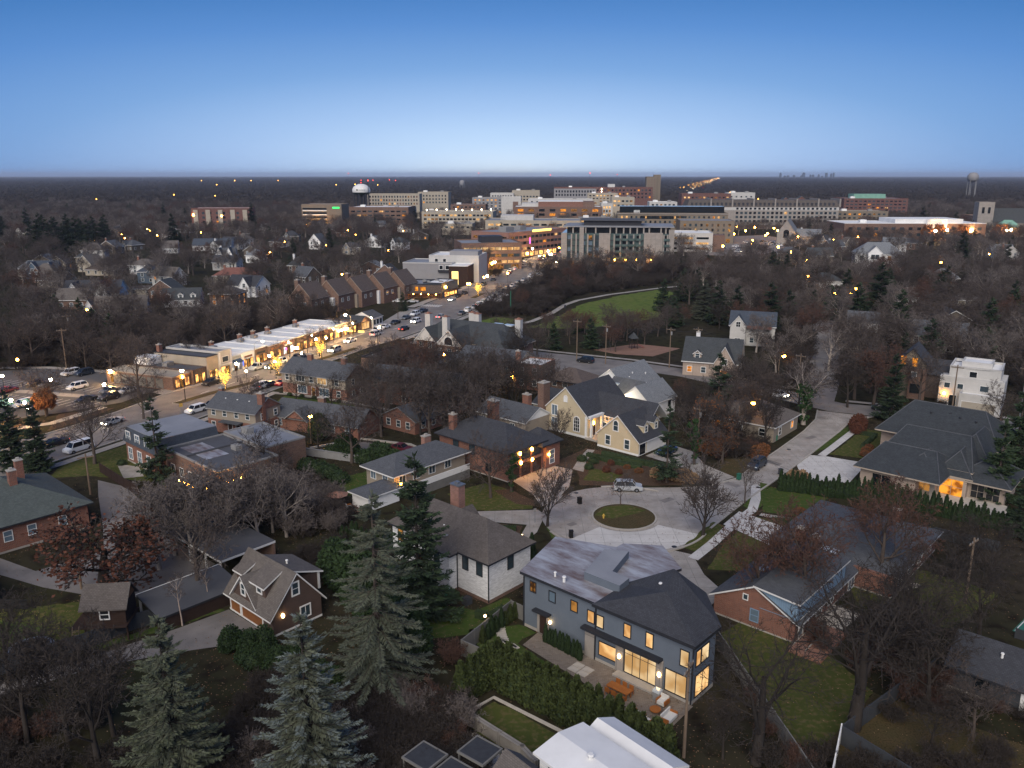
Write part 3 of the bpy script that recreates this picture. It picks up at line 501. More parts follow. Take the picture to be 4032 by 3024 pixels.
# park
sheet('park_lawn', [(5, 274), (11, 284), (20, 305), (28, 327), (45, 350), (67, 371), (71, 360), (59, 322), (53, 296), (40, 282), (22, 272)], .02, 'park_grass', 'green park lawn beyond the houses')
sheet('park_lawn', [(-14, 283), (-6, 296), (4, 290), (-2, 274)], .02, 'park_grass')
ribbon('park_path', [(-7.1, 270), (0, 278), (7, 287), (15, 305), (21, 325), (27, 337), (42, 354), (66, 374), (82, 384)], 2.2, .05, 'concrete', label='pale footpath curving round the park lawn')
sheet('playground', [(24, 238), (38, 247), (50, 240), (40, 229), (30, 232)], .03, 'sand')
# ================================================================ near buildings
def dormer_shed(b, x0, x1, y, z0, z1, depth, m, wm): pass
# ---- grey modern house
b = Bld('house', 'dark grey two-storey house with big lit windows and stained flat roof, nearest the turning circle', 'house', 1.4, 84.7, -42.2)
flatp = [(0, 0), (10.2, 0), (10.2, 4.4), (12.4, 12.2), (8.0, 15.6), (4.5, 13.0), (4.4, 11.6), (-2.7, 9.2)]
mb = MB(); mb.prism(flatp, .35, 6.5, 0, 0); b.add('wall', mb, 'grey_siding'); f2 = MB(); f2.prism([(p[0] * 1.001, p[1] * 1.001 - .01) for p in flatp], 0, .35); b.add('foundation', f2, 'curb')
hp = [(10.2, -.15), (21.7, -.15), (21.7, 4.1), (17.4, 9), (11.8, 9), (10.2, 5)]
mb = MB(); mb.prism(hp, .35, 6.75); b.add('wall', mb, 'grey_siding'); f2 = MB(); f2.prism([(10.2, -.2), (21.75, -.2), (21.75, 4.1), (17.4, 9), (11.8, 9), (10.2, 5)], 0, .35); b.add('foundation', f2, 'curb'); occ([b.w(*p) for p in ((-3, -1), (22.5, -1), (22.5, 5), (18, 10), (13, 13), (8, 16.5), (-3.5, 10))])
mb = MB(); fo = [(-.35, -.4), (10.15, -.4), (10.15, 4.4), (12.8, 12.4), (8.0, 16.1), (4.1, 13.4), (4.1, 12.0), (-3.2, 9.4)]; mb.prism(fo, 6.5, 6.82, 1, 0); b.add('flat_roof', mb, ['roof_stained', 'trim_dark'])
mb = MB(); P = [(9.9, -.65, 6.75), (22.1, -.65, 6.75), (22.1, 4.4, 6.75), (17.6, 9.4, 6.75), (11.6, 9.4, 6.75), (9.9, 5.2, 6.75)]; A = (16.2, 3.6, 8.7); B2 = (14.6, 7.6, 9.2)
for f in ([P[0], P[1], A], [P[1], P[2], A], [P[2], P[3], B2, A], [P[3], P[4], B2], [P[4], P[5], B2], [P[5], P[0], A, B2]): mb.poly(f, 0)
for i in range(6): p, q = P[i], P[(i + 1) % 6]; mb.poly([(p[0], p[1], 6.4), (q[0], q[1], 6.4), q, p], 1)
mb.poly([(p[0], p[1], 6.4) for p in reversed(P)], 1); b.add('hip_roof', mb, ['roof_charcoal', 'trim_dark'])
mb = MB(); mb.prism([(6.2, 2.9), (10.9, 2.9), (10.7, 5.0), (8.4, 5.1), (6.9, 10.5), (4.5, 9.0)], 6.82, 7.75, 1, 0); b.add('roof_screen', mb, ['membrane_grey', 'grey_siding'])
b.vent(3.4, 1.3, 6.8); b.vent(4.9, 1.0, 6.8, .6, .17); b.vent(14.6, 5.0, 7.9, .6, .15)
S = SF(0, 0, 21.7, 0); S2 = (10.2, -.15, 21.7, -.15)
dk = dict(frame='trim_dark')
b.win(S, .95, 4.75, .75, 1.15, pane='lit_dim', **dk); b.win(S, 3.7, 4.55, .8, 1.15, pane='glass_sky', **dk); b.win(S, 6.75, 4.55, .8, 1.15, pane='lit_dim', **dk)
b.win(S, 9.0, 4.1, .8, 1.3, pane='lit', **dk); b.win(S2, .1, 4.1, .8, 1.3, pane='lit_pale', **dk)
b.win(S2, 3.55, 4.35, .75, 1.4, pane='lit', **dk); b.win(S2, 6.2, 4.3, .75, 1.5, pane='lit', **dk); b.win(S2, 10.15, 3.9, .85, 1.65, pane='lit_pale', **dk)
b.win(S2, .5, .95, 2.5, 1.5, pane='lit', **dk); b.win(S2, 3.75, .35, 3.7, 2.85, pane='lit_pale', nx=4, ny=1, name='sliding_door', **dk); b.win(S2, 3.75, 2.5, 3.7, .06, pane='trim_dark', fr=False, name='transom', out=.05)
b.win(S2, 8.6, .5, 2.3, 2.3, pane='lit_pale', nx=2, ny=1, **dk)
E_ = EF(0, -.15, 21.7, 4.1); b.win(E_, .5, 4.0, .8, 1.6, pane='lit', **dk); b.win(E_, 1.5, 4.0, 1.4, 1.6, pane='lit_pale', **dk); b.win(E_, .6, .6, 2.6, 2.3, pane='lit', nx=2, **dk)
b.win(S, 2.35, .05, 1.0, 2.4, pane='dark_wood', frame='limestone', fw=.35, name='door'); b.lampw(3.95, -.18, 2.0); b.lampw(13.35, -.36, 1.9, .2, 'globe_soft'); b.lampw(18.15, -.36, 1.9, .2, 'globe_soft')
b.box('canopy', 1.7, -.7, 2.75, 4.0, .0, 2.95, 'trim_dark'); b.box('canopy', 8.7, -.95, 3.45, 18.4, -.15, 3.72, 'trim_dark'); b.box('stone_pier', 8.8, -.22, 0, 10.15, -.0, 3.44, 'limestone'); b.box('stone_pier', 12.85, -.32, 0, 13.8, -.16, 3.44, 'limestone'); b.box('stone_pier', 17.75, -.32, 0, 18.5, -.16, 3.44, 'limestone'); b.box('step', 13.2, -1.3, 0, 18.4, -.16, .25, 'curb')
for dx, dy in ((0, -.08), (21.7, -.22), (10.15, -.22)): mb = MB(); mb.box(dx - .06, dy - .06, .1, dx + .06, dy + .06, 6.5); b.add('downspout', mb, 'trim_dark')
# ---- white brick house with brown hip roof
b = Bld('house', 'white painted brick house with dusky hip roof and black window frames', 'house', -2.8, 89.5, -42.2)
b.walls(-17.6, 0, 0, 7.6, 0, 5.5, 'white_brick', .45, 'brown_brick'); b.walls(-8.5, -1.4, -5.3, 0.5, 0, 5.5, 'white_brick', .4, 'brown_brick'); b.win(SF(-17.6, 0, 0, 0), 1.2, 3.3, .9, 1.6, pane='lit_dim', frame='trim_dark', ny=2)
b.hip(-17.6, 0, 0, 7.6, 5.5, 3.3, .55, 'roof_brown', 'trim_dark'); b.hip(-8.6, -1.4, -5.2, 4.5, 5.38, 2.0, .5, 'roof_brown', 'trim_dark'); b.gable(-13.5, 3.5, -9.5, 8.6, 5.2, 1.8, 'y', .4, .3, 'roof_brown', 'trim_dark', 'white_brick')
S = SF(-13.5, 0, 0, 0); E_ = EF(0, 0, 0, 7.6); S3 = (-8.5, -1.4, -5.3, -1.4)
for u in (9.2, 11.6): b.win(S, u, 3.3, .85, 1.6, pane='glass', frame='trim_dark', ny=2)
b.win(S3, .6, 3.3, .8, 1.5, pane='glass', frame='trim_dark', ny=2); b.win(S3, .6, 1.2, .8, 1.4, pane='glass', frame='trim_dark', ny=2); b.win(S, 2.6, 3.2, 1, 1.5, pane='lit_dim', frame='trim_dark', ny=2); b.win(S, .8, 1.2, 1.4, 1.6, pane='lit_dim', frame='trim_dark', nx=2, ny=2); b.win(E_, 3.4, 3.3, .9, 1.6, pane='glass', frame='trim_dark', ny=2)
b.chimney(-13.2, 7.8, 0, 9.8, 1.6, 1.2, 'pink_brick', 'steel'); b.vent(-12, 2.6, 7.2); b.vent(-9.2, 1.6, 6.5); mb = MB(); mb.ball((-6.9, -.4, 7), .35, 0, 10, 4, .25); mb.tube((-6.9, -.3, 6.2), (-6.9, -.3, 7), .04, .04, 5); b.add('satellite_dish', mb, 'trim_grey')
for x, y in ((0.04, -.06), (-5.25, -.1), (-8.5, -1.46)): mb = MB(); mb.box(x - .05, y - .05, .2, x + .05, y + .05, 5.3); b.add('downspout', mb, 'trim_dark')
# ---- shingled garage with dormers
b = Bld('garage', 'brown shingled garage with wooden doors, white trim and steep dormers', 'garage', -33.5, 88.4, -42)
b.walls(0, 0, 9.4, 6.4, 0, 2.9, 'brown_shake', .25, 'trim_white')
# steep main roof, ridge along x, front slope broken by the entry gable
b.gable(0, 0, 9.4, 6.4, 2.9, 3.9, 'x', .55, .35, 'roof_taupe', 'trim_white', 'brown_shake')
mb = MB(); pk = (3.7, 5.6); g1 = MB()
mb.slab([(3.7, -.45, 5.7), (3.7, 3.2, 5.7), (1.0, 3.2, 2.55), (1.0, -.45, 2.55)][::-1], .2); mb.slab([(6.6, -.45, 2.55), (6.6, 3.2, 2.55), (3.7, 3.2, 5.7), (3.7, -.45, 5.7)], .2); b.add('front_gable_roof', mb, ['roof_taupe', 'trim_white'])
g1.poly([(1.0, -.12, 2.6), (6.6, -.12, 2.6), (3.7, -.12, 5.5)]); b.add('gable_wall', g1, 'brown_shake')
b.win((1.0, -.12, 6.6, -.12), 2.35, 3.3, .7, 1.3, pane='glass', frame='trim_white', ny=2, fw=.16)
mb = MB(); mb.slab([(4.2, .3, 5.05), (7.4, .3, 5.05), (7.4, 3.1, 6.5), (4.2, 3.1, 6.5)], .2); b.add('dormer_roof', mb, ['roof_taupe', 'trim_white']); mb = MB(); mb.box(4.6, .65, 3.2, 7.1, 3, 5.0); b.add('dormer_wall', mb, 'brown_shake'); b.win((4.6, .65, 7.1, .65), .9, 4.05, .85, .75, pane='glass', frame='trim_white', fw=.16)
mb = MB(); mb.slab([(.2, .6, 5.0), (2.4, .6, 5.0), (2.4, 3.1, 6.2), (.2, 3.1, 6.2)], .2); b.add('dormer_roof', mb, ['roof_taupe', 'trim_white']); mb = MB(); mb.box(.6, .9, 3.2, 2.2, 3, 4.9); b.add('dormer_wall', mb, 'brown_shake')
mb = MB(); mb.slab([(2.0, 7.6, 5.0), (2.0, 3.3, 6.5), (8.4, 3.3, 6.5), (8.4, 7.6, 5.0)], .2); b.add('rear_dormer_roof', mb, ['roof_taupe', 'trim_white']); mb = MB(); mb.box(2.4, 4, 2.8, 8.0, 7.2, 5.0); b.add('dormer_wall', mb, 'brown_shake'); mb = MB(); mb.box(7.94, 7.0, 2.8, 8.14, 7.25, 5.0); b.add('corner_board', mb, 'trim_white')
E_ = EF(0, 0, 9.4, 6.4); b.win(E_, 2.7, 4.1, .75, 1.4, pane='glass', frame='trim_white', ny=2, fw=.16); b.win(E_, 3.6, .9, 1.2, 1.3, pane='glass', frame='trim_white', nx=2, fw=.14)
S = SF(0, 0, 9.4, 0); b.win(S, .5, .25, 2.0, 2.3, pane='cedar', frame='trim_white', fw=.18, name='garage_door'); b.win(S, 2.95, .25, 4.3, 2.3, pane='cedar', frame='trim_white', fw=.18, name='garage_door'); b.lampw(9.55, 1.2, 2.25, .2); b.vent(5.6, 4.6, 6.0, .45)
# ---- right brick ranch house with blue gables
b = Bld('house', 'long red brick bungalow with grey roof and blue siding gables, right of the grey house', 'house', 23.1, 85.9, -42)
b.walls(-.6, 1.6, 9.2, 21.5, 0, 2.7, 'red_brick', .2, 'curb'); b.walls(-2.0, 19, 13.8, 37, 0, 2.8, 'red_brick', .2, 'curb')
b.gable(-.6, 1.6, 9.2, 21.5, 2.7, 2.6, 'y', .6, .3, 'roof_grey', 'trim_white', 'red_brick'); b.hip(-2.0, 20, 13.8, 37, 2.8, 3.0, .6, 'roof_grey', 'trim_white'); mb = MB(); mb.slab([(4.2, 1.2, 5.4), (9.7, 1.2, 5.0), (9.7, 15.8, 5.0), (4.2, 15.8, 5.4)], .2); b.add('dormer_roof', mb, ['roof_grey', 'trim_white'])
mb = MB(); mb.prism([(5, 1.56), (9.3, 1.56), (9.3, 15.4), (5, 15.4)], 2.75, 2.8); mb.poly([(4.4, 1.55, 5.2), (9.3, 1.55, 2.72), (9.3, 1.55, 4.85)]); b.add('gable_infill', mb, 'blue_siding'); mb = MB(); mb.box(9.2, 1.57, 2.7, 9.32, 15.4, 4.85); b.add('upper_wall', mb, 'blue_siding')
E_ = EF(0, 1.6, 9.3, 21.5); b.row(E_, (.8, 2.2), .4, 1.0, 2.1, pane='glass_sky', ny=2, fw=.12); b.win(E_, 5.5, .9, 1.6, 1.3, pane='glass', nx=2); b.win(E_, 9, .9, 1.6, 1.3, pane='glass', nx=2); b.win(E_, 15.5, .2, 1.8, 2.1, pane='glass_sky', nx=2)
S = SF(-.6, 1.6, 9.2, 1.6); b.win(S, 4.6, .9, .9, 1.4, pane='glass_sky', frame='blue_siding', ny=2); b.win(S, 3.6, 3.2, .5, .6, pane='glass')
EE = EF(0, 19, 13.8, 37); b.row(EE, (2, 6, 10, 14), .9, 1.5, 1.3, pane='glass', nx=2); b.win((-2.0, 37, -2.0, 19), 4, .2, 4.5, 2.2, pane='trim_white', name='garage_door')
b.chimney(2.4, 18.2, 2, 6.2, 1.1, .8); b.chimney(4.6, 17.6, 2, 6.0, .8, .7); b.chimney(9.5, 33, 2, 6.2, .9, .7)
for x, y, z in ((2.0, 7.2, 4.4), (5.6, 16.5, 4.8), (6.6, 17.2, 4.4)): b.box('skylight', x, y, z - .1, x + .8, y + 1.3, z + .14, 'skylight')
b.vent(7, 8, 4.3); b.vent(6, 29, 5.0); b.box('terrace_slab', 9.3, -.4, 0, 13, 7, .45, 'terracotta')
for i in range(4):
    for j in range(2): b.box('step', 9.5 + j * 1.5, .2 + i * 1.4, .45, 9.6 + j * 1.5, 1.5 + i * 1.4, .56, 'flagstone')
# ---- stone mansion with many hips
b = Bld('house', 'large stone mansion with stacked grey hip roofs and glowing windows at the right', 'house', 55.9, 127.3, -42)
b.walls(.4, 2.2, 9, 14, 0, 3.5, 'beige_stone', .4, 'limestone'); b.walls(2, 8, 15.2, 20, 0, 4.6, 'beige_stone', .4, 'limestone'); b.walls(-2.4, 20, 16.2, 31.5, 0, 5.4, 'beige_stone', .4, 'limestone'); b.walls(6, 4.4, 11, 9, 0, 3.4, 'beige_stone'); b.walls(13.5, 8.0, 20.4, 16, 0, 3.1, 'beige_stone'); b.walls(10.9, 6.9, 15.2, 9, 0, 3.5, 'beige_stone', name='bay_wall')
RT = ('roof_dark_slate', 'trim_tan')
hip0 = b.hip; b.hip = lambda *a, **k: hip0(*a, cap=True, **k)
b.hip(.2, 2.0, 12, 13.6, 3.5, 3.2, .7, *RT, er=2.6); b.hip(1.4, 8, 15.2, 21, 4.4, 4.0, .5, *RT, er=2.4); b.hip(-2.4, 19, 16.2, 32, 5.4, 4.7, .7, *RT, er=4.2); b.hip(5.6, 3.9, 11.4, 13, 3.45, 2.9, .4, *RT); b.hip(10.6, 7.2, 15.6, 17, 3.5, 3.6, .4, *RT); b.hip(13, 7.4, 20.8, 17, 3.2, 3.0, .6, *RT); b.hip(11, 13, 16.4, 24, 5.0, 3.6, .4, *RT)
S = (6, 4.4, 11, 4.4); b.win(S, .3, 1.0, 2.0, 2.0, pane='lit_dim', frame='trim_tan', nx=2, ny=2, fw=.14); b.win(S, 2.7, 1.0, 2.0, 2.0, pane='lit_dim', frame='trim_tan', nx=2, ny=2, fw=.14); b.lampw(7.2, 4.1, 2.5, .3, 'globe_soft', 'lantern')
S = (10.9, 6.9, 15.2, 6.9); b.win(S, .5, .3, 3.3, 2.9, pane='lit_orange', frame='trim_tan', nx=2, ny=2, fw=.2); S = (13.5, 8, 20.4, 8); b.row(S, (2.2, 4.4), .4, 1.8, 2.2, pane='glass_dark', frame='trim_tan', nx=2, ny=2); S = (.4, 2.2, 9, 2.2); b.win(S, 2.0, .3, 2.8, 2.4, pane='glass_dark', frame='trim_tan', nx=2)
W_ = (-2.4, 31.5, -2.4, 20); b.row(W_, (1.5, 4.5, 8), 3.2, 1.1, 1.6, pane='glass', frame='trim_tan', ny=2); b.row(W_, (1.5, 4.5, 8), .7, 1.1, 1.6, pane='glass', frame='trim_tan', ny=2); E_ = EF(0, 20, 16.2, 31.5); b.row(E_, (2, 5.5, 8.5), 3.2, 1.1, 1.6, pane='glass', frame='trim_tan', ny=2)
for x, y, z in ((1.4, 23.6, 8.2), (4.6, 23.4, 8.4), (7.6, 24, 8.6), (9.4, 23.3, 8.4), (12, 23, 8.2), (3, 6, 5.2), (12.5, 12, 6.2), (8.3, 7, 5.2), (3, 11, 5.6), (17, 11, 5.2)): b.vent(x, y, z, .5, .16, 'trim_dark')
mb = MB(); mb.box(5.0, 4.6, 4.5, 5.8, 5.4, 4.95); b.add('skylight', mb, 'skylight')
for x in (6.0, 11.0): b.box('pier', x - .35, 4.0, 0, x + .35, 4.5, 3.3, 'limestone')
b.box('terrace_slab', 10, .6, 0, 21, 7.9, .25, 'flagstone')
# ---- dark outbuilding, lower right
b = Bld('house', 'low charcoal-sided house with dark roof in the lower right corner', 'house', 43.8, 73.0, -42)
b.walls(0, 0, 16, 7, 0, 3.0, 'fence_dark', .3, 'curb'); b.gable(0, 0, 16, 7, 3.0, 1.9, 'x', .6, .4, 'roof_charcoal', 'trim_dark', 'fence_dark'); S = SF(0, 0, 16, 0); b.win(S, 6.4, .1, 1.0, 2.2, pane='trim_white', frame='trim_white', name='door'); b.win(S, 2.4, 1, 1.2, 1.2, pane='glass_dark', frame='trim_dark'); b.win(WF(0, 0, 16, 7), 2.6, .9, 1.6, 1.4, pane='glass_dark', frame='trim_dark', nx=2); b.vent(4, 2, 4.0)
# ---- pale membrane roof at the bottom edge
b = Bld('house', 'house with pale grey membrane roof cut by the bottom edge', 'house', 2.2, 55.9, 41)
b.walls(0, -9, 4.9, 0, 0, 5.4, 'white_siding'); b.walls(4.9, -7.5, 8.5, -.2, 0, 4.9, 'white_siding'); b.walls(-2.0, -9, 0, 2.6, 0, 4.0, 'grey_shake')
mb = MB(); mb.slab([(-.4, -9, 5.8), (2.4, -9, 6.25), (2.4, .4, 6.25), (-.4, .4, 5.8)], .2); mb.slab([(2.4, -9, 6.25), (5.3, -9, 5.8), (5.3, .4, 5.8), (2.4, .4, 6.25)], .2); b.add('roof', mb, ['membrane_white', 'trim_white']); b.gable(4.9, -7.6, 8.5, -.2, 4.9, .8, 'y', .3, .3, 'membrane_white', 'trim_white', 'white_siding'); b.gable(-2.4, -9, 0.2, 2.6, 4.0, 1.1, 'y', .3, .3, 'roof_taupe', 'trim_grey', 'grey_shake'); b.vent(2.2, -3.4, 6.1, .4, .2); b.win((0, 0, 0, -9), 1, 4.2, 1, 1, pane='glass')
# ---- brick two-storey house with hip roof
b = Bld('house', 'red brick house with black hip roof and three garage doors under lit lamps', 'house', -1.4, 130.6, -42)
b.walls(-15.6, 0, .9, 9.2, 0, 5.3, 'red_brick', .2, 'curb'); b.hip(-15.6, 0, .9, 9.2, 5.3, 3.2, .7, 'roof_charcoal', 'trim_dark'); b.walls(-4, 9.2, 1.6, 13, 0, 4.6, 'red_brick'); b.hip(-4, 8.2, 1.6, 13, 4.6, 2.2, .5, 'roof_charcoal', 'trim_dark')
E_ = EF(0, 0, .9, 9.2)
for u in (.5, 3.4, 6.3): b.win(E_, u, .1, 2.4, 2.35, pane='dark_wood', frame='red_brick', name='garage_door', fw=.12); b.win(E_, u + .1, 3.1, 2.1, 1.5, pane='glass', frame='trim_dark', nx=3)
for y, z in ((3.15, 2.7), (6.1, 2.5), (2.9, 4.4), (6.0, 4.4)): b.lampw(1.1, y, z, .24, 'globe_amber')
b.box('arch_band', .9, .2, 2.5, 1.06, 9, 2.85, 'pink_brick'); S = SF(-15.6, 0, .9, 0); b.row(S, (3.6, 7.6), 3.2, 1.2, 1.5, pane='glass', frame='trim_dark', nx=2); b.win(S, 11.5, .9, 1.2, 1.3, pane='glass_dark', frame='trim_dark', nx=2); b.win(S, 4.2, .9, 1.4, 1.3, pane='glass_dark', frame='trim_dark', nx=2); E2 = (1.6, 9.2, 1.6, 13); b.win(E2, 1.0, .8, 1.2, 2.4, pane='glass_sky', frame='trim_white', ny=3); b.lampw(1.75, 9.8, 2.6, .18, 'globe_amber')
b.chimney(-13.3, 1.2, 4, 9.0, 1.2, 1.0); b.chimney(-11.2, 9.4, 3, 10.2, 1.9, 1.2)
# ---- cream house with steep gables
b = Bld('house', 'cream house with steep dark roof, tall gable, arched window and dormered garage', 'house', 23.1, 143.1, -42)
b.walls(-24, 2.0, -13.0, 16, 0, 4.6, 'cream_siding', .5, 'trim_white'); b.gable(-24, 2.0, -13.0, 16, 4.6, 5.0, 'y', .4, .3, 'roof_charcoal', 'trim_white', 'cream_siding'); b.walls(-13.2, 6.4, -4, 13, 0, 4.5, 'cream_siding', .5, 'trim_white'); b.gable(-16, 6.4, -2, 13, 4.5, 3.2, 'x', .4, .1, 'roof_charcoal', 'trim_white'); b.walls(-9.2, 0, 0, 9.5, 0, 2.9, 'cream_siding', .4, 'trim_white'); b.gable(-9.2, 0, 0, 9.5, 2.9, 4.1, 'y', .4, .3, 'roof_charcoal', 'trim_white', 'cream_siding')
b.walls(-29.5, 5, -24, 13, 0, 4.0, 'cream_siding', .4, 'trim_white'); b.gable(-29.5, 5, -23, 13, 4.0, 2.6, 'x', .4, .3, 'roof_charcoal', 'trim_white', 'cream_siding')
S = SF(-24, 2, -13, 2); b.win(S, 7.6, 1.1, 1.3, 2.9, pane='glass_dark', arch=True, fw=.16, ny=4, nx=3); b.row(S, (2.0,), 3.4, 1.3, 2.0, pane='glass_sky', nx=2, fw=.16); b.row(S, (2.0,), .8, 1.3, 2.0, pane='glass_sky', nx=2, fw=.16); b.win(S, 5.0, 6.6, .8, 1.2, pane='trim_white', arch=True)
b.chimney(-24.4, 2.2, 0, 9.6, 1.5, 2.0, 'brown_brick'); b.win((-29.5, 5, -24, 5), 1.8, 1.0, 1.0, 2.2, pane='glass', ny=2, fw=.14)
S = SF(-9.2, 0, 0, 0); b.win(S, 3.6, 3.9, 1.0, 1.9, pane='glass', arch=True, fw=.16, ny=2); b.row(S, (1.9, 6.2), .9, 1.0, 1.7, pane='glass', ny=2, fw=.16)
S = SF(-13.2, 6.4, -9.2, 6.4); b.win(S, 1.2, 3.2, .8, 1.0, pane='glass', fw=.14); b.win(S, .6, .9, .9, 1.7, pane='glass', fw=.14)
mb = MB()
for x, y in ((-12.6, 2.6), (-12.6, 5.9), (-13.4, 2.0)): mb = MB(); mb.box(x - .22, y - .22, .3, x + .22, y + .22, 4.5); b.add('porch_post', mb, 'trim_white')
b.box('porch_beam', -13.2, 1.9, 4.1, -12.3, 6.4, 4.6, 'trim_white'); b.box('porch_floor', -13.4, 1.6, 0, -10.4, 6.4, .35, 'curb'); b.lampw(-12.9, 3.6, 3.0, .26, 'globe_amber', 'lantern'); b.win((-13.0, 2, -13.0, 6.4), 1.4, .4, 1.0, 2.2, pane='dark_wood', name='door')
E_ = EF(-9.2, 0, 0, 9.5); b.win(E_, .3, .1, 2.0, 2.2, pane='glass_dark', frame='trim_white', name='garage_door'); b.win(E_, 2.9, .1, 5.6, 2.3, pane='trim_white', frame='trim_white', name='garage_door')
for y in (2.6, 6.0):
    mb = MB(); mb.slab([(-.6, y - .1, 5.0), (-.6, y + .95, 5.95), (-3.4, y + .95, 5.95), (-3.4, y - .1, 5.0)][::-1], .12); mb.slab([(-3.4, y + 2.0, 5.0), (-3.4, y + .95, 5.95), (-.6, y + .95, 5.95), (-.6, y + 2.0, 5.0)][::-1], .12); b.add('dormer_roof', mb, ['roof_charcoal', 'trim_white']); mb = MB(); mb.prism([(-3.0, y + .15), (-.8, y + .15), (-.8, y + 1.75), (-3.0, y + 1.75)], 2.9, 5.05); mb.poly([(-.8, y + .15, 5.05), (-.8, y + 1.75, 5.05), (-.8, y + .95, 5.75)]); b.add('dormer_wall', mb, 'cream_siding'); b.win((-.8, y + .15, -.8, y + 1.75), .45, 3.75, .7, 1.1, pane='glass', ny=2, fw=.13)
# ---- white sided house behind
b = Bld('house', 'white sided house with pale grey gabled roofs behind the cream house', 'house', 28.6, 164.6, -42)
b.walls(-7.2, 0, 0, 10, 0, 4.1, 'white_siding', .3, 'curb'); b.gable(-7.2, 0, 0, 10, 4.1, 3.1, 'y', .4, .3, 'roof_light', 'trim_white', 'white_siding'); b.walls(-19, 6.2, -10.2, 19.5, 0, 4.6, 'white_siding', .3, 'curb'); b.gable(-19, 6.2, -10.2, 19.5, 4.6, 3.5, 'y', .4, .3, 'roof_light', 'trim_white', 'white_siding'); b.walls(-13, 2.5, -7, 9, 0, 4.4, 'white_siding'); b.gable(-13, 2.5, -5, 9, 4.4, 2.4, 'x', .3, .2, 'roof_grey', 'trim_white', 'white_siding')
S = SF(-7.2, 0, 0, 0); b.win(S, 1.8, 2.6, .8, 1.2, pane='glass_dark', frame='trim_dark'); b.win(S, 4.8, 1.8, .9, 1.5, pane='glass_dark', frame='trim_dark'); b.win(EF(0, 0, 0, 10), 7.2, 2.0, .9, 1.2, pane='glass_dark', frame='trim_dark'); b.win((-13, 2.5, -7, 2.5), 2.6, 3.1, 1.2, 1.1, pane='glass', nx=2); b.lampw(-7.0, -.4, 4.2, .42, 'globe_white', 'flood_lamp'); b.box('skylight', -11.6, 3.6, 5.5, -10.6, 4.8, 5.8, 'skylight')
for x, y in ((-12.5, 12), (-13, 14), (-12, 10), (-11.6, 16)): b.vent(x, y, 6.2 if x < -12.2 else 5.6, .4, .13)
# ---- white ranch with grey hip roof
b = Bld('house', 'pale sided house with dark grey hip roof and low white wing beside the spruces', 'house', -24.4, 124.4, -42)
b.walls(-1.6, 2.6, 5.4, 18.4, 0, 4.0, 'taupe_siding', .4, 'curb'); b.hip(-1.6, 2.6, 5.4, 18.4, 4.0, 2.1, .8, 'roof_grey', 'trim_white'); b.walls(2.5, -3.5, 6.5, 2.6, 0, 2.4, 'white_siding'); b.hip(2.5, -3.5, 6.5, 3, 2.4, 1.0, .5, 'roof_grey', 'trim_white'); E_ = EF(0, 2.6, 5.4, 18.4)
b.row(E_, (1, 4, 7.4, 11), 2.2, 1.3, 1.2, pane='glass', nx=2); S = SF(-1.6, 2.6, 5.4, 2.6); b.row(S, (1.2, 4.2), 2.2, 1.2, 1.2, pane='glass_sky', nx=2); b.chimney(-.2, 14.5, 4, 6.6, .9, 1.4, 'pink_brick'); b.box('deck', 5.5, 4, 0, 7.4, 17.5, 1.5, 'fence_grey'); b.box('rail', 7.3, 4, 1.5, 7.42, 17.5, 2.5, 'trim_white'); b.lampw(6.6, 3.0, 2.6, .2, 'globe_amber')
# ---- flat commercial building with mansard corner
b = Bld('office', 'flat-roofed brick office block with black mansard corner and patched grey roof', 'office', -70, 142.0, -42)
b.walls(1.2, -.4, 13.4, 11, 0, 4.0, 'red_brick', .3, 'curb'); mb = MB(); q0 = [(.9, -.8), (13.5, -.8), (13.5, 11.2), (.9, 11.2)]; q1 = [(1.5, -.1), (13.1, -.1), (13.1, 10.8), (1.5, 10.8)]
for i in range(4): j = (i + 1) % 4; mb.poly([(*q0[i], 3.9), (*q0[j], 3.9), (*q1[j], 6.4), (*q1[i], 6.4)])
b.add('mansard', mb, 'roof_blue'); mb = MB(); mb.prism(q1, 6.3, 6.5); b.add('flat_roof', mb, 'membrane_grey'); b.walls(13.4, 1.0, 31, 12, 0, 4.6, 'brown_brick'); b.flat(13.4, 1.0, 31, 12, 4.6, 'membrane_dark', 'trim_grey', .25); b.walls(13.4, 12, 27, 20, 0, 5.0, 'brown_brick'); b.flat(13.4, 12, 27, 20, 5.0, 'membrane_grey', 'trim_grey', .25)
b.box('roof_patch', 15, 3, 4.66, 24, 7, 4.7, 'roof_stained'); b.box('roof_ridge', 20, 1.3, 4.66, 20.4, 11.8, 4.95, 'membrane_dark'); S = SF(1.2, -.55, 13.4, -.55); b.row(S, (1.0, 4.6, 8.2), 4.35, 1.5, 1.5, pane='glass_sky', nx=2, ny=2, fw=.16); S = SF(1.2, -.4, 13.4, -.4); b.row(S, (1.0, 4.6, 8.2), .8, 1.4, 2.0, pane='glass_sky', nx=2, ny=2, fw=.14); S = SF(13.4, 1, 31, 1); b.row(S, (2, 5, 8, 11, 14), 1, 1.2, 1.5, pane='glass_dark', nx=2); E_ = EF(13.4, 1, 31, 12); b.row(E_, (2, 5, 8), 1, 1.2, 1.6, pane='glass_dark', nx=2)
b.unit(16, 14, 5.05); b.unit(22, 8.5, 4.66, 1.6, 1.2, .8)
b = thing('string_light', 'string of amber bulbs along the edge of the patched flat roof', 'string light', 0, 0)
mb = MB(); P = [Vector((-52.3, 121.8, 3.6)), Vector((-47.2, 119.5, 3.3)), Vector((-41.8, 122.8, 4.3))]; wr = MB()
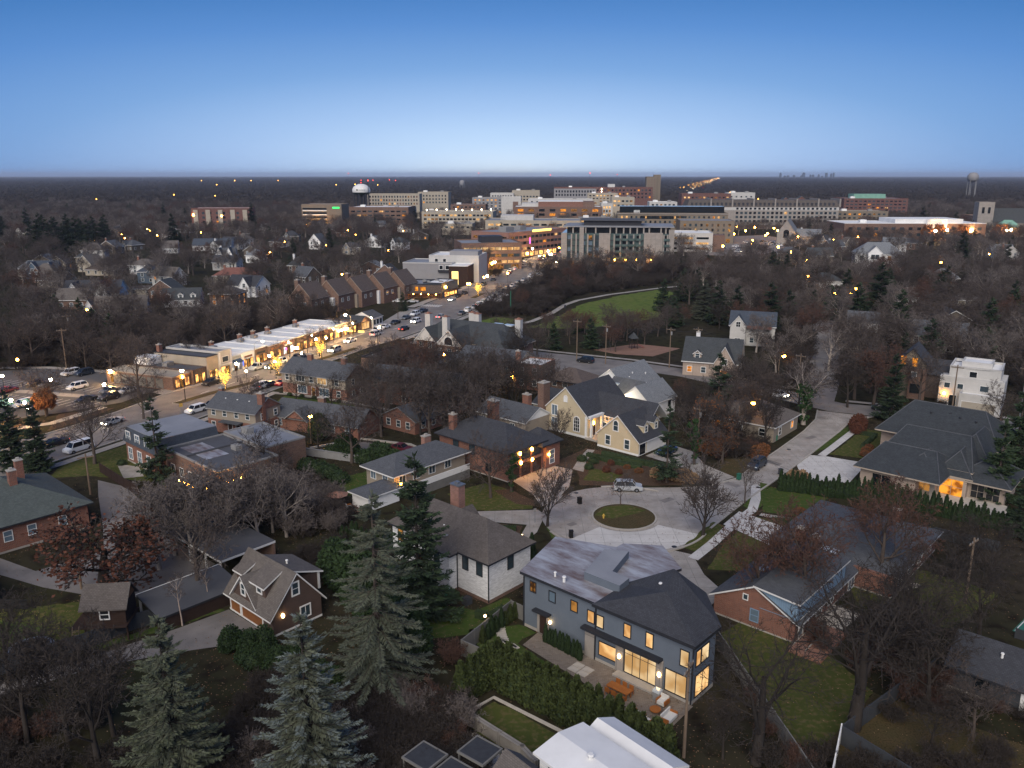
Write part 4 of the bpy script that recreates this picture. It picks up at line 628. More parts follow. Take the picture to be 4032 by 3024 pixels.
for s_ in range(2):
    for k in range(6):
        a = P[s_].lerp(P[s_ + 1], k / 6); a.z -= .35 * math.sin(math.pi * k / 6); n_ = P[s_].lerp(P[s_ + 1], (k + 1) / 6); n_.z -= .35 * math.sin(math.pi * (k + 1) / 6); wr.tube(a, n_, .02, .02, 4)
        mb = MB(); mb.ball((a.x, a.y, a.z - .15), .2, 0, 8, 5); mb.build('bulb', 'globe_amber', b)
wr.build('wire', 'black_metal', b)
# ---- brick flats along the street
b = Bld('house', 'two-storey flats with taupe upper wall and brick end gable by the street', 'house', -61.6, 158.2, -24)
b.walls(0, 1.0, 12.4, 8.4, 0, 2.7, 'red_brick'); b.walls(0, 1.0, 12.2, 8.4, 2.7, 5.2, 'taupe_siding', name='upper_wall'); b.gable(0, 1, 12.4, 8.4, 5.2, 2.2, 'x', .5, .2, 'roof_grey', 'trim_grey', 'red_brick'); S = SF(0, 1, 12.2, 1); b.row(S, (1.2, 4.0, 7.0, 9.8), 3.5, .9, 1.2, pane='glass', ny=2); b.row(S, (1.0, 9.8), .9, .9, 1.2, pane='glass', ny=2); b.door(S, 5.2, 1, 2.0, 'dark_wood'); b.door(S, 7.2, 1, 2.0, 'dark_wood'); b.box('porch_roof', 3.9, -.4, 2.5, 9, 1, 2.75, 'roof_grey'); b.chimney(12.0, 3.2, 3, 8.6, 1.2, .9); E_ = EF(0, 1, 12.4, 8.4); b.row(E_, (1.4, 5.2), 3.3, .9, 1.2, pane='glass', ny=2); b.row(E_, (1.4, 5.2), .9, .9, 1.2, pane='glass', ny=2); b.chimney(.3, 5, 5, 8.0, .9, .7)
for x in (3, 6, 9): b.vent(x, 3.2, 6.2, .3, .12)
b = Bld('house', 'low brick bungalow flats with grey roof next to the taupe flats', 'house', -49, 161, -24)
b.walls(0, 0, 21, 8, 0, 3.0, 'red_brick'); b.gable(0, 0, 21, 8, 3.0, 2.4, 'x', .5, .3, 'roof_grey', 'trim_grey', 'red_brick'); b.gable(4.5, -1, 9.5, 4, 3.0, 1.8, 'y', .4, .3, 'roof_grey', 'trim_grey', 'red_brick'); S = SF(0, 0, 21, 0); b.row(S, (1.5, 11, 14.4, 18), .9, 1.1, 1.3, pane='glass_sky', ny=2); b.door(S, 12.8, 1, 2.0); b.box('porch_roof', 12.2, -1.2, 2.3, 14.2, 0, 2.5, 'trim_white'); b.chimney(9.5, 4.4, 4.4, 6.4, 1.5, .8, 'brown_brick')
b = Bld('house', 'long two-storey taupe and brick flats with two chimneys facing the lawn', 'house', -53.8, 189.4, -26)
b.walls(0, -.8, 18.6, 7.6, 0, 2.7, 'red_brick', .3, 'curb'); b.walls(-.1, -.9, 18.4, 7.7, 2.7, 5.5, 'taupe_siding', name='upper_wall'); b.gable(0, -.9, 18.6, 7.7, 5.5, 2.5, 'x', .6, .2, 'roof_grey', 'trim_grey', 'red_brick'); S = SF(-.1, -.9, 18.4, -.9); b.row(S, (1.2, 8.3, 15.5), 3.5, 1.0, 1.4, pane='glass', ny=2, fw=.12); b.win(S, 4.4, 3.5, 2.4, 1.6, pane='glass', nx=3, fw=.14); b.win(S, 10.6, 3.4, 2.5, 1.7, pane='lit_pale', nx=3, fw=.14)
S = SF(0, -.8, 18.6, -.8); b.win(S, 4.6, .7, 2.5, 1.7, pane='glass_sky', nx=3, fw=.16); b.win(S, 10.9, .6, 2.6, 1.8, pane='glass_sky', nx=3, fw=.16); b.win(S, 15.8, .8, 1.0, 1.4, pane='glass', ny=2); b.win(S, 8.6, .3, 1.0, 2.1, pane='lit_dim', frame='trim_white', name='door'); b.row(EF(0, -.8, 18.6, 7.6), (2, 5), 3.5, .9, 1.3, pane='glass', ny=2); b.row(EF(0, -.8, 18.6, 7.6), (2, 5), .8, .9, 1.3, pane='glass', ny=2); b.chimney(5.4, 3.2, 6.8, 9.2, 1.3, .8); b.chimney(15.2, 3.2, 6.8, 9.2, 1.3, .8)
b = Bld('house', 'brick flats half hidden by bare trees, right of the two-chimney flats', 'house', -32.6, 181.5, -26)
b.walls(0, 0, 24, 8, 0, 5.5, 'red_brick'); b.gable(0, 0, 24, 8, 5.5, 2.4, 'x', .5, .2, 'roof_grey', 'trim_grey', 'red_brick'); S = SF(0, 0, 24, 0); b.row(S, (1.5, 5, 9, 13, 17, 21), 3.5, .9, 1.3, ny=2); b.row(S, (1.5, 9, 13, 21), .9, .9, 1.3, ny=2); b.door(S, 5.2); b.door(S, 17.2)
b = Bld('house', 'grey-roofed brick flats ending in a bare brick wall by the parking court', 'house', -12.5, 204.5, -26)
b.walls(0, -4, 17, 8, 0, 5.6, 'taupe_siding'); b.gable(0, -4, 17, 8, 5.6, 2.4, 'x', .5, .2, 'roof_grey', 'trim_grey', 'taupe_siding'); b.walls(17, -4.4, 24.0, 3.4, 0, 6.0, 'red_brick'); b.flat(17, -4.4, 24.0, 3.4, 6.0, 'membrane_white', 'red_brick', .35); S = SF(17, -4.4, 24, -4.4); b.row(S, (1.2, 4.6), 3.9, .9, 1.4, ny=2, fw=.13); b.row(S, (1.2, 4.6), 1, .9, 1.5, ny=2, fw=.13); b.row(SF(0, -4, 17, -4), (2, 6, 10, 14), 3.6, 1.2, 1.3, pane='glass_sky', nx=2); b.row(SF(0, -4, 17, -4), (2, 6, 10, 14), .9, 1.2, 1.3, nx=2); b.row(EF(17, -4.4, 24, 3.4), (2, 5), 3.6, .9, 1.4, ny=2); b.lampw(16, -4.3, 2.6, .25, 'globe_amber'); b.chimney(16.6, -2, 5, 8.8, 1, 1)
b = Bld('house', 'small brick bungalow with three windows under its gable, among bare trees', 'house', -26.4, 161.4, -37)
b.walls(0, 0, 9, 8, 0, 2.9, 'red_brick'); b.gable(0, 0, 9, 8, 2.9, 2.2, 'y', .4, .3, 'roof_grey', 'trim_grey', 'red_brick'); b.row(SF(0, 0, 9, 0), (1.2, 4.0, 6.6), .9, 1.0, 1.3, ny=2); b.row(EF(0, 0, 9, 8), (2, 5), .9, 1, 1.3, ny=2)
b = Bld('house', 'grey-roofed cottage behind the black-roofed brick house', 'house', -7, 163, -42)
b.walls(0, 0, 13, 8, 0, 3.2, 'taupe_siding'); b.gable(0, 0, 13, 8, 3.2, 2.2, 'x', .4, .3, 'roof_grey', 'trim_white', 'white_siding'); b.row(SF(0, 0, 13, 0), (1, 4, 9), .9, 1.1, 1.3, nx=2); b.chimney(9, 5, 3, 7.2, 1.6, 1)
b = Bld('pavilion', 'brown hip roof of a low pavilion beside the parking court', 'pavilion', 7.5, 193, -35)
b.hip(0, 0, 11, 9, 2.6, 2.4, .3, 'roof_mauve', 'trim_dark'); b.walls(1, 1, 10, 8, 0, 2.5, 'brown_brick'); b.row(SF(1, 1, 10, 1), (1, 4, 7), .9, 1.2, 1.2)
# ---- brick flats at the left edge, garages round the yard
b = Bld('house', 'brick building with broad green-grey hip roof and two chimneys at the left edge', 'house', -89, 106.6, -42)
b.walls(0, 6, 17, 22, 0, 4.0, 'red_brick', .3, 'curb'); b.hip(0, 6, 17, 22, 4.0, 4.0, .7, 'roof_green', 'trim_dark'); b.chimney(6.4, 17, 5, 9.4, .9, 1); b.chimney(10.5, 14.8, 6, 9.4, .9, 1); S = SF(0, 6, 17, 6); b.row(S, (11.5, 14), 1.6, 1.0, 1.4, pane='glass_sky', ny=2); E_ = EF(0, 6, 17, 22); b.row(E_, (2, 5, 8, 12), 1.6, 1, 1.4, pane='glass_sky', ny=2)
b = Bld('house', 'low brick wing with green-grey roof and lit windows behind the rust-leaved oak', 'house', -82, 96, -42)
b.walls(0, 0, 20, 8, 0, 3.2, 'red_brick', .3, 'curb'); b.hip(0, 0, 20, 8, 3.2, 2.4, .6, 'roof_green', 'trim_dark'); S = SF(0, 0, 20, 0); b.row(S, (2, 8.5, 12, 16), .9, 1.4, 1.4, pane='glass', nx=2); b.win(S, 5.0, .9, 1.6, 1.4, pane='lit_orange', nx=2); b.win(S, 10.2, .1, 1, 2.1, pane='dark_wood', name='door'); b.lampw(10, -.2, 2.4, .2, 'globe_amber'); b.lampw(20.15, 5, 2.9, .26, 'globe_white', 'flood_lamp')
b = Bld('carport', 'open car shelter with flat black roof, far side of the yard', 'carport', -49.6, 106.4, -41)
mb = MB(); mb.box(0, 0, 2.5, 17, 8, 2.8, 1, 0); b.add('roof', mb, ['membrane_dark', 'trim_white']); b.walls(0, 7.6, 17, 7.9, 0, 2.5, 'brown_brick')
for x in (.3, 4.5, 8.7, 12.9, 16.6): b.box('post', x - .1, .1, 0, x + .1, .3, 2.5, 'trim_white')
b.occ(0, 0, 17, 8)
b = Bld('carport', 'long low shelter with sloping black roof and white edge beside the playhouse', 'carport', -43.6, 86.6, 48)
mb = MB(); mb.slab([(0, -5.6, 1.9), (10.4, -5.6, 1.9), (10.4, 0, 2.8), (0, 0, 2.8)], .25); b.add('roof', mb, ['membrane_dark', 'trim_dark']); b.box('edge_board', 0, .01, 2.5, 10.4, .12, 2.84, 'trim_white'); b.walls(0, -5.4, 10.4, -5.2, 0, 1.7, 'dark_wood')
for x in (.3, 3.6, 6.9, 10.1): b.box('post', x - .1, -.3, 0, x + .1, -.1, 2.5, 'trim_white')
b.occ(0, -5.6, 10.4, 0)
# ================================================================ shops along the street (frame: x along the street, y away from it)
def shop(lx0, lx1, h, d, wall, roof, label, lit='shop_lit', fy=0, sign=None, awn=None, nwin=3, par=.45, cap=None, upper=None, z=0):
    b = Bld('shop', label, 'shop', *T(lx0, fy), 68); L = lx1 - lx0
    b.walls(0, 0, L, d, 0, h, wall); b.flat(0, 0, L, d, h, roof, cap or wall, par)
    F_ = SF(0, 0, L, 0); n = nwin; ww = (L - 1.2) / n
    # the street side is seen from its right: the shop front lies on y = 0
    for i in range(n):
        if i == n // 2: b.win(F_, .6 + i * ww + .15, .05, min(1.1, ww - .3), 2.3, pane='lit_dim', frame='trim_dark', name='door'); 
        else: b.win(F_, .6 + i * ww + .15, .5, ww - .3, 2.0, pane=lit, frame='trim_dark', nx=2, name='shop_window')
    if awn: mb = MB(); mb.slab([(.4, -1.2, 2.5), (L - .4, -1.2, 2.5), (L - .4, -.02, 3.2), (.4, -.02, 3.2)], .1, 0, 0); b.add('awning', mb, awn)
    if sign: b.box('sign_board', L * .2, -.12, 2.85, L * .8, -.02, 3.35, sign)
    if upper:
        for i in range(upper): b.win(F_, 1 + i * (L - 2) / max(upper, 1) + .3, 3.7, (L - 2) / upper - .6, 1.3, pane='glass', frame='trim_white', fw=.15)
    return b
b = shop(-4.4, 1.6, 3.2, 21, 'brown_brick', 'membrane_tan', 'low tan-roofed brick shop at the car park end of the row', fy=-.6, cap='trim_tan', par=.2); b.lampw(3, -.3, 2.8, .3, 'globe_amber'); b.lampw(-.3, 19.5, 3.1, .35, 'globe', 'flood_lamp'); b.win((0, 21, 0, 0), 1.2, .4, 1.4, 2.2, pane='lit_dim', frame='trim_tan', name='window')
for i in range(6): b.box('wall_panel', -.09, 3 + i * 2.7, .3, -.01, 5.2 + i * 2.7, 2.7, 'fence_grey')
b = shop(1.7, 6.4, 3.6, 19, 'dark_brick', 'membrane_dark', 'small dark shop with two lit windows beside the tan-roofed one', fy=-1.2, par=.2); b.unit(1, 9, 3.65, 2.4, 1.6, 1); b.box('penthouse', .3, 14, 3.65, 4.4, 19, 5.6, 'white_siding')
b = shop(6.5, 10.5, 6.0, 17, 'cream_stucco', 'membrane_dark', 'white two-storey shop with long blank cream side wall', fy=-1.4, cap='black_metal', par=.15); b.chimney(1, 16, 5, 8.0, 1.1, .9)
b = shop(10.6, 15.4, 6.2, 17, 'white_stucco', 'membrane_grey', 'white two-storey shop front with framed upper window', fy=-1.5, upper=1, nwin=2); b.box('front_frame', .2, -.3, 2.9, 4.6, -.02, 3.2, 'trim_white'); b.box('front_frame', .1, -.3, 3.3, .5, -.02, 6.3, 'trim_white'); b.box('front_frame', 4.3, -.3, 3.3, 4.7, -.02, 6.3, 'trim_white')
row_ = [(15.5, 20, 'white_stucco', 'shop with blue awning and bright white window', 'shop_cool', 'awning_blue', None), (20.1, 25.2, 'white_siding', 'white-fronted shop with red sign board and wreath windows', 'shop_lit', None, 'red_brick'), (25.3, 31, 'brown_brick', 'brick-fronted shop with dark sign and two glowing windows', 'shop_lit', None, 'dark_metal'),
        (31.1, 37, 'brown_brick', 'shop with warm orange window and brick piers, mid row', 'shop_lit', None, 'teak'), (37.1, 43, 'pink_brick', 'shop with pale front and small pink neon sign', 'shop_cool', None, 'fabric_white'), (43.1, 49.5, 'dark_brick', 'dark brick shop with paired lanterns by its door', 'shop_lit', None, None),
        (49.6, 56.5, 'red_brick', 'red brick shop with broad orange-lit windows', 'shop_lit', None, 'dark_metal'), (56.6, 63, 'brown_brick', 'shop with busy orange display, third from the far end of the white roofs', 'shop_lit', None, None), (63.1, 71, 'white_stucco', 'end shop of the white roofs with lit canopy', 'shop_lit', 'fabric_white', None)]
for i, (a, c, wl, lb, li, aw, sg) in enumerate(row_):
    b = shop(a, c, 4.0 + (i % 3) * .12, 14.5, wl, 'membrane_white', lb, li, -.6 - (i % 2) * .15, sg, aw, cap='trim_white', par=.25)
    if i in (0, 1, 3, 4, 5, 7): b.unit(1.2, 10.5, 4.2, 1.8, 1.3, .9); b.chimney((c - a) * .6, 12.6, 4, 6.0, 1.0, .9)
    if i == 0: b.box('neon_sign', 4.2, -.9, 1.2, 4.3, -.75, 2.6, 'neon_blue')
    if i == 4: b.box('neon_sign', 1.4, -.12, 1.5, 2.2, -.04, 2.2, 'neon_pink')
    if i == 8:
        for q in range(4): b.lampw(1.2 + q * 1.7, -1.0, 2.7, .14, 'globe')
b = shop(71.1, 76.5, 3.8, 11, 'dark_brick', 'membrane_grey', 'small grey-roofed cafe past the white roofs', fy=-.4); b.box('roof_edge', -.2, -1.2, 3.3, 5.6, -.05, 3.6, 'roof_grey')
b = Bld('shop', 'glass-fronted brick corner shop with sloping roof at the end of the row', 'shop', *T(78, -.6), 68); b.walls(0, 0, 7, 9, 0, 3.2, 'brown_brick'); b.gable(0, 0, 7, 9, 3.2, 1.6, 'y', .3, .2, 'roof_slate', 'trim_grey', 'brown_brick'); b.win(SF(0, 0, 7, 0), 1, .5, 4.6, 2.2, pane='lit', frame='trim_dark', nx=3); b.win((0, 9, 0, 0), 5, .5, 3, 2, pane='lit_dim', frame='trim_dark')
b = Bld('shop', 'white little shop with grey gable roof last before the crossing', 'shop', *T(86, -.6), 68); b.walls(0, 0, 6.4, 8, 0, 3.4, 'white_siding'); b.gable(0, 0, 6.4, 8, 3.4, 1.8, 'x', .3, .2, 'roof_grey', 'trim_white', 'white_siding'); b.row(SF(0, 0, 6.4, 0), (.6, 2.6, 4.6), 1.0, 1.2, 1.5, pane='glass', nx=2, ny=2, frame='trim_dark'); b.win((0, 8, 0, 0), 4.5, 1, 2, 1.4, pane='glass_sky', frame='trim_white', nx=2)
# brown townhouses with steep roofs behind the shops
for i, (x, y) in enumerate(((-82, 301), (-74.5, 312), (-67.5, 322), (-60.5, 332), (-53.5, 342))):
    b = Bld('townhouse', ['brown brick townhouse with blank gable, first of the steep-roofed row', 'brown townhouse with pale bay, second of the steep-roofed row', 'brown townhouse with stepped chimney wall, middle of the steep row', 'brown townhouse with white gable panel, fourth of the steep row', 'brown townhouse at the crossing end of the steep row'][i], 'townhouse', x, y, -22)
    b.walls(0, 0, 10, 11, 0, 6.5, 'brown_brick'); b.gable(0, 0, 10, 11, 6.5, 5.2, 'y', .3, .2, 'roof_mauve', 'trim_tan', 'brown_brick'); S = SF(0, 0, 10, 0); b.win(S, 3.4, 6.6, 1.6, 1.2, pane='glass', nx=2); b.win(S, 5.4, 3.4, 2.2, 1.4, pane='glass_sky', nx=2); b.win(S, 5.4, .8, 2.2, 1.4, pane='lit_dim' if i in (1, 3) else 'glass', nx=2); b.win(S, 1.2, .8, 1.2, 1.9, pane='glass_dark'); b.chimney(.6, 5, 6, 12.4, 1.6, 1.6, 'brown_brick'); b.row((10, 0, 10, 11), (2, 6), 3.4, 1.2, 1.4, nx=2)
    if i: b.box('bay', 4.8, -1, 0, 8.4, 0, 5.2, 'white_siding' if i in (1, 3) else 'taupe_siding')
# ---- slate-roofed mansion block with white chimneys
b = Bld('apartment_building', 'rambling slate-roofed block with tall white chimneys beside the street', 'apartments', -27, 229, -30)
b.walls(0, 0, 31, 12, 0, 5.6, 'brown_brick'); b.hip(0, 0, 31, 12, 5.6, 5.0, .6, 'roof_slate', 'trim_tan'); b.walls(10, -5, 19, 2, 0, 5.4, 'brown_brick'); b.gable(10, -5, 19, 5, 5.4, 4.4, 'y', .4, .3, 'roof_slate', 'trim_white', 'white_stucco'); b.walls(22, -4, 31, 4, 0, 5.4, 'brown_brick'); b.hip(21.5, -4.5, 31.5, 7, 5.4, 4.4, .4, 'roof_slate', 'trim_tan'); b.gable(1, -2, 8, 6, 5.4, 3.8, 'y', .3, .3, 'roof_slate', 'trim_white', 'white_stucco')
for x, y in ((2, 3.4), (9.4, 1.2), (14.5, 9.5), (29, 7.5), (12, 10.8)): b.chimney(x, y, 6, 12.2, 1.7, 1.4, 'white_stucco', 'terracotta')
for x in (21, 24.6): b.box('skylight', x, 6.6, 10.0, x + 2.6, 8.6, 10.3, 'skylight')
S = SF(10, -5, 19, -5); b.win(S, 3, 5.6, 2.6, 2.2, pane='glass_dark', frame='trim_white', arch=True); b.row(S, (1, 4, 7), 3.0, 1.2, 1.5, nx=2); b.row(SF(22, -4, 31, -4), (1, 4, 7), 3.0, 1.2, 1.5, nx=2); b.row(SF(22, -4, 31, -4), (1, 4, 7), .8, 1.2, 1.5, nx=2); b.row(SF(0, 0, 10, 0), (1, 4, 7), 3, 1.2, 1.5, nx=2)
b = Bld('office', 'long flat dark-roofed building dotted with roof units between flats and street', 'office', -41.5, 203, -24); b.walls(0, 6, 30, 20, 0, 4.2, 'brown_brick'); b.flat(0, 6, 30, 20, 4.2, 'membrane_dark', 'black_metal', .4)
for k in range(9): b.unit(2 + (k % 5) * 5.4, 8 + (k // 5) * 5.5, 4.25, 1.8, 1.3, .6, 'membrane_grey')
b.lampw(20, 14, 5.2, .2, 'globe_amber'); b.grid(SF(0, 6, 30, 6), 8, (1.2,), 1.6, 1.6)
# ---- across the crossing: bistro, white building, brick offices
b = Bld('restaurant', 'dark flat-roofed restaurant with orange windows and long terrace roof at the crossing', 'restaurant', -48.5, 344.5, -8); b.walls(0, 0, 19.5, 16, 0, 5.6, 'dark_brick'); b.flat(0, 0, 19.5, 16, 5.6, 'membrane_grey', 'dark_metal', .5); S = SF(0, 0, 19.5, 0); b.win(S, 4, 3.1, 2.4, 1.9, pane='lit_orange', frame='trim_dark'); b.win(S, 8, 3.1, 1.4, 1.7, pane='lit_orange', frame='trim_dark'); b.win(S, 10.2, 3.1, 2.4, 1.7, pane='lit_orange', frame='trim_dark'); b.box('terrace_roof', -.5, -3.5, 2.5, 20, 0, 2.75, 'roof_mauve')
for k in range(6): b.box('terrace_post', .2 + k * 3.8, -3.3, 0, .4 + k * 3.8, -3.1, 2.5, 'dark_wood'); b.lampw(1.6 + k * 3.2, -2.6, 2.1, .16, 'globe_amber')
for k in range(7): b.unit(1 + k * 2.6, 4 + (k * 5 % 9), 5.65, 1.7, 1.2, .8)
b = Bld('restaurant', 'navy corner restaurant with hanging lamps next to the dark restaurant', 'restaurant', -29, 342.5, 68); b.walls(0, 0, 15, 9, 0, 6.0, 'slate_blue_siding'); b.flat(0, 0, 15, 9, 6.0, 'membrane_white', 'dark_metal', .4); b.lampw(2, -.6, 4.6, .4, 'globe_amber'); b.lampw(-.4, 5, 4.2, .4, 'globe_amber'); b.box('awning', 1, -2.2, 2.6, 14, 0, 2.9, 'dark_wood'); b.grid(SF(0, 0, 15, 0), 5, (.5,), 2, 1.9, lit=1, litp=('shop_lit',), frame='trim_dark'); b.grid((0, 9, 0, 0), 2, (.5, 3.4), 2, 1.6, lit=.7, frame='trim_dark')
b = Bld('office', 'white office box with plain grey flank wall and brown timber corner', 'office', -52, 394, -10); b.walls(0, 0, 24, 20, 0, 9.4, 'grey_panel'); b.flat(0, 0, 24, 20, 9.4, 'membrane_grey', 'white_stucco', .4); b.walls(11, 7, 35.5, 26, 0, 12.3, 'white_stucco'); b.flat(11, 7, 35.5, 26, 12.3, 'membrane_white', 'white_stucco', .5); b.box('penthouse', 20, 12, 12.3, 34, 22, 14.4, 'grey_panel'); b.walls(24, -6, 33, 6.9, 0, 9.0, 'dark_wood'); b.flat(24, -6, 33, 6.9, 9.0, 'membrane_white', 'trim_white', .3); b.grid(SF(24, -6, 30, -6), 1, (.6,), 3, 6.0, lit=1, litp=('sign_yellow',), frame='trim_white')
b.box('balcony', 17.5, -1.2, 5.6, 24, 0, 6.6, 'dark_metal'); b.row((24, 0, 24, 7), (1,), 6.6, 1.6, 1.6, pane='glass_dark'); b.row(SF(11, 7, 24, 7), (3, 7), 9.6, 1.4, 1.4, pane='glass_dark'); b.row(SF(0, 0, 24, 0), (18, 21), 6.8, 1.6, 1.7, pane='glass_dark', fw=.2)
b = Bld('office', 'warm brick corner building with tall arched windows next to the white office', 'office', -18.5, 402, 66); b.walls(0, 0, 16, 14, 0, 11.2, 'pink_brick'); b.flat(0, 0, 16, 14, 11.2, 'membrane_grey', 'pink_brick', .5); b.grid(SF(0, 0, 16, 0), 5, (6,), 1.4, 3.6, arch=True, frame='trim_tan', panes=('glass', 'lit_dim')); b.grid(SF(0, 0, 16, 0), 4, (.6,), 2.4, 2.6, lit=1, litp=('shop_lit',), frame='trim_dark'); b.grid((0, 14, 0, 0), 3, (6,), 1.4, 3.6, arch=True, frame='trim_tan')
b = Bld('office', 'curved-looking brown brick office with lit ribbon windows beside the street', 'office', -27, 446, 12); b.walls(0, 0, 33, 28, 0, 14, 'brown_brick'); b.flat(0, 0, 33, 28, 14, 'membrane_grey', 'brown_brick', .6); b.box('penthouse', 12, 8, 14, 24, 18, 17.5, 'dark_metal')
for z, p in ((10.6, ('lit', 'lit_pale', 'lit')), (7.0, ('glass', 'lit_dim')), (3.6, ('lit_dim', 'glass', 'lit'))): b.grid(SF(0, 0, 33, 0), 9, (z,), 3.0, 1.5, panes=p, seed=int(z), frame='trim_dark', mg=1); b.grid(EF(0, 0, 33, 28), 7, (z,), 3, 1.5, panes=p, seed=int(z) + 5, frame='trim_dark')
b.grid(SF(0, 0, 33, 0), 7, (.3,), 3.6, 2.5, lit=.8, frame='trim_dark'); b.lampw(16, -2, 3.6, .5, 'globe_amber')
b = Bld('office', 'long brick office strip with yellow lit roof sign stepping up the street', 'office', -2, 508, 52); b.walls(0, 0, 62, 30, 0, 15.4, 'pink_brick'); b.flat(0, 0, 62, 30, 15.4, 'membrane_grey', 'pink_brick', .6); b.grid(SF(0, 0, 62, 0), 14, (11.8, 8.2, 4.6), 3.2, 1.5, lit=.15, panes=('glass_dark', 'glass'), frame='trim_dark'); b.grid((0, 30, 0, 0), 7, (11.8, 8.2, 4.6), 3.2, 1.5, lit=.2, panes=('glass_dark',), frame='trim_dark'); b.grid(SF(0, 0, 62, 0), 12, (.6,), 3.6, 2.6, lit=.9, litp=('shop_lit', 'lit'), frame='trim_dark'); b.box('roof_sign', 24, -.5, 15.2, 44, -.1, 16.6, 'sign_yellow'); b.unit(10, 10, 15.5, 8, 6, 3); b.unit(30, 14, 15.5, 6, 5, 2.5); b.box('neon_sign', 21, -.6, 8, 21.4, -.1, 12, 'neon_pink')
# ---- glass and stone condominium above the park
b = Bld('apartment_building', 'glass and pale stone apartment block with tall fins above the park woods', 'apartments', 27.5, 466, -8)
b.walls(0, 0, 62, 34, 0, 18.6, 'glass_green'); b.walls(3, 3, 60, 32, 18.6, 22.0, 'glass_dark', name='upper_wall'); mb = MB(); mb.box(1, 1.0, 21.9, 62, 34, 22.5); b.add('roof', mb, 'membrane_grey'); b.box('penthouse', 12, 8, 22.5, 44, 26, 25.2, 'dark_metal'); b.box('penthouse_roof', 10, 6, 25.2, 46, 28, 25.6, 'membrane_dark')
for x, w_, h_ in ((0, 3.2, 18.8), (10.2, 2.4, 21.9), (21, 6.2, 18.8), (45.6, 10.2, 19.2), (59, 3, 21)): b.box('stone_pier', x, -1.0, -3, x + w_, .2, h_, 'limestone')
for x in (5.4, 8, 14.4, 18, 29, 32.4, 36, 39.6, 43, 56, 58): b.box('stone_fin', x, -.9, 5, x + .8, -.02, 18.2, 'limestone')
for x in (6, 13, 18.6, 26.6, 30, 34, 37.6, 41.4, 45, 48, 54.4, 57): b.box('stone_fin', x, 1.6, 18.6, x + .8, 3.0, 21.8, 'limestone')
rg = random.Random(4)
for z in (5.2, 8.6, 12.0, 15.2):
    b.box('floor_band', 0, -.35, z - .5, 62, -.05, z, 'dark_metal')
    for k in range(15):
        x = 3.6 + k * 3.8
        if 20 < x < 27.2 or 44.5 < x < 55.8: continue
        b.win(SF(0, -.03, 62, 0), x, z + .1, 2.2, 2.2, pane=rg.choice(['glass_dark', 'glass_dark', 'glass_dark', 'glass', 'lit_dim', 'glass_green', 'glass_dark'] if k > 6 else ['glass_green', 'glass', 'glass_sky', 'lit_dim']), frame='trim_dark', fw=.07)
        if k > 6: b.box('balcony', x - .4, -1.5, z - .35, x + 2.8, -.36, z + .9, 'glass_green')
b.box('podium', -1, -2.5, -3, 63, 0, 3.8, 'dark_brick'); b.grid((-1, -2.5, 63, -2.5), 16, (.6,), 2.2, 2.2, lit=.5, litp=('lit_dim', 'lit_orange'), panes=('glass_dark',), frame='trim_dark'); b.grid(EF(0, 0, 62, 34), 7, (5.2, 8.6, 12, 15.2), 2.6, 2.2, lit=.2, panes=('glass', 'glass_dark'), frame='trim_dark')
for x in (30, 36, 42, 50): b.lampw(x, -3.2, 4.6, .4, 'globe_amber')
# ================================================================ downtown
def block(label, x, Y, w_, d, h, ang, wall, roof='membrane_grey', nx=8, zs=None, ww=2, wh=1.5, lit=.2, panes=('glass_dark', 'glass'), frame='trim_dark', par=.6, pent=None, cat='office', fr=False, unit=True, litp=('lit_dim', 'lit_orange', 'lit'), ne=None, nw=None, name='office_building', seed=3):
    b = Bld(name, label, cat, x, Y, ang); b.walls(0, 0, w_, d, 0, h, wall); b.flat(0, 0, w_, d, h, roof, wall if par > .3 else 'trim_white', par, .5)
    if zs is None: zs = [h - 3.3 - 3.6 * i for i in range(int((h - 2) // 3.6))]
    if nx: b.grid(SF(0, 0, w_, 0), nx, zs, ww, wh, lit=lit, panes=panes, frame=frame, fr=fr, seed=seed, litp=litp)
    if ne: b.grid(EF(0, 0, w_, d), ne, zs, ww, wh, lit=lit, panes=panes, frame=frame, fr=fr, seed=seed + 1, litp=litp)
    if nw: b.grid(WF(0, 0, w_, d), nw, zs, ww, wh, lit=lit, panes=panes, frame=frame, fr=fr, seed=seed + 2, litp=litp)
    if pent: b.box('penthouse', w_ * pent[0], d * .3, h, w_ * pent[1], d * .8, h + pent[2], pent[3])
    if unit: b.unit(w_ * .15, d * .3, h + .1, 5, 4, 2.2, 'membrane_white'); b.unit(w_ * .7, d * .5, h + .1, 4, 3, 2, 'trim_grey')
    return b
b = block('beige stone office with long dark window band and set-back top floor', 84, 668, 86, 34, 20.4, -6, 'tan_brick', 'membrane_dark', 22, (16.6, 13, 9.4, 5.8), 1.5, 1.9, .25, pent=(.02, .98, 5.2, 'glass_dark'), frame='trim_tan'); b.box('cornice', -.4, -.5, 19.9, 86.4, -.04, 20.5, 'limestone'); b.win(SF(0, 0, 86, 0), 18, 16.2, 36, 2.4, pane='glass_dark', fr=False); b.walls(46, -34, 86, 0, 0, 16.4, 'tan_brick'); b.flat(46, -34, 86, 0, 16.4, 'membrane_grey', 'tan_brick', .5); b.grid(SF(46, -34, 86, -34), 9, (12.6, 9, 5.4), 1.6, 2, lit=.15, panes=('glass_dark', 'glass'), fr=False); b.grid(EF(46, -34, 86, 0), 8, (12.6, 9, 5.4), 1.6, 2, lit=.15, panes=('glass_dark', 'glass'), fr=False); b.grid(SF(46, -34, 86, -34), 7, (.6,), 3, 3, lit=.7, fr=False)
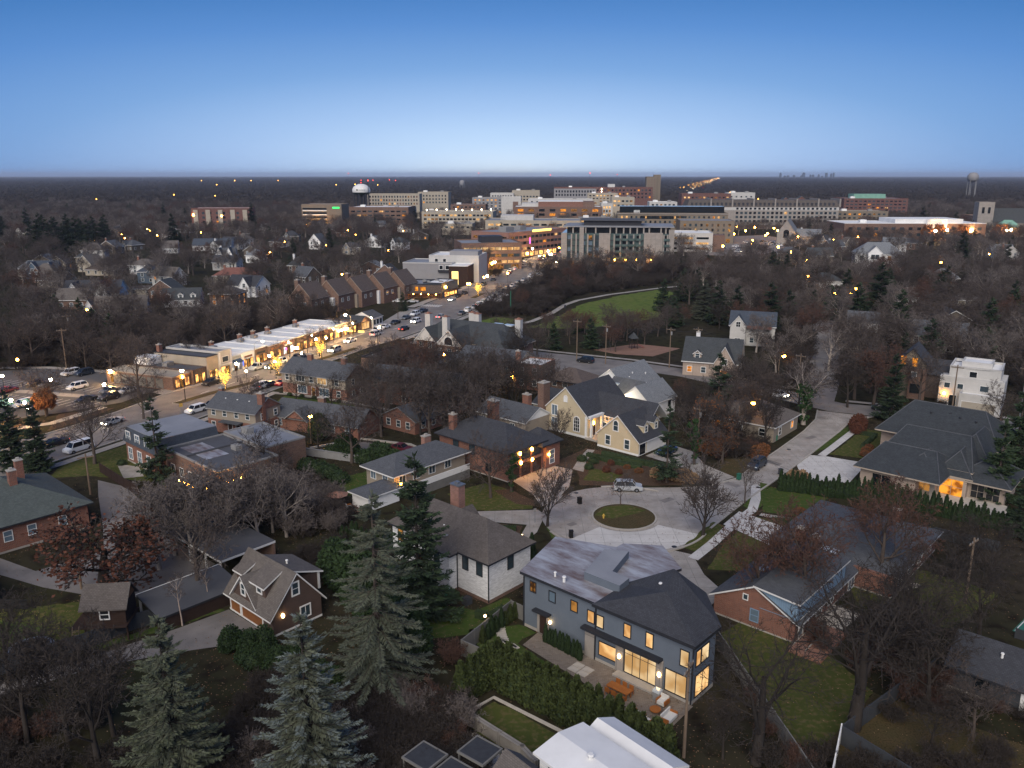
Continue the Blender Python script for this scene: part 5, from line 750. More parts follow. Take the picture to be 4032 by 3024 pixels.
b = block('white parking deck with lit ramps beside the glass apartment block', 100, 560, 34, 28, 12, -8, 'white_stucco', 'membrane_white', 3, (8.4, 5, 1.6), 8, 1.4, .3, ('glass_dark',), unit=False, cat='parking deck', name='parking_deck'); b.walls(34, 2, 42, 14, 0, 11, 'brown_brick')
# long white hotel with dark mansard
b = Bld('hotel', 'long white building with square windows and dark dormered mansard roof', 'hotel', 166, 800, -3); b.walls(0, 0, 142, 30, 0, 17.6, 'limestone'); mb = MB(); q0 = [(-.3, -.4), (142.4, -.4), (142.4, 30.4), (-.3, 30.4)]; q1 = [(2.5, 2.6), (139.6, 2.6), (139.6, 27.5), (2.5, 27.5)]
for i in range(4): j = (i + 1) % 4; mb.poly([(*q0[i], 20.6), (*q0[j], 20.6), (*q1[j], 27), (*q1[i], 27)])
mb.poly([(*p, 27) for p in q1]); b.add('mansard', mb, 'roof_brown'); b.walls(-.1, -.2, 142.2, 30.2, 17.6, 20.6, 'white_stucco', name='upper_wall'); b.grid(SF(44, -.22, 142, -.22), 23, (18.2,), 2.2, 1.9, panes=('glass_dark', 'glass_dark', 'glass'), fr=False); b.grid(SF(44, 0, 142, 0), 23, (14, 10.2, 6.4), 2.4, 2.2, lit=.03, panes=('glass_dark', 'glass'), fr=False)
for k in range(34): b.box('mansard_dormer', 4 + k * 4, .2, 21.6, 5.8 + k * 4, 2.4, 24.6, 'roof_charcoal')
for k in range(7): b.box('party_wall', 22 + k * 20, -.3, 20.6, 23.4 + k * 20, 27.5, 28.4, 'limestone')
b.box('ground_arcade', 0, -1, 0, 142, 0, 4, 'dark_brick')
block('dark red stepped office with banded terraces right of the hotel', 374, 950, 70, 40, 24, -4, 'maroon_brick', 'membrane_grey', 14, None, 3, 1.4, .1, pent=(.2, .7, 5, 'copper_green'))
b = Bld('church', 'grey stone church with steep pale roof below the hotel', 'church', 196, 618, -22); b.walls(0, 0, 13, 30, 0, 9, 'limestone'); b.gable(0, 0, 13, 30, 9, 9, 'y', .4, .3, 'roof_light', 'limestone', 'limestone'); b.win(SF(0, 0, 13, 0), 4.5, 5, 4, 6, pane='glass_dark', frame='limestone', arch=True); b.walls(13, 8, 30, 24, 0, 6, 'limestone'); b.gable(13, 8, 30, 24, 6, 5, 'x', .4, .3, 'roof_light', 'limestone', 'limestone'); b.row(EF(0, 0, 13, 8), (2, 5), 3, 1.4, 3.6, pane='glass_dark'); b.lampw(15, -1, 6, .7, 'globe_amber')
b = block('long low brick hall with bright white roof at the right', 258, 650, 108, 40, 13.5, -2, 'brown_brick', 'membrane_white', 16, (8.5, 4.0), 3, 2.2, .15, par=.3); b.box('roof_step', 40, 4, 13.5, 92, 36, 16.8, 'membrane_white'); b.box('pediment', 62, -.5, 10, 78, -.03, 17, 'trim_white')
b = Bld('house', 'tall white house full of windows with grey hipped roof above the woods', 'house', 187, 452, -14); b.walls(0, 0, 24, 13, 0, 8.5, 'white_siding'); b.hip(0, 0, 24, 13, 8.5, 6, .7, 'roof_light', 'trim_white'); b.grid(SF(0, 0, 24, 0), 6, (5.2, 1.2), 1.9, 2.3, lit=.1, panes=('glass', 'glass_dark')); b.walls(6, -3, 13, 0, 0, 9.5, 'white_siding'); b.gable(6, -3, 13, 5, 9.5, 3.4, 'y', .4, .3, 'roof_light', 'trim_white', 'white_siding'); b.grid(SF(6, -3, 13, -3), 2, (6, 1.8), 2, 2.4, panes=('glass',)); b.grid(EF(0, 0, 24, 13), 3, (5.2, 1.2), 1.6, 2.2)
b = Bld('church', 'grey church with green copper roof and square tower at the far right', 'church', 388, 700, -12); b.walls(0, 0, 12, 12, 0, 27, 'limestone'); b.flat(0, 0, 12, 12, 27, 'membrane_grey', 'limestone', 1.2); b.grid(SF(0, 0, 12, 0), 2, (19,), 2, 5, panes=('glass_dark',), fr=False); b.walls(12, 4, 42, 20, 0, 12, 'limestone'); b.gable(12, 4, 42, 20, 12, 11, 'x', .5, .4, 'roof_slate', 'limestone', 'limestone'); b.walls(14, -8, 32, 4, 0, 8, 'limestone'); b.hip(14, -8, 32, 4, 8, 6, .4, 'copper_green', 'limestone')
b = block('broad brick office with brick-red band and two rows of wide windows', 2, 900, 94, 45, 16.6, -3, 'brown_brick', 'membrane_white', 8, (12.2, 7.6), 6, 2.6, .55, ('glass_dark',), litp=('lit_orange', 'lit_dim')); b.box('red_screen', 26, 4, 16.6, 74, 40, 22.4, 'red_brick'); b.box('screen_roof', 26, 4, 22.4, 74, 40, 22.8, 'membrane_white'); b.box('brown_screen', 74, 5, 16.6, 86, 40, 22.2, 'brown_brick'); b.box('white_wing', 8, 6, 16.6, 26, 38, 20.6, 'white_stucco')
block('pale office with strip windows and roof tanks behind the brick strip', -22, 690, 78, 40, 13.4, -4, 'cream_stucco', 'membrane_grey', 12, (9.6, 5.6), 4.4, 1.6, .35, pent=(.15, .5, 4, 'white_stucco'))
b = block('parking deck with open lit levels left of the brick office', -86, 800, 68, 40, 15.6, -4, 'cream_stucco', 'membrane_tan', 18, (12, 8.4, 4.8, 1.2), 2.6, 1.7, .45, ('glass_dark',), litp=('lit', 'lit_pale', 'lit_dim'), unit=False, cat='parking deck', name='parking_deck')
for k in range(8): b.lampw(4 + k * 8.5, 6 + (k * 7 % 26), 17.4, .5, 'far_white', 'deck_lamp')
block('wide low brown office with white-edged roof below the water tower', -168, 866, 62, 40, 17.6, -4, 'brown_brick', 'membrane_white', 10, (13, 9, 5), 4, 1.5, .2)
block('row of pale flats beside the water tower', -171, 1000, 62, 18, 28, -4, 'cream_stucco', 'membrane_grey', 18, (24, 20, 16), 1.6, 2.2, .05, panes=('glass', 'maroon_brick', 'glass_dark'), cat='apartments', name='apartment_building', unit=False)
block('cream block with stepped corners right of the pale flats', -117, 1050, 38, 24, 29, -4, 'cream_stucco', 'membrane_tan', 9, (24, 20, 16), 1.8, 2.0, .12, cat='apartments', name='apartment_building')
b = block('white concrete building with flat roof pavilion near the centre', 0, 1100, 36, 24, 30, -3, 'cream_stucco', 'membrane_tan', 8, (22, 18), 2.4, 1.8, .15); block('low white office with dark window row left of the pavilion building', -28, 1090, 30, 20, 27, -3, 'white_stucco', 'membrane_white', 8, (23, 19), 2, 1.6, .05, unit=False)
b = block('pinkish white blank-walled building behind the parking deck', -12, 950, 22, 18, 25.8, -3, 'white_stucco', 'membrane_white', 0, unit=False); b.box('brown_panel', 13, -.3, 10, 19, -.02, 21, 'brown_brick')
block('white flat roof block behind the red-banded office', 18, 945, 72, 26, 23.4, -3, 'white_stucco', 'membrane_white', 12, (20,), 2, 1.6, .1); block('small white gabled office right of the red-banded one', 96, 905, 12, 30, 20, -3, 'white_stucco', 'roof_light', 3, (15, 11, 7), 2, 2.6, .8)
b = block('brown concrete high-rise slab on the horizon', 206, 1300, 16, 20, 47, -3, 'tan_brick', 'membrane_tan', 3, [6 + 3.6 * i for i in range(11)], 2, 1.4, .0, panes=('brown_brick',), unit=False, name='tower_block', cat='high-rise'); b.walls(12, 3, 22, 18, 0, 50.5, 'tan_brick', name='stair_tower')
b = block('long dark red apartment building in front of the high-rise', 62, 1250, 145, 30, 32, -3, 'maroon_brick', 'membrane_white', 26, (27, 22, 17), 2.6, 2.4, .05, panes=('glass_dark', 'glass_dark', 'glass'), cat='apartments', name='apartment_building', pent=(.55, .62, 5, 'white_stucco')); b.walls(0, -1, 62, 29, 0, 30.5, 'grey_panel', name='wing'); b.grid(SF(0, -1, 62, -1), 14, (25, 20), 2.2, 3, panes=('glass_dark',), fr=False)
for k in range(6): b.lampw(70, -1.2, 12 + k * 3.6, .6, 'far_white', 'stair_lamp')
block('pale two-storey block with lit corner lamps before the red apartments', 118, 1000, 27, 22, 24, -3, 'cream_stucco', 'membrane_tan', 5, (19, 14), 3, 2, .3); block('dark red brick block with scattered orange windows left of the hotel', 203, 1010, 58, 26, 28, -3, 'maroon_brick', 'membrane_grey', 12, (23, 18, 13), 2.4, 1.8, .3); block('small white-roofed building behind the hotel mansard', 258, 1010, 32, 20, 29, -3, 'white_stucco', 'membrane_white', 5, (24,), 2, 1.6, .1)
for lb, x, Y, w_, h in (('grey gabled hall behind the hotel, left of the red stepped office', 330, 990, 18, 26), ('red gabled roof behind the hotel', 312, 985, 14, 25)):
    b = Bld('office_building', lb, 'office', x, Y, -10); b.walls(0, 0, w_, 20, 0, h - 7, 'maroon_brick'); b.gable(0, 0, w_, 20, h - 7, 7, 'y', .5, .4, 'roof_slate', 'trim_tan', 'maroon_brick'); b.grid(SF(0, 0, w_, 0), 3, (h - 12,), 2, 2, fr=False)
rg = random.Random(11)
for k, (x, Y, w_, h, wl) in enumerate(((-60, 720, 26, 9, 'cream_stucco'), (-95, 905, 30, 12, 'tan_brick'), (-70, 960, 40, 17, 'brown_brick'), (60, 760, 30, 12, 'tan_brick'), (120, 800, 36, 17, 'tan_brick'), (60, 1010, 44, 20, 'cream_stucco'), (150, 920, 30, 21, 'white_stucco'), (100, 1120, 40, 26, 'cream_stucco'), (-50, 1060, 44, 22, 'grey_panel'), (-150, 930, 40, 15, 'grey_panel'), (320, 830, 50, 15, 'tan_brick'), (440, 800, 60, 12, 'brown_brick'))):
    block('low ' + {'cream_stucco': 'cream', 'tan_brick': 'tan brick', 'brown_brick': 'brown brick', 'white_stucco': 'white', 'grey_panel': 'grey'}[wl] + ' ' + ['office beside the parked street behind the pale strip-windowed office', 'building below the pale flats', 'office between the parking deck and the cream block', 'office behind the long brick strip', 'block behind the beige stone office', 'block behind the red-banded office', 'block between red apartments and beige office', 'block left of the high-rise', 'block left of the white pavilion building', 'shed roofs right of the water tower', 'block behind the right end of the hotel', 'hall at the foot of the green-roofed church'][k], x, Y, w_, 26, h, -4, wl, rg.choice(['membrane_white', 'membrane_grey', 'membrane_tan']), int(w_ / 5), None, 2.4, 1.6, .25, seed=k)
# water towers
wt = thing('water_tower', 'white domed water tower on dark legs above the town', 'water tower', -170, 955); mb = MB(); prof = [(0, 40.4), (3, 40.1), (6, 39), (8.6, 37), (10, 34.6), (10.2, 32.4), (9.8, 31)]
def lathe(mb, prof, n=28, m=0):
    rows = []
    for r_, z_ in prof: rows.append([len(mb.v) + k for k in range(n)]); mb.v += [(r_ * math.cos(2 * math.pi * k / n), r_ * math.sin(2 * math.pi * k / n), z_) for k in range(n)]
    for a, c in zip(rows, rows[1:]):
        for k in range(n): mb.f.append((c[k], c[(k + 1) % n], a[(k + 1) % n], a[k])); mb.m.append(m)
lathe(mb, prof); mb.build('tank', 'trim_white', wt, smooth=True); mb = MB(); lathe(mb, [(9.8, 31), (8, 29), (4, 27.6), (.1, 27.4)]); mb.build('tank_base', 'needle_dark', wt, smooth=True)
for k in range(6): a = R(k * 60 + 15); mb = MB(); mb.tube((8 * math.cos(a), 8 * math.sin(a), 0), (8 * math.cos(a), 8 * math.sin(a), 30), .8, .8, 8); mb.build('leg', 'dark_metal', wt)
mb = MB(); mb.tube((0, 0, 0), (0, 0, 28), 1.4, 1.4, 10); mb.build('riser', 'dark_metal', wt); mb = MB(); mb.tube((0, -10.16, 33.8), (0, -10.3, 33.8), .95, .95, 12); o = mb.build('emblem', 'boxwood', wt); o.rotation_euler = (0, 0, R(-18))
for k in range(9): mb = MB(); mb.box(-.28, -10.4, 33.5, .28, -10.2, 34.1); o = mb.build('letter_mark', 'trim_grey', wt); o.rotation_euler = (0, 0, R(-8 + k * 5))
mb = MB(); mb.ball((0, 0, 41.6), .5); mb.build('beacon', 'red_lamp', wt)
for nm, x, Y, s in (('pale distant water tower on slim legs at the right horizon', 890, 1640, 1.0), ('tiny white water tank far beyond the centre', -153, 2600, .8)):
    wt = thing('water_tower', nm, 'water tower', x, Y); mb = MB(); top = 55 if s == 1 else 35; lathe(mb, [(.1, top), (6, top - 1), (10 * s, top - 6), (10 * s, top - 14), (4, top - 18), (.1, top - 18)], 20); mb.build('tank', 'grey_panel', wt, smooth=True)
    for k in range(5): a = R(k * 72); mb = MB(); mb.tube((8 * math.cos(a), 8 * math.sin(a), 0), (8 * math.cos(a), 8 * math.sin(a), top - 10), .7, .7, 6); mb.build('leg', 'trim_grey', wt)
# far skyline and far lights
rg = random.Random(5)
for k in range(16):
    mb = MB(); w_ = rg.uniform(14, 30); h = rg.uniform(34, 86); mb.box(0, 0, 0, w_, 30, h); mb.box(w_ * .25, 5, h, w_ * .7, 25, h + rg.uniform(3, 12)); o = mb.build('skyscraper', 'roof_blue', None, (3800 + k * 50 + rg.uniform(-15, 15), 12000 + rg.uniform(-200, 200), 0)); tag(o, 'bluish tower of the distant city skyline on the horizon', 'skyscraper', 'distant city skyline')
far_ = thing('street_light_row', 'glittering line of lamps and cars on the far straight avenue', 'street lights', 0, 0); rg = random.Random(8)
for nm, mt, n in (('lamp_cluster', 'far_light', 50), ('headlamp_cluster', 'far_white', 60), ('tail_lamp_cluster', 'far_red', 30)):
    mb = MB()
    for k in range(n): t = rg.random() ** 1.3; Y = 2300 + 7500 * t; x = 470 + (Y - 2300) * .254 + rg.uniform(-26, 26) + (10 if nm[0] == 't' else 0); s = .25 + Y * .00011; z = rg.uniform(5, 9) if nm == 'lamp_cluster' else 1.2; mb.ball((x, Y, z + 9), s, 0, 5, 4)
    o = mb.build(nm, mt, far_); o['kind'] = 'stuff'
for nm, mt, pts in (('far_lamp', 'far_light', [(-1500, 4100, 24), (-1340, 4100, 24), (-1260, 4100, 24), (-1130, 4100, 24), (-560, 2700, 20), (-500, 2700, 21), (-420, 2650, 20), (-1010, 2900, 18), (-600, 1500, 16), (-520, 1480, 15), (-640, 1300, 14), (310, 1250, 20), (335, 1300, 24), (350, 1200, 17)]), ('aviation_beacon', 'far_red', [(-1000, 5200, 60), (-640, 3600, 28), (-590, 3600, 28), (-520, 3600, 30), (-480, 3500, 28), (-180, 4600, 60), (330, 3600, 58), (520, 4200, 52), (180, 4000, 50), (-161, 948, 44)])):
    for k, (x, Y, z) in enumerate(pts):
        mb = MB(); mb.ball((0, 0, z), .3 + Y * .0003, 0, 6, 5); mb.tube((0, 0, 0), (0, 0, z), .5, .3, 5, 1); o = mb.build(nm, [mt, 'dark_metal'], None, (x, Y, 0)); tag(o, 'far amber lamp glowing over the dark woods' if mt == 'far_light' else 'red warning light on a thin mast near the horizon', 'lamp' if mt == 'far_light' else 'beacon', nm + 's near the horizon')
# ================================================================ houses in the trees
def gh(label, x, y, ang, L, W, h, rh, st, wall, roof, cross=None, lit=0, chim=0, tr='trim_white', nw=3, two=True, dorm=0, group=None, name='house', seed=1):
    b = Bld(name, label, 'house', x, y, ang, group); b.walls(0, 0, L, W, 0, h, wall); rg = random.Random(seed)
    if st == 'h': b.hip(0, 0, L, W, h, rh, .5, roof, tr)
    else: b.gable(0, 0, L, W, h, rh, st, .5, .4, roof, tr, wall)
    zs = (1.0, h - 2.0) if two and h > 4.4 else (1.0,)
    pn = lambda: 'lit_orange' if rg.random() < lit else rg.choice(['glass', 'glass_dark', 'glass_sky'])
    for z in zs:
        for i in range(nw): b.win(SF(0, 0, L, 0), (i + .5) * L / nw - .55, z, 1.1, 1.4, pane=pn(), ny=2, fw=.12)
        for i in range(2): b.win(EF(0, 0, L, W), (i + .5) * W / 2 - .5, z, 1, 1.4, pane=pn(), ny=2, fw=.12); b.win(WF(0, 0, L, W), (i + .5) * W / 2 - .5, z, 1, 1.4, pane=pn(), ny=2, fw=.12)
    for c in (cross or []):
        c0, c1, pr, ch = c; b.walls(c0, -pr, c1, W * .5, 0, h, wall, name='wing'); b.gable(c0, -pr, c1, W * .5, h, ch, 'y', .35, .3, roof, tr, wall); b.win((c0, -pr, c1, -pr), (c1 - c0) / 2 - .6, h - .6, 1.2, 1.5, pane=pn(), nx=2, ny=2, fw=.12); b.win((c0, -pr, c1, -pr), (c1 - c0) / 2 - .8, .9, 1.6, 1.4, pane=pn(), nx=2, fw=.12)
    for i in range(dorm):
        x0 = (i + .5) * L / dorm - 1; mb = MB(); mb.box(x0, .6, h, x0 + 2, W * .4, h + 1.7); b.add('dormer_wall', mb, wall); b.gable(x0, .5, x0 + 2, W * .4, h + 1.6, .8, 'y', .2, .2, roof, tr); b.win((x0, .6, x0 + 2, .6), .5, h + .4, 1, 1.1, pane=pn(), ny=2, fw=.14)
    for i in range(chim): b.chimney(L * (.2 + .6 * i), W * .55, h, h + rh + 1.2, 1.0, .8, rg.choice(['red_brick', 'white_brick']))
    return b
gh('slate-blue gabled house with dark roof and white rakes at the left edge', -241, 410, 12, 14, 10, 4, 4.4, 'x', 'slate_blue_siding', 'roof_blue', [(0, 6.5, 1.5, 4.2), (8.5, 13.5, 1.5, 4)], nw=2)
gh('grey-roofed low house below the slate-blue house', -218, 378, -8, 13, 9, 3.6, 3.4, 'x', 'taupe_siding', 'roof_taupe')
gh('white farmhouse with charcoal roof and two tall front gables', -183, 334, 6, 22, 11, 3.4, 4.6, 'x', 'white_siding', 'roof_charcoal', [(2.2, 8, 2.4, 4.4), (13.5, 18.5, 2.4, 5.0)], nw=4, two=False)
gh('grey shingled house with white dormers and porch, nearest on the left slope', -147, 287, 14, 17, 10, 3.0, 5.2, 'x', 'white_siding', 'roof_taupe', [(-4, 1.2, .6, 4.6)], dorm=2, lit=.1, nw=4, two=False)
gh('low white flat-fronted garage beside the white farmhouse', -164, 350, 8, 11, 7, 3.0, 1.0, 'h', 'cream_stucco', 'roof_taupe', nw=2, two=False)
gh('cream bungalow with broad brown roof above the white farmhouse', -219, 424, -10, 16, 11, 3.0, 4.0, 'h', 'cream_stucco', 'roof_mauve', nw=4, two=False)
gh('small cream gable with one lit window at the upper left', -249, 446, 8, 8, 9, 4.4, 3.4, 'y', 'cream_stucco', 'roof_brown', lit=.6, nw=1); gh('cream gabled house behind the brown-roofed bungalow', -231, 440, -16, 9, 10, 4.4, 4.6, 'y', 'cream_stucco', 'roof_taupe', nw=2)
gh('navy house with white porch right of the white garage', -178, 392, 10, 9, 9, 5.4, 3.2, 'h', 'slate_blue_siding', 'roof_blue', [(4.5, 8.5, 1.2, 2.2)], nw=2)
gh('white gambrel-looking cottage with grey dormered roof', -136, 318, 10, 14, 9, 3.2, 3.8, 'x', 'white_siding', 'roof_slate', dorm=3, nw=4, two=False); gh('brick house with three tall orange windows among the trees', -118, 320, -6, 11, 9, 5.2, 2.6, 'h', 'brown_brick', 'roof_brown', lit=.8, nw=3); gh('white house with dark crossed roofs and a lit ground floor', -122, 351, -20, 15, 10, 4.8, 3.8, 'x', 'white_siding', 'roof_charcoal', [(8, 13, 1.6, 3.6)], lit=.2)
gh('house with long dusty pink roof above the dark crossed roofs', -142, 392, 4, 21, 10, 3.6, 3.4, 'h', 'cream_stucco', 'roof_rust', nw=4, chim=1); gh('white house with twin sharp front gables', -173, 484, 4, 11, 9, 4.2, 4.4, 'x', 'white_siding', 'roof_grey', [(.2, 4.8, 1.4, 4.8), (5.8, 10.6, 1.4, 5)], chim=1, nw=2)
gh('long dark-roofed white house with toothed eaves', -217, 565, 2, 26, 10, 3.8, 4.2, 'x', 'white_siding', 'roof_blue', nw=6); gh('white modern house with single sloping gable', -204, 580, -22, 17, 10, 4.4, 3.8, 'x', 'white_stucco', 'roof_charcoal', [(9, 15, 2, 3.6)], tr='trim_white'); gh('pale rounded-roof house right of the twin gables', -156, 486, -14, 9, 9, 4.4, 3.6, 'h', 'white_siding', 'roof_light'); gh('tall white gabled house before the parking deck', -141, 578, -16, 9, 10, 5.6, 5.0, 'y', 'white_siding', 'roof_grey', nw=2)
b = block('four-storey brick apartment block with white flat roof over the trees', -290, 760, 52, 20, 20.5, 3, 'maroon_brick', 'membrane_white', 8, (15.6, 11.6, 7.6), 2.2, 2.0, .04, cat='apartments', name='apartment_building', unit=False); b.lampw(2, -.5, 15, .8, 'globe_amber'); b.lampw(27, -.5, 14, .7, 'globe_amber')
for k in range(5): b.box('stucco_bay', 2 + k * 11, -.8, 0, 6 + k * 11, -.05, 19.4, 'cream_stucco')
b = block('tan parking deck with open white levels and green lit sign', -205, 820, 40, 24, 22, -6, 'tan_brick', 'membrane_grey', 0, unit=False, cat='parking deck', name='parking_deck')
for z in (17, 13, 9, 5): b.box('deck_opening', 1, -.12, z, 25, -.02, z + 1.9, 'glass_dark'); b.box('deck_rail', 1, -.3, z - 1.0, 25, -.13, z, 'trim_white')
b.box('green_sign', 31, -.3, 18.4, 38, -.02, 20, 'neon_green')
for k in range(6): b.lampw(2 + k * 4, -3, 4, .8, 'globe_amber')
# right-hand houses
gh('stone house with big blue-grey slate roof and orange windows beyond the cross street', 44, 207, -20, 14, 11, 4.2, 5.0, 'x', 'beige_stone', 'roof_slate', [(8, 13, 1.6, 4.2)], lit=.75, chim=1, dorm=2, nw=4)
b = gh('white tudor house with brown pantile bays behind the slate-roofed house', 66, 246, -18, 13, 10, 6.4, 3.4, 'x', 'white_stucco', 'roof_blue', [(.2, 4.6, 1.2, 2.8)], lit=.35, nw=3); b.box('bay_roof', 5, -1.3, 5.4, 12, -.05, 6.2, 'roof_rust')
gh('grey hip-roofed bungalow behind the lane, seen through bare trees', 39.5, 160, -40, 14, 12, 3.2, 3.4, 'h', 'taupe_siding', 'roof_taupe', two=False, nw=3, lit=.2)
b = Bld('house', 'tall tan house with steep dark gable and orange upper windows', 'house', 89.5, 186.5, -32); b.walls(0, 0, 6, 9, 0, 8.4, 'tan_brick'); b.gable(0, 0, 6, 9, 8.4, 3.2, 'y', .7, .6, 'roof_charcoal', 'trim_dark', 'tan_brick'); S = SF(0, 0, 6, 0); b.win(S, .6, 7.6, 1.1, 2.0, pane='lit_orange', frame='trim_dark'); b.win(S, 3.0, 7.3, 1.1, 2.0, pane='lit_orange', frame='trim_dark'); b.walls(2.8, -1.4, 6.4, 0, 0, 7.0, 'brown_brick'); b.win((2.8, -1.4, 6.4, -1.4), .5, 5.2, 1.0, 1.1, pane='glass_sky'); b.win((2.8, -1.4, 6.4, -1.4), .5, 1.5, 2.2, 2, pane='glass_dark', frame='trim_dark'); b.walls(6, 2, 13, 9, 0, 6, 'dark_brick'); b.gable(6, 2, 13, 9, 6, 2.6, 'x', .5, .4, 'roof_charcoal', 'trim_dark', 'dark_brick')
b = Bld('house', 'white stucco flat-roofed house with stepped terraces at the right', 'house', 95.5, 178.5, -34); b.walls(0, 0, 12.5, 11, 0, 6.2, 'white_stucco'); b.walls(1.5, 2, 11.5, 11, 6.2, 8.4, 'white_stucco', name='upper_wall'); b.flat(1.5, 2, 11.5, 11, 8.4, 'membrane_white', 'white_stucco', .5); b.walls(3.5, 4.5, 9.5, 10, 8.4, 9.3, 'white_stucco', name='roof_block'); b.flat(3.5, 4.5, 9.5, 10, 9.3, 'membrane_white', 'white_stucco', .3); b.walls(4.5, -4, 12.5, 0, 0, 3.6, 'white_stucco'); b.flat(4.5, -4, 12.5, 0, 3.6, 'membrane_white', 'white_stucco', .6); b.flat(0, 0, 12.5, 2, 6.2, 'membrane_white', 'white_stucco', .5); S = SF(0, 0, 12.5, 0); b.win(S, 1, 4.2, 1.1, 1.1, pane='glass'); b.win(S, 3.6, 4.2, 1.1, 1.1, pane='glass'); b.win(S, 8, 4.2, 1.6, 1.2, pane='glass'); b.win(S, 2.2, .2, 1.4, 2.4, pane='glass_dark', name='door'); b.win(SF(1.5, 2, 11.5, 2), 4, 6.7, 1.4, 1.2, pane='glass_dark'); b.win((4.5, -4, 12.5, -4), .6, .2, 6.4, 2.3, pane='cream_stucco', name='garage_door'); b.lampw(1.2, -.3, 2.8, .24, 'globe_amber')
gh('grey house with pale metal-ridged roof up the right slope', 116, 238, -30, 15, 10, 5, 3.6, 'x', 'taupe_siding', 'roof_grey', [(9, 14, 1, 3)]); gh('pale boxy house high on the right among evergreens', 163, 304, -12, 11, 9, 5.2, 2.0, 'h', 'cream_stucco', 'roof_taupe'); gh('white cottage glimpsed through the right-hand woods', 108, 262, -24, 9, 8, 4.4, 3, 'x', 'white_siding', 'roof_grey'); gh('grey gabled house behind the white cottage on the right', 136, 262, -8, 12, 9, 4.6, 3.4, 'y', 'grey_shake', 'roof_charcoal')
gh('white house among firs left of the far church', 250, 560, -16, 14, 10, 5.4, 4, 'x', 'white_siding', 'roof_light', [(2, 7, 1.4, 3.4)]); gh('pale blue cottage below the long white-roofed hall', 300, 520, -10, 13, 9, 4.4, 3.4, 'x', 'blue_siding', 'roof_light'); gh('light grey house at the right edge of the woods', 232, 340, -20, 13, 10, 5, 3.6, 'x', 'white_siding', 'roof_light'); gh('grey house in the trees behind the tall white house', 160, 500, -14, 13, 9, 4.6, 3.4, 'h', 'taupe_siding', 'roof_grey')
rg = random.Random(21); spots = []
for k in range(400):
    Y = rg.uniform(300, 800); x = rg.uniform(-.60 * Y, -.1 * Y - 12)
    if k % 5 == 0: x = rg.uniform(.34 * Y, .6 * Y)
    if not free(x, Y) or not free(x + 12, Y + 4) or not free(x + 6, Y + 12) or any((x - a) ** 2 + (Y - c) ** 2 < 24 ** 2 for a, c in spots): continue
    spots.append((x, Y))
    if len(spots) >= 62: break
for i, (x, Y) in enumerate(spots):
    wl = rg.choice(['white_siding', 'white_siding', 'cream_stucco', 'taupe_siding', 'grey_shake', 'brown_brick', 'white_stucco']); st = rg.choice('xyh')
    rf = rg.choice(['roof_charcoal', 'roof_grey', 'roof_taupe', 'roof_slate', 'roof_light', 'roof_brown']); gh(ulabel({'white_siding': 'white sided', 'cream_stucco': 'cream', 'taupe_siding': 'taupe', 'grey_shake': 'grey shingled', 'brown_brick': 'brown brick', 'white_stucco': 'pale stucco'}[wl] + ' house with ' + rf[5:] + (' hip' if st == 'h' else ' gable') + ' roof, among trees', x + 5, Y + 4), x, Y, rg.choice([-22, 8, -8, 14, -30]) + rg.uniform(-4, 4), rg.uniform(9, 14), rg.uniform(8, 10), rg.uniform(3.4, 5.4), rg.uniform(2.8, 4.4), st, wl, rf, [(1, 5, 1.2, 3)] if rg.random() < .4 and st != 'y' else None, lit=.07, chim=rg.choice([0, 1]), nw=rg.choice([2, 3]), group='houses half hidden among bare trees left of downtown' if x < 0 else 'houses half hidden in the right-hand woods', seed=i)
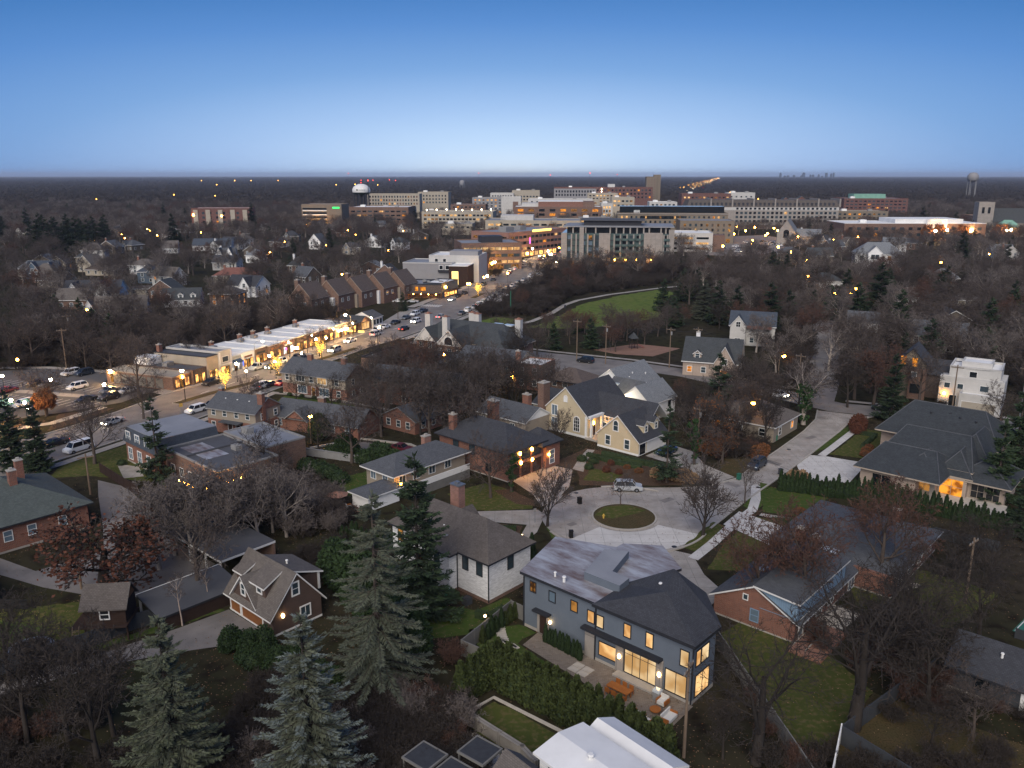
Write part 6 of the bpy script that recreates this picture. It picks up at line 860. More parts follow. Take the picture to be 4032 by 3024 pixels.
# ================================================================ vegetation prototypes
class Veg:
    def __init__(s, seed): s.r = random.Random(seed); s.t = MB(); s.c = MB(); s.ends = []
    def rv(s): r = s.r; return Vector((r.gauss(0, 1), r.gauss(0, 1), r.gauss(0, 1))).normalized()
    def blade(s, a, b, w, m=0):
        d = b - a; q = d.cross(s.rv())
        if q.length < 1e-6: return
        q = q.normalized() * w; i = len(s.c.v); s.c.v += [tuple(a - q), tuple(a + q), tuple(b)]; s.c.f.append((i, i + 1, i + 2)); s.c.m.append(m)
    def leaf(s, p, d, n, L, w, m=0):
        """rhombic spray from p along d, facing n"""
        q = d.cross(n)
        if q.length < 1e-6: return
        q = q.normalized() * w; i = len(s.c.v); mid = p + d * (L * .45); s.c.v += [tuple(p), tuple(mid + q), tuple(p + d * L), tuple(mid - q)]; s.c.f.append((i, i + 1, i + 2, i + 3)); s.c.m.append(m)
    def limb(s, p, d, L, r, lv, P):
        g = s.r; n = P['seg'][lv]; pts = [p]; dd = d.copy()
        for k in range(n):
            dd = (dd + s.rv() * P['wig'][lv] + Vector((0, 0, P['up'][lv]))).normalized(); pts.append(pts[-1] + dd * (L / n))
        tip = .35 if lv < 3 else .2
        for k in range(n):
            r0 = r * (1 - (1 - tip) * k / n); r1 = r * (1 - (1 - tip) * (k + 1) / n)
            if lv <= P['solid']: s.t.tube(pts[k], pts[k + 1], r0, r1, (7, 5, 4, 3)[min(lv, 3)], 0, False)
            else: s.blade(pts[k], pts[k + 1] if k < n - 1 else pts[-1], max(r0, P['minw']))
        if lv >= P['levels']: s.ends.append((pts[-1], dd)); return
        nc = P['n'][lv]
        for k in range(nc):
            t = P['t0'][lv] + (1 - P['t0'][lv]) * (k + g.random()) / nc; f = t * n; i = min(int(f), n - 1); q = pts[i].lerp(pts[i + 1], f - i); ax = (pts[i + 1] - pts[i]).normalized()
            o = ax.orthogonal().normalized(); o = Matrix.Rotation((k * 2.4 + g.random() * 1.2), 3, ax) @ o; an = R(g.uniform(*P['ang'][lv])); cd = (ax * math.cos(an) + o * math.sin(an)).normalized()
            s.limb(q, cd, L * g.uniform(*P['len'][lv]) * (1.15 - .45 * t if lv else 1), max(r * (1 - (1 - tip) * t) * P['rad'][lv], .012), lv + 1, P)
def bareP(**k):
    P = dict(seg=(4, 4, 3, 2, 1), wig=(.06, .16, .2, .25, .2), up=(.02, .08, .06, .03, .0), n=(8, 7, 7, 7), t0=(.35, .25, .2, .15), ang=((35, 62), (28, 60), (28, 60), (25, 65)), len=((.62, .85), (.45, .62), (.42, .6), (.4, .7)), rad=(.5, .5, .5, .55), levels=4, solid=2, minw=.03)
    P.update(k); return P
PRO = {}
def proto(name, seed, trunkm, twigm, L=5.5, r=.26, P=None, leaves=None, scale_to=10, ivy=False, lights=False):
    v = Veg(seed); P = P or bareP(); v.limb(Vector((0, 0, -.2)), Vector((0, 0, 1)), L, r, 0, P)
    top = max(max(q[2] for q in v.t.v), max(q[2] for q in v.c.v)); k = scale_to / top
    nm = [twigm]
    if leaves:
        lm, n, sz = leaves; nm.append(lm)
        for i in range(n): p, d = v.r.choice(v.ends); v.leaf(p + v.rv() * .25, v.rv(), v.rv(), sz * v.r.uniform(.7, 1.4), sz * .45, 1)
    if ivy:
        nm.append('ivy')
        cand = [q for q in v.t.v if q[2] < top * .6 and q[0] ** 2 + q[1] ** 2 < (.5 + q[2] * .16) ** 2]
        for i in range(1300): a = v.r.choice(cand); b_ = v.r.choice(cand); t_ = v.r.random() if (a[2] - b_[2]) ** 2 + (a[0] - b_[0]) ** 2 < 1.2 else 0; p = Vector(a).lerp(Vector(b_), t_) + v.rv() * v.r.uniform(.05, .4); v.leaf(p, v.rv(), v.rv(), .34, .17, 1)
    if lights:
        nm.append('bulb')
        for f in list(v.t.f)[::4]:
            q = Vector(v.t.v[f[0]])
            for _ in range(3): p = q + v.rv() * .14; v.leaf(p, v.rv(), v.rv(), .09, .045, len(nm) - 1)
        for p, d in v.ends[::2]: v.leaf(p, v.rv(), v.rv(), .09, .045, len(nm) - 1)
    for mb in (v.t, v.c): mb.v = [(a * k, b_ * k, c * k) for a, b_, c in mb.v]
    PRO[name] = [(('trunk', v.t.mesh(name + '_trunk', trunkm, True))), ('crown', v.c.mesh(name + '_crown', nm))]
SP = dict(wig=(.05, .12, .16, .2, .2)); VA = bareP(n=(9, 7, 6, 6), ang=((18, 38), (14, 34), (16, 40), (20, 50)), t0=(.25, .2, .15, .1), up=(.0, .05, .05, .03, 0), len=((.8, 1.1), (.5, .65), (.45, .6), (.4, .7)))
proto('oak', 1, 'bark', 'twig'); proto('oak_b', 2, 'bark', 'twig', P=bareP(ang=((30, 55), (30, 60), (30, 65), (25, 65)))); proto('oak_c', 3, 'bark_dark', 'twig_dark', L=6.5, P=bareP(n=(9, 7, 7, 6)))
proto('oak_big', 4, 'bark_dark', 'twig_dark', L=5, r=.3, P=bareP(n=(7, 7, 7, 6), ang=((35, 68), (30, 65), (30, 65), (25, 65)), minw=.015)); proto('vase', 5, 'bark_dark', 'twig', L=3.2, r=.17, P=VA); proto('small', 6, 'bark', 'twig', L=4, r=.12, P=bareP(n=(7, 5, 5, 5), ang=((20, 45), (20, 50), (25, 55), (25, 60))))
proto('dark', 7, 'bark_dark', 'twig_dark', L=6, P=bareP(ang=((22, 50), (25, 55), (28, 60), (25, 65)))); proto('grey', 8, 'bark_pale', 'twig_grey', L=4.5, r=.22, P=bareP(n=(9, 8, 7, 7), ang=((25, 60), (25, 60), (28, 60), (25, 65)))); proto('pale', 9, 'bark_pale', 'twig_grey', L=5, r=.34, P=bareP(n=(7, 6, 6, 6), ang=((25, 50), (25, 50), (28, 60), (25, 65)))); proto('pale_ivy', 19, 'bark_pale', 'twig_grey', L=5, r=.34, P=bareP(n=(7, 6, 6, 6), ang=((25, 50), (25, 50), (28, 60), (25, 65))), ivy=True)
proto('ivy', 10, 'bark', 'twig', L=6.5, ivy=True, P=bareP(n=(7, 6, 6, 6))); proto('birch', 11, 'bark_birch', 'twig', L=8, r=.16, P=bareP(n=(8, 5, 5, 5), t0=(.6, .25, .2, .1), len=((.25, .4), (.45, .6), (.4, .6), (.4, .7)))); proto('redoak', 12, 'bark', 'twig_red', P=bareP(n=(9, 8, 7, 7)), leaves=('leaf_rust', 450, .14))
proto('rust', 13, 'bark_dark', 'twig_dark', L=3.6, r=.34, P=bareP(ang=((45, 75), (30, 65), (30, 65), (25, 65)), n=(8, 8, 7, 6)), leaves=('leaf_rust', 2600, .18)); proto('leafy', 14, 'bark', 'twig', L=4, P=bareP(n=(8, 6, 6, 5)), leaves=('leaf_orange', 650, .2)); proto('orange_tree', 15, 'bark', 'twig', L=3.2, r=.2, P=bareP(n=(10, 7, 6, 5), ang=((20, 50), (25, 55), (28, 60), (25, 65))), leaves=('leaf_orange', 6500, .3))
proto('lit_tree', 16, 'bark', 'twig', L=2.6, r=.2, P=bareP(n=(8, 6, 4, 3), ang=((18, 40), (18, 40), (20, 45), (25, 50))), lights=True)
def spruce(name, seed, h, r, bark, needle, whorls=26, per=8, tw=12, droop=.35, tipup=.1, size=.5, wd=.13, ragged=.0, start=.06, tip2=None, pw=.8):
    v = Veg(seed); g = v.r; v.t.tube((0, 0, -.2), (0, 0, h * .96), h * .017, .03, 7)
    for w_ in range(whorls):
        t = start + (1 - start) * (w_ / whorls) ** 1.0; z0 = h * t
        for k in range(max(3, int(per * (1 - t * .55)))):
            if ragged and g.random() < ragged: continue
            a = k * 6.283 / per + w_ * 1.1 + g.uniform(-.3, .3); Rz = r * (1 - t) ** pw * g.uniform(.45, 1.2) + .2; dr = droop * (1 - t * .9) - .12 * t; o = Vector((math.cos(a), math.sin(a), 0)); z = z0 + g.uniform(-.5, .5) * h / whorls
            P = lambda u: Vector((0, 0, z)) + o * (Rz * u) + Vector((0, 0, -dr * Rz * u * (1 - .35 * u) + tipup * Rz * u * u * u))
            v.t.tube(P(0), P(.5), .05, .03, 3, 0, False); v.t.tube(P(.5), P(.95), .03, .01, 3, 0, False); n = max(4, int(tw * (.35 + Rz / r * .75)))
            sd = o.cross(Vector((0, 0, 1)))
            for j in range(n):
                u = .18 + .82 * (j + g.random() * .6) / n; p = P(u); dv = (P(min(u + .05, 1.05)) - P(u)).normalized(); sg = 1 if j % 2 else -1; ln = size * (.55 + .9 * (1 - u)) * g.uniform(.8, 1.3) * (.6 + .6 * (1 - t)); d = (dv * g.uniform(.55, .9) + sd * sg * g.uniform(.5, .95) + Vector((0, 0, g.uniform(-.35, .12)))).normalized()
                mi = 1 if (tip2 and u > .62 and g.random() < .8) else 0
                v.leaf(p, d, Vector((0, 0, 1)) + v.rv() * .35, ln, wd, mi); v.leaf(p + Vector((0, 0, .03)), (d + v.rv() * .35).normalized(), v.rv(), ln * .85, wd * .9, mi)
                if j % 2 == 0: v.leaf(p, (dv + Vector((0, 0, -.5 - g.random() * .5))).normalized(), v.rv(), ln * .8, wd, 0)
            v.leaf(P(.92), (P(1) - P(.9)).normalized(), Vector((0, 0, 1)) + v.rv() * .3, size * .9, wd, 1 if tip2 else 0)
    for k in range(14): v.leaf(Vector((0, 0, h * (.93 + .07 * g.random()))), (Vector((g.uniform(-1, 1), g.uniform(-1, 1), 1.5))).normalized(), v.rv(), size * .8, wd, 0)
    top = h; v.t.v = [(a / top * 10, b_ / top * 10, c / top * 10) for a, b_, c in v.t.v]; v.c.v = [(a / top * 10, b_ / top * 10, c / top * 10) for a, b_, c in v.c.v]
    PRO[name] = [('trunk', v.t.mesh(name + '_trunk', bark, True)), ('crown', v.c.mesh(name + '_crown', [needle] + ([tip2] if tip2 else [])))]
spruce('spruce_big', 30, 21, 6.6, 'bark', 'needle_grey', 40, 9, 52, .62, .06, .72, .06, .16, tip2='needle_grey', pw=.72); spruce('spruce_blue', 31, 17, 5.2, 'bark_dark', 'needle_grey', 44, 11, 46, .24, .12, .6, .06, .14, tip2='needle_blue', pw=.74); spruce('spruce_light', 32, 16.5, 4.6, 'bark_dark', 'needle_grey', 44, 11, 44, .26, .12, .58, .06, .14, tip2='needle_light', pw=.74)
spruce('fir_dark', 33, 16, 3.8, 'bark_dark', 'needle_dark', 34, 9, 26, .22, .12, .8, .09, .08, tip2='needle_green', pw=.7); spruce('fir_green', 34, 13, 3.4, 'bark', 'needle_green', 30, 8, 14, .2, .1, .9, .17, .12); spruce('fir_loose', 35, 14, 3.2, 'bark', 'needle_dark', 26, 7, 13, .3, .05, .9, .14, .32, .12, tip2='needle_green')
def arbor(name, seed, needle, n=850, h=4.0, r=.75, sz=.34):
    v = Veg(seed); g = v.r; prof = lambda t: r * (min(1, .72 + t * 1.6) if t < .2 else 1) * (1 - max(0, t - .25) / .75) ** .7 + .03
    for j in range(9): z = h * j / 9; v.t.tube((0, 0, z), (0, 0, z + h / 9), prof(j / 9) * .72, prof((j + 1) / 9) * .72, 8, 0, False)
    for i in range(n):
        t = g.random() ** 1.15; a = g.uniform(0, 6.283); rr = prof(t) * g.uniform(.62, 1.05); o = Vector((math.cos(a), math.sin(a), 0)); p = o * rr + Vector((0, 0, t * h * .97)); v.leaf(p, (o * g.uniform(.1, .55) + Vector((0, 0, 1)) + v.rv() * .3).normalized(), o + v.rv() * .7, sz * g.uniform(.6, 1.3), sz * .3)
    PRO[name] = [('foliage_core', v.t.mesh(name + '_core', 'boxwood', True)), ('foliage', v.c.mesh(name + '_foliage', needle))]
arbor('arb', 40, 'arbor', 1100); arbor('arb_b', 41, 'arbor', 1100, 4.0, .82); arbor('arb_deep', 42, 'arbor_deep', 900)
def bush(name, seed, leafm, n=700, sz=.16, sq=.8, core='boxwood', stems=None):
    v = Veg(seed); g = v.r; v.t.ball((0, 0, .55 * sq), .78, 0, 12, 8, sq)
    for i in range(n): d = v.rv(); d.z = abs(d.z) * 1.1 - .35; d.normalize(); k = g.uniform(.72, 1.06); p = Vector((d.x * k, d.y * k, .55 * sq + d.z * k * sq)); v.leaf(p, (d + v.rv() * .8).normalized(), v.rv(), sz * g.uniform(.7, 1.4), sz * .4)
    PRO[name] = [('foliage_core', v.t.mesh(name + '_core', core, True)), ('foliage', v.c.mesh(name + '_foliage', leafm))]
bush('bush_green', 50, 'arbor_deep'); bush('bush_box', 51, 'boxwood'); bush('bush_grey', 52, 'bush_grey'); bush('bush_tan', 53, 'leaf_tan', 800, .3, 1.1, 'leaf_tan'); bush('bush_red', 54, 'leaf_rust', 700, .2, 1.0, 'leaf_rust'); bush('bush_orange', 57, 'leaf_orange', 700, .2, .7, 'mulch'); bush('bush_olive', 55, 'arbor', 800, .2, 1.0); bush('tall_green', 56, 'arbor_deep', 1400, .2, 1.7, 'boxwood')
def twigbush(name, seed, twigm, n=90):
    v = Veg(seed); P = bareP(n=(0, 5, 6, 5), seg=(1, 3, 2, 2, 1), solid=1, minw=.012, len=((1, 1), (.45, .7), (.45, .7), (.4, .7)), ang=((0, 0), (15, 50), (20, 55), (25, 60)))
    for i in range(26): a = v.r.uniform(0, 6.28); t = v.r.uniform(.1, .75); v.limb(Vector((.2 * math.cos(a), .2 * math.sin(a), 0)), Vector((math.cos(a) * t, math.sin(a) * t, 1)).normalized(), v.r.uniform(.6, 1.0), .014, 1, P)
    PRO[name] = [('stem', v.t.mesh(name + '_stem', 'bark')), ('twigs', v.c.mesh(name + '_twigs', twigm))]
twigbush('twig_bush', 60, 'twig_dark'); twigbush('twig_bush_red', 61, 'twig_red'); twigbush('twig_bush_grey', 62, 'twig_grey')
NT = {}
def plant(p, x, y, h, label, cat='tree', name='bare_tree', rz=None, group=None, w_=None, base=10.0, z=0):
    k = h / base; o = thing(name, label, cat, x, y, rz if rz is not None else (x * 1.7 + y * 2.3) % 6.28, z, group); kw = k if w_ is None else w_; o.scale = (kw, kw, k)
    for nm, me in PRO[p]: ob(nm, me, o)
    NT[name] = NT.get(name, 0) + 1; return o
EVERGREENS = [
    (-13.3, 72.7, 21, 'spruce_big', 'towering grey-green spruce left of the white brick house'), (-10.8, 86.3, 20, 'fir_dark', 'dark green fir behind the towering grey-green spruce'), (-16.5, 57.6, 17, 'spruce_blue', 'silvery blue spruce at the bottom of the picture'),
    (-27.7, 57.8, 16.5, 'spruce_light', 'pale olive spruce left of the silvery blue one'), (-87.8, 137.2, 14, 'fir_dark', 'dark fir at the left edge behind the green-grey roof'), (-82, 134.9, 13, 'fir_dark', 'dark fir second from the left edge by the street'),
    (-58.9, 129.3, 15, 'fir_loose', 'ragged dark fir in front of the mansard office'), (25.9, 130, 13, 'fir_loose', 'ragged pine beside the cream house garage'), (43.3, 167.1, 14, 'fir_loose', 'thin grey-green spruce between the lane and the cross street'),
    (71.1, 281.5, 15, 'fir_dark', 'dark fir left of the white tudor house'), (76.3, 277, 14, 'fir_dark', None), (68.4, 290.9, 14, 'spruce_light', 'pale spruce left of the dark firs by the tudor house'),
    (82.4, 260.3, 17, 'fir_dark', 'broad dark fir right of the white tudor house'), (90.1, 265.9, 14, 'fir_dark', None), (129.2, 317.4, 15, 'fir_dark', None),
    (130.4, 290.9, 20, 'fir_dark', None), (150.6, 329.3, 14, 'fir_dark', None), (161.2, 309.5, 15, 'fir_dark', 'dark fir in the right woods below the grey house'),
    (178.4, 338.2, 14, 'fir_dark', None), (253.7, 468.2, 20, 'fir_dark', 'tall dark fir against the white-roofed hall'), (105.5, 204.1, 15, 'fir_dark', 'dark fir behind the white stucco house'),
    (143.9, 245.4, 14, 'fir_green', None), (166.6, 270.9, 13, 'fir_green', None), (57.2, 309.5, 12, 'fir_green', 'bright green fir beside the park lawn'),
    (55.1, 277, 10, 'fir_green', None), (23.4, 240.6, 9, 'fir_green', 'green fir beside the playground'), (12.3, 238.6, 8, 'fir_green', 'green fir by the left end of the playground'),
    (70, 335.6, 13, 'fir_green', None), (78.6, 348.9, 12, 'fir_dark', None), (119.2, 281.5, 14, 'fir_green', None),
    (125.8, 264.3, 14, 'fir_green', None), (113.1, 290.9, 12, 'fir_green', None), (-116.3, 235.3, 11, 'fir_green', 'dark pine behind the tan-roofed shop'),
    (-130.2, 252.7, 10, 'fir_green', None), (-149.1, 281.5, 9, 'fir_green', None), (-157.1, 281.5, 10, 'fir_green', None),
    (-117.9, 252.7, 8, 'fir_green', None), (-191.3, 323.2, 8, 'arb', None), (-41.4, 309.5, 7, 'fir_green', 'small round fir by the crossing'),
    (76.7, 122.3, 13, 'fir_green', 'dark pine over the mansion terrace at the right edge'), (88.5, 137.2, 14, 'fir_green', 'tall green pine at the right edge above the mansion'), (72.2, 108.5, 10, 'fir_dark', None),
    (118.3, 201.6, 13, 'fir_green', None), (-329.9, 572, 19, 'fir_dark', 'dark pine of the big evergreen clump at the upper left'), (-315.4, 554.5, 21, 'fir_dark', 'dark pine of the big evergreen clump at the upper left'),
    (-330.5, 590.7, 23, 'fir_dark', 'dark pine of the big evergreen clump at the upper left'), (-301.6, 544.5, 20, 'fir_dark', 'dark pine of the big evergreen clump at the upper left'), (-312.4, 572, 22, 'fir_dark', 'dark pine of the big evergreen clump at the upper left'),
    (-296.6, 551.1, 19, 'fir_dark', 'dark pine of the big evergreen clump at the upper left'), (-306.6, 579.3, 21, 'fir_dark', 'dark pine of the big evergreen clump at the upper left'), (-289.7, 554.5, 23, 'fir_dark', 'dark pine of the big evergreen clump at the upper left'),
    (-294.2, 572, 20, 'fir_dark', 'dark pine of the big evergreen clump at the upper left'), (-276.1, 544.5, 22, 'fir_dark', 'dark pine of the big evergreen clump at the upper left'), (-276.7, 554.5, 19, 'fir_dark', 'dark pine of the big evergreen clump at the upper left'),
    (-280.5, 572, 21, 'fir_dark', 'dark pine of the big evergreen clump at the upper left'), (-349.4, 618.8, 23, 'fir_dark', 'dark pine of the big evergreen clump at the upper left'), (-344.3, 627.3, 20, 'fir_dark', 'dark pine of the big evergreen clump at the upper left'),
    (-336.2, 631.7, 22, 'fir_dark', 'dark pine of the big evergreen clump at the upper left'), (-321.9, 623, 19, 'fir_dark', 'dark pine of the big evergreen clump at the upper left'), (-307.8, 614.6, 21, 'fir_dark', 'dark pine of the big evergreen clump at the upper left'),
    (-291.5, 598.4, 23, 'fir_dark', 'dark pine of the big evergreen clump at the upper left'), (-398.8, 654.4, 20, 'fir_dark', None), (-424.8, 733.2, 22, 'fir_dark', None),
    (-379.8, 916, 19, 'fir_dark', None), (-265.5, 654.4, 21, 'fir_dark', None), (-237.2, 763.7, 23, 'fir_dark', None),
    (372.8, 704.9, 20, 'fir_dark', None), (373.7, 763.7, 22, 'fir_dark', None), (462, 1016.9, 19, 'fir_dark', None),
    (-283.7, 916, 21, 'fir_dark', None),
]
BARE_TREES = [
    (27.3, 108.9, 13, 'vase', 'bare vase-shaped tree on the verge right of the island'), (5.2, 112.1, 11, 'vase', 'bare vase-shaped tree left of the island'), (16.9, 120, 6, 'small', 'thin young bare tree on the round island'),
    (36.6, 120.9, 8, 'small', 'slim bare tree beside the lane verge'), (60.2, 163.1, 14, 'pale_ivy', 'big pale-limbed tree with ivy on its trunk beside the lane'), (32.5, 138.9, 13, 'ivy', 'ivy-wrapped bare tree by the driveway fork'),
    (-74.5, 139.1, 13, 'oak', 'bare tree on the lawn beside the parked white van'), (-77.9, 167.1, 11, 'oak', 'bare tree at the street corner left of the flats'), (-82.8, 210.7, 10, 'oak', 'bare street tree in front of the white two-storey shop'),
    (-49.8, 91, 13, 'rust', 'oak with rust-brown leaves over the yard'), (31.8, 66.5, 21, 'oak_big', 'great bare tree in the right foreground'), (21.4, 61.9, 17, 'oak_big', 'bare tree with reddish tips by the fence of the grey house'),
    (39.7, 71.7, 13, 'oak_big', 'bare tree right of the great bare tree'), (-43.8, 64.2, 13, 'dark', 'dark bare tree in the lower left corner'), (-40.4, 64.8, 12, 'dark', 'dark bare tree second from the lower left corner'),
    (-36.6, 65.5, 11, 'dark', 'dark bare tree left of the olive spruce'), (-50.8, 73.3, 11, 'dark', 'dark bare tree at the left edge behind the trampoline'), (-45.8, 71.7, 10, 'dark', None),
    (-35.6, 60.7, 14, 'dark', None), (-38, 90.6, 14, 'oak', 'tall bare tree rising behind the yard shelter'), (-37.7, 84.6, 7, 'birch', 'thin pale trunk beside the long fence'),
    (-36, 88.7, 6, 'birch', 'thin pale trunk nearer the shingled garage'), (-28.7, 139.6, 13, 'oak', 'leaning bare tree beside the pale sided house'), (-3.4, 123.2, 11, 'oak', 'bare tree before the garage doors of the black-roofed house'),
    (-0.1, 125.8, 10, 'ivy', 'ivy-trunked tree on the lawn of the black-roofed house'), (2, 139.6, 9, 'birch', 'clump of pale birches at the corner of the cream house'), (8.7, 148.7, 8, 'vase', 'slim bare tree against the cream gable'),
    (-15.6, 150.1, 15, 'oak', 'tall bare tree left of the black-roofed house'), (-10.6, 148.7, 17, 'oak', 'tallest bare tree behind the black-roofed house'), (-7.3, 143.4, 15, 'oak', 'bare tree against the black hip roof'),
    (-22.3, 168.8, 13, 'oak', None), (-5.5, 168.8, 15, 'oak', None), (-0.6, 176, 14, 'oak', None),
    (-15, 176, 15, 'oak', None), (-27.3, 176, 12, 'oak', None), (-33.1, 179.9, 12, 'oak', None),
    (-37.8, 167.1, 11, 'oak', None), (-35.4, 143.4, 10, 'oak', None), (-22, 188, 14, 'redoak', 'reddish-brown crowned tree in front of the slate-roofed block'),
    (-28.1, 196.9, 12, 'redoak', None), (-19.6, 204.1, 11, 'redoak', None), (-56.5, 172.3, 9, 'oak', 'bare tree between the flats and the street'),
    (-41.7, 131.5, 11, 'oak', 'bare tree beside the patched flat roof'), (-48.9, 179.9, 8, 'oak', None), (-54.7, 229, 9, 'oak', 'bare street tree beside the shops, middle of the row'),
    (-58.8, 232.1, 8, 'small', None), (-54.7, 258, 10, 'oak', 'bare street tree in front of the end shops'), (-61.9, 211.8, 8, 'small', None),
    (-40.7, 290.9, 8, 'small', None), (-42.1, 329.3, 8, 'small', None), (10.8, 392.1, 12, 'oak', 'bare tree on the bend of the street below the glass apartments'),
    (17.2, 414, 12, 'oak', None), (50.4, 264.3, 11, 'oak', None), (30.2, 235.3, 9, 'redoak', 'reddish bare tree beside the playground path'),
    (2, 245.4, 9, 'oak', 'round bare tree left of the playground'), (7.1, 229, 10, 'oak', None), (38.2, 179.9, 6, 'redoak', 'red-brown round tree behind the white sided house'),
    (42, 150.1, 11, 'oak', None), (46.6, 160.5, 12, 'oak', 'bare tree in the corner wood beside the lane'), (49, 155.9, 11, 'oak', None),
    (54.7, 168.8, 12, 'oak', None), (46.7, 176, 11, 'oak', None), (55, 183.8, 12, 'oak', None),
    (66.3, 192.4, 13, 'oak', None), (37.6, 150.1, 10, 'leafy', None), (37.7, 139.6, 7, 'leafy', 'small tree with orange leaves by the lane lamp'),
    (74.4, 176, 13, 'oak', 'broad bare tree on the far verge of the cross street'), (84.6, 188, 14, 'oak', None), (83.6, 211.8, 14, 'pale', None),
    (93.1, 217.2, 14, 'pale', 'pale-limbed bare tree over the side street'), (81.2, 139.6, 9, 'oak', 'bare tree over the mansion right wing'), (96.7, 155.9, 11, 'oak', None),
    (59.1, 92.3, 11, 'oak', 'bare tree near the green court'), (57.1, 97.2, 9, 'oak', None), (34.4, 86.8, 15, 'redoak', 'reddish-tipped tree over the brick bungalow'),
    (28.9, 86.8, 13, 'redoak', 'reddish-tipped tree before the blue gable'), (45.9, 93.5, 15, 'redoak', 'reddish-tipped tree behind the brick bungalow'), (42, 64.8, 8, 'oak', 'bare tree in the lower right corner'),
    (37.5, 63.6, 7, 'oak', None), (18.6, 62.4, 6, 'dark', None), (-99.4, 168.8, 6, 'orange_tree', 'rounded tree with rusty orange leaves by the street lamps'),
    (-46.1, 98.5, 12, 'grey', 'pale grey bare tree of the thicket behind the yard shelters'), (-45.6, 102.6, 12, 'grey', 'pale grey bare tree of the thicket behind the yard shelters'), (-42.3, 100.5, 13, 'grey', 'pale grey bare tree of the thicket behind the yard shelters'),
    (-42.2, 105.4, 12, 'grey', 'pale grey bare tree of the thicket behind the yard shelters'), (-39.1, 104, 12, 'grey', 'pale grey bare tree of the thicket behind the yard shelters'), (-38.7, 108.5, 13, 'grey', 'pale grey bare tree of the thicket behind the yard shelters'),
    (-35.3, 106.2, 11, 'grey', 'pale grey bare tree of the thicket behind the yard shelters'), (-34.5, 110, 8.64, 'grey', 'pale grey bare tree of the thicket behind the yard shelters'), (-32.1, 108.5, 11, 'grey', 'pale grey bare tree of the thicket behind the yard shelters'),
    (-43.1, 111.6, 8.64, 'grey', 'pale grey bare tree of the thicket behind the yard shelters'), (-39.3, 115, 7.92, 'grey', 'pale grey bare tree of the thicket behind the yard shelters'), (-35.7, 116.7, 7.92, 'grey', 'pale grey bare tree of the thicket behind the yard shelters'),
    (-47.2, 110, 8.64, 'grey', 'pale grey bare tree of the thicket behind the yard shelters'), (-32.4, 115, 7.2, 'grey', 'pale grey bare tree of the thicket behind the yard shelters'), (-51.2, 113.3, 7.2, 'grey', 'pale grey bare tree of the thicket behind the yard shelters'),
]
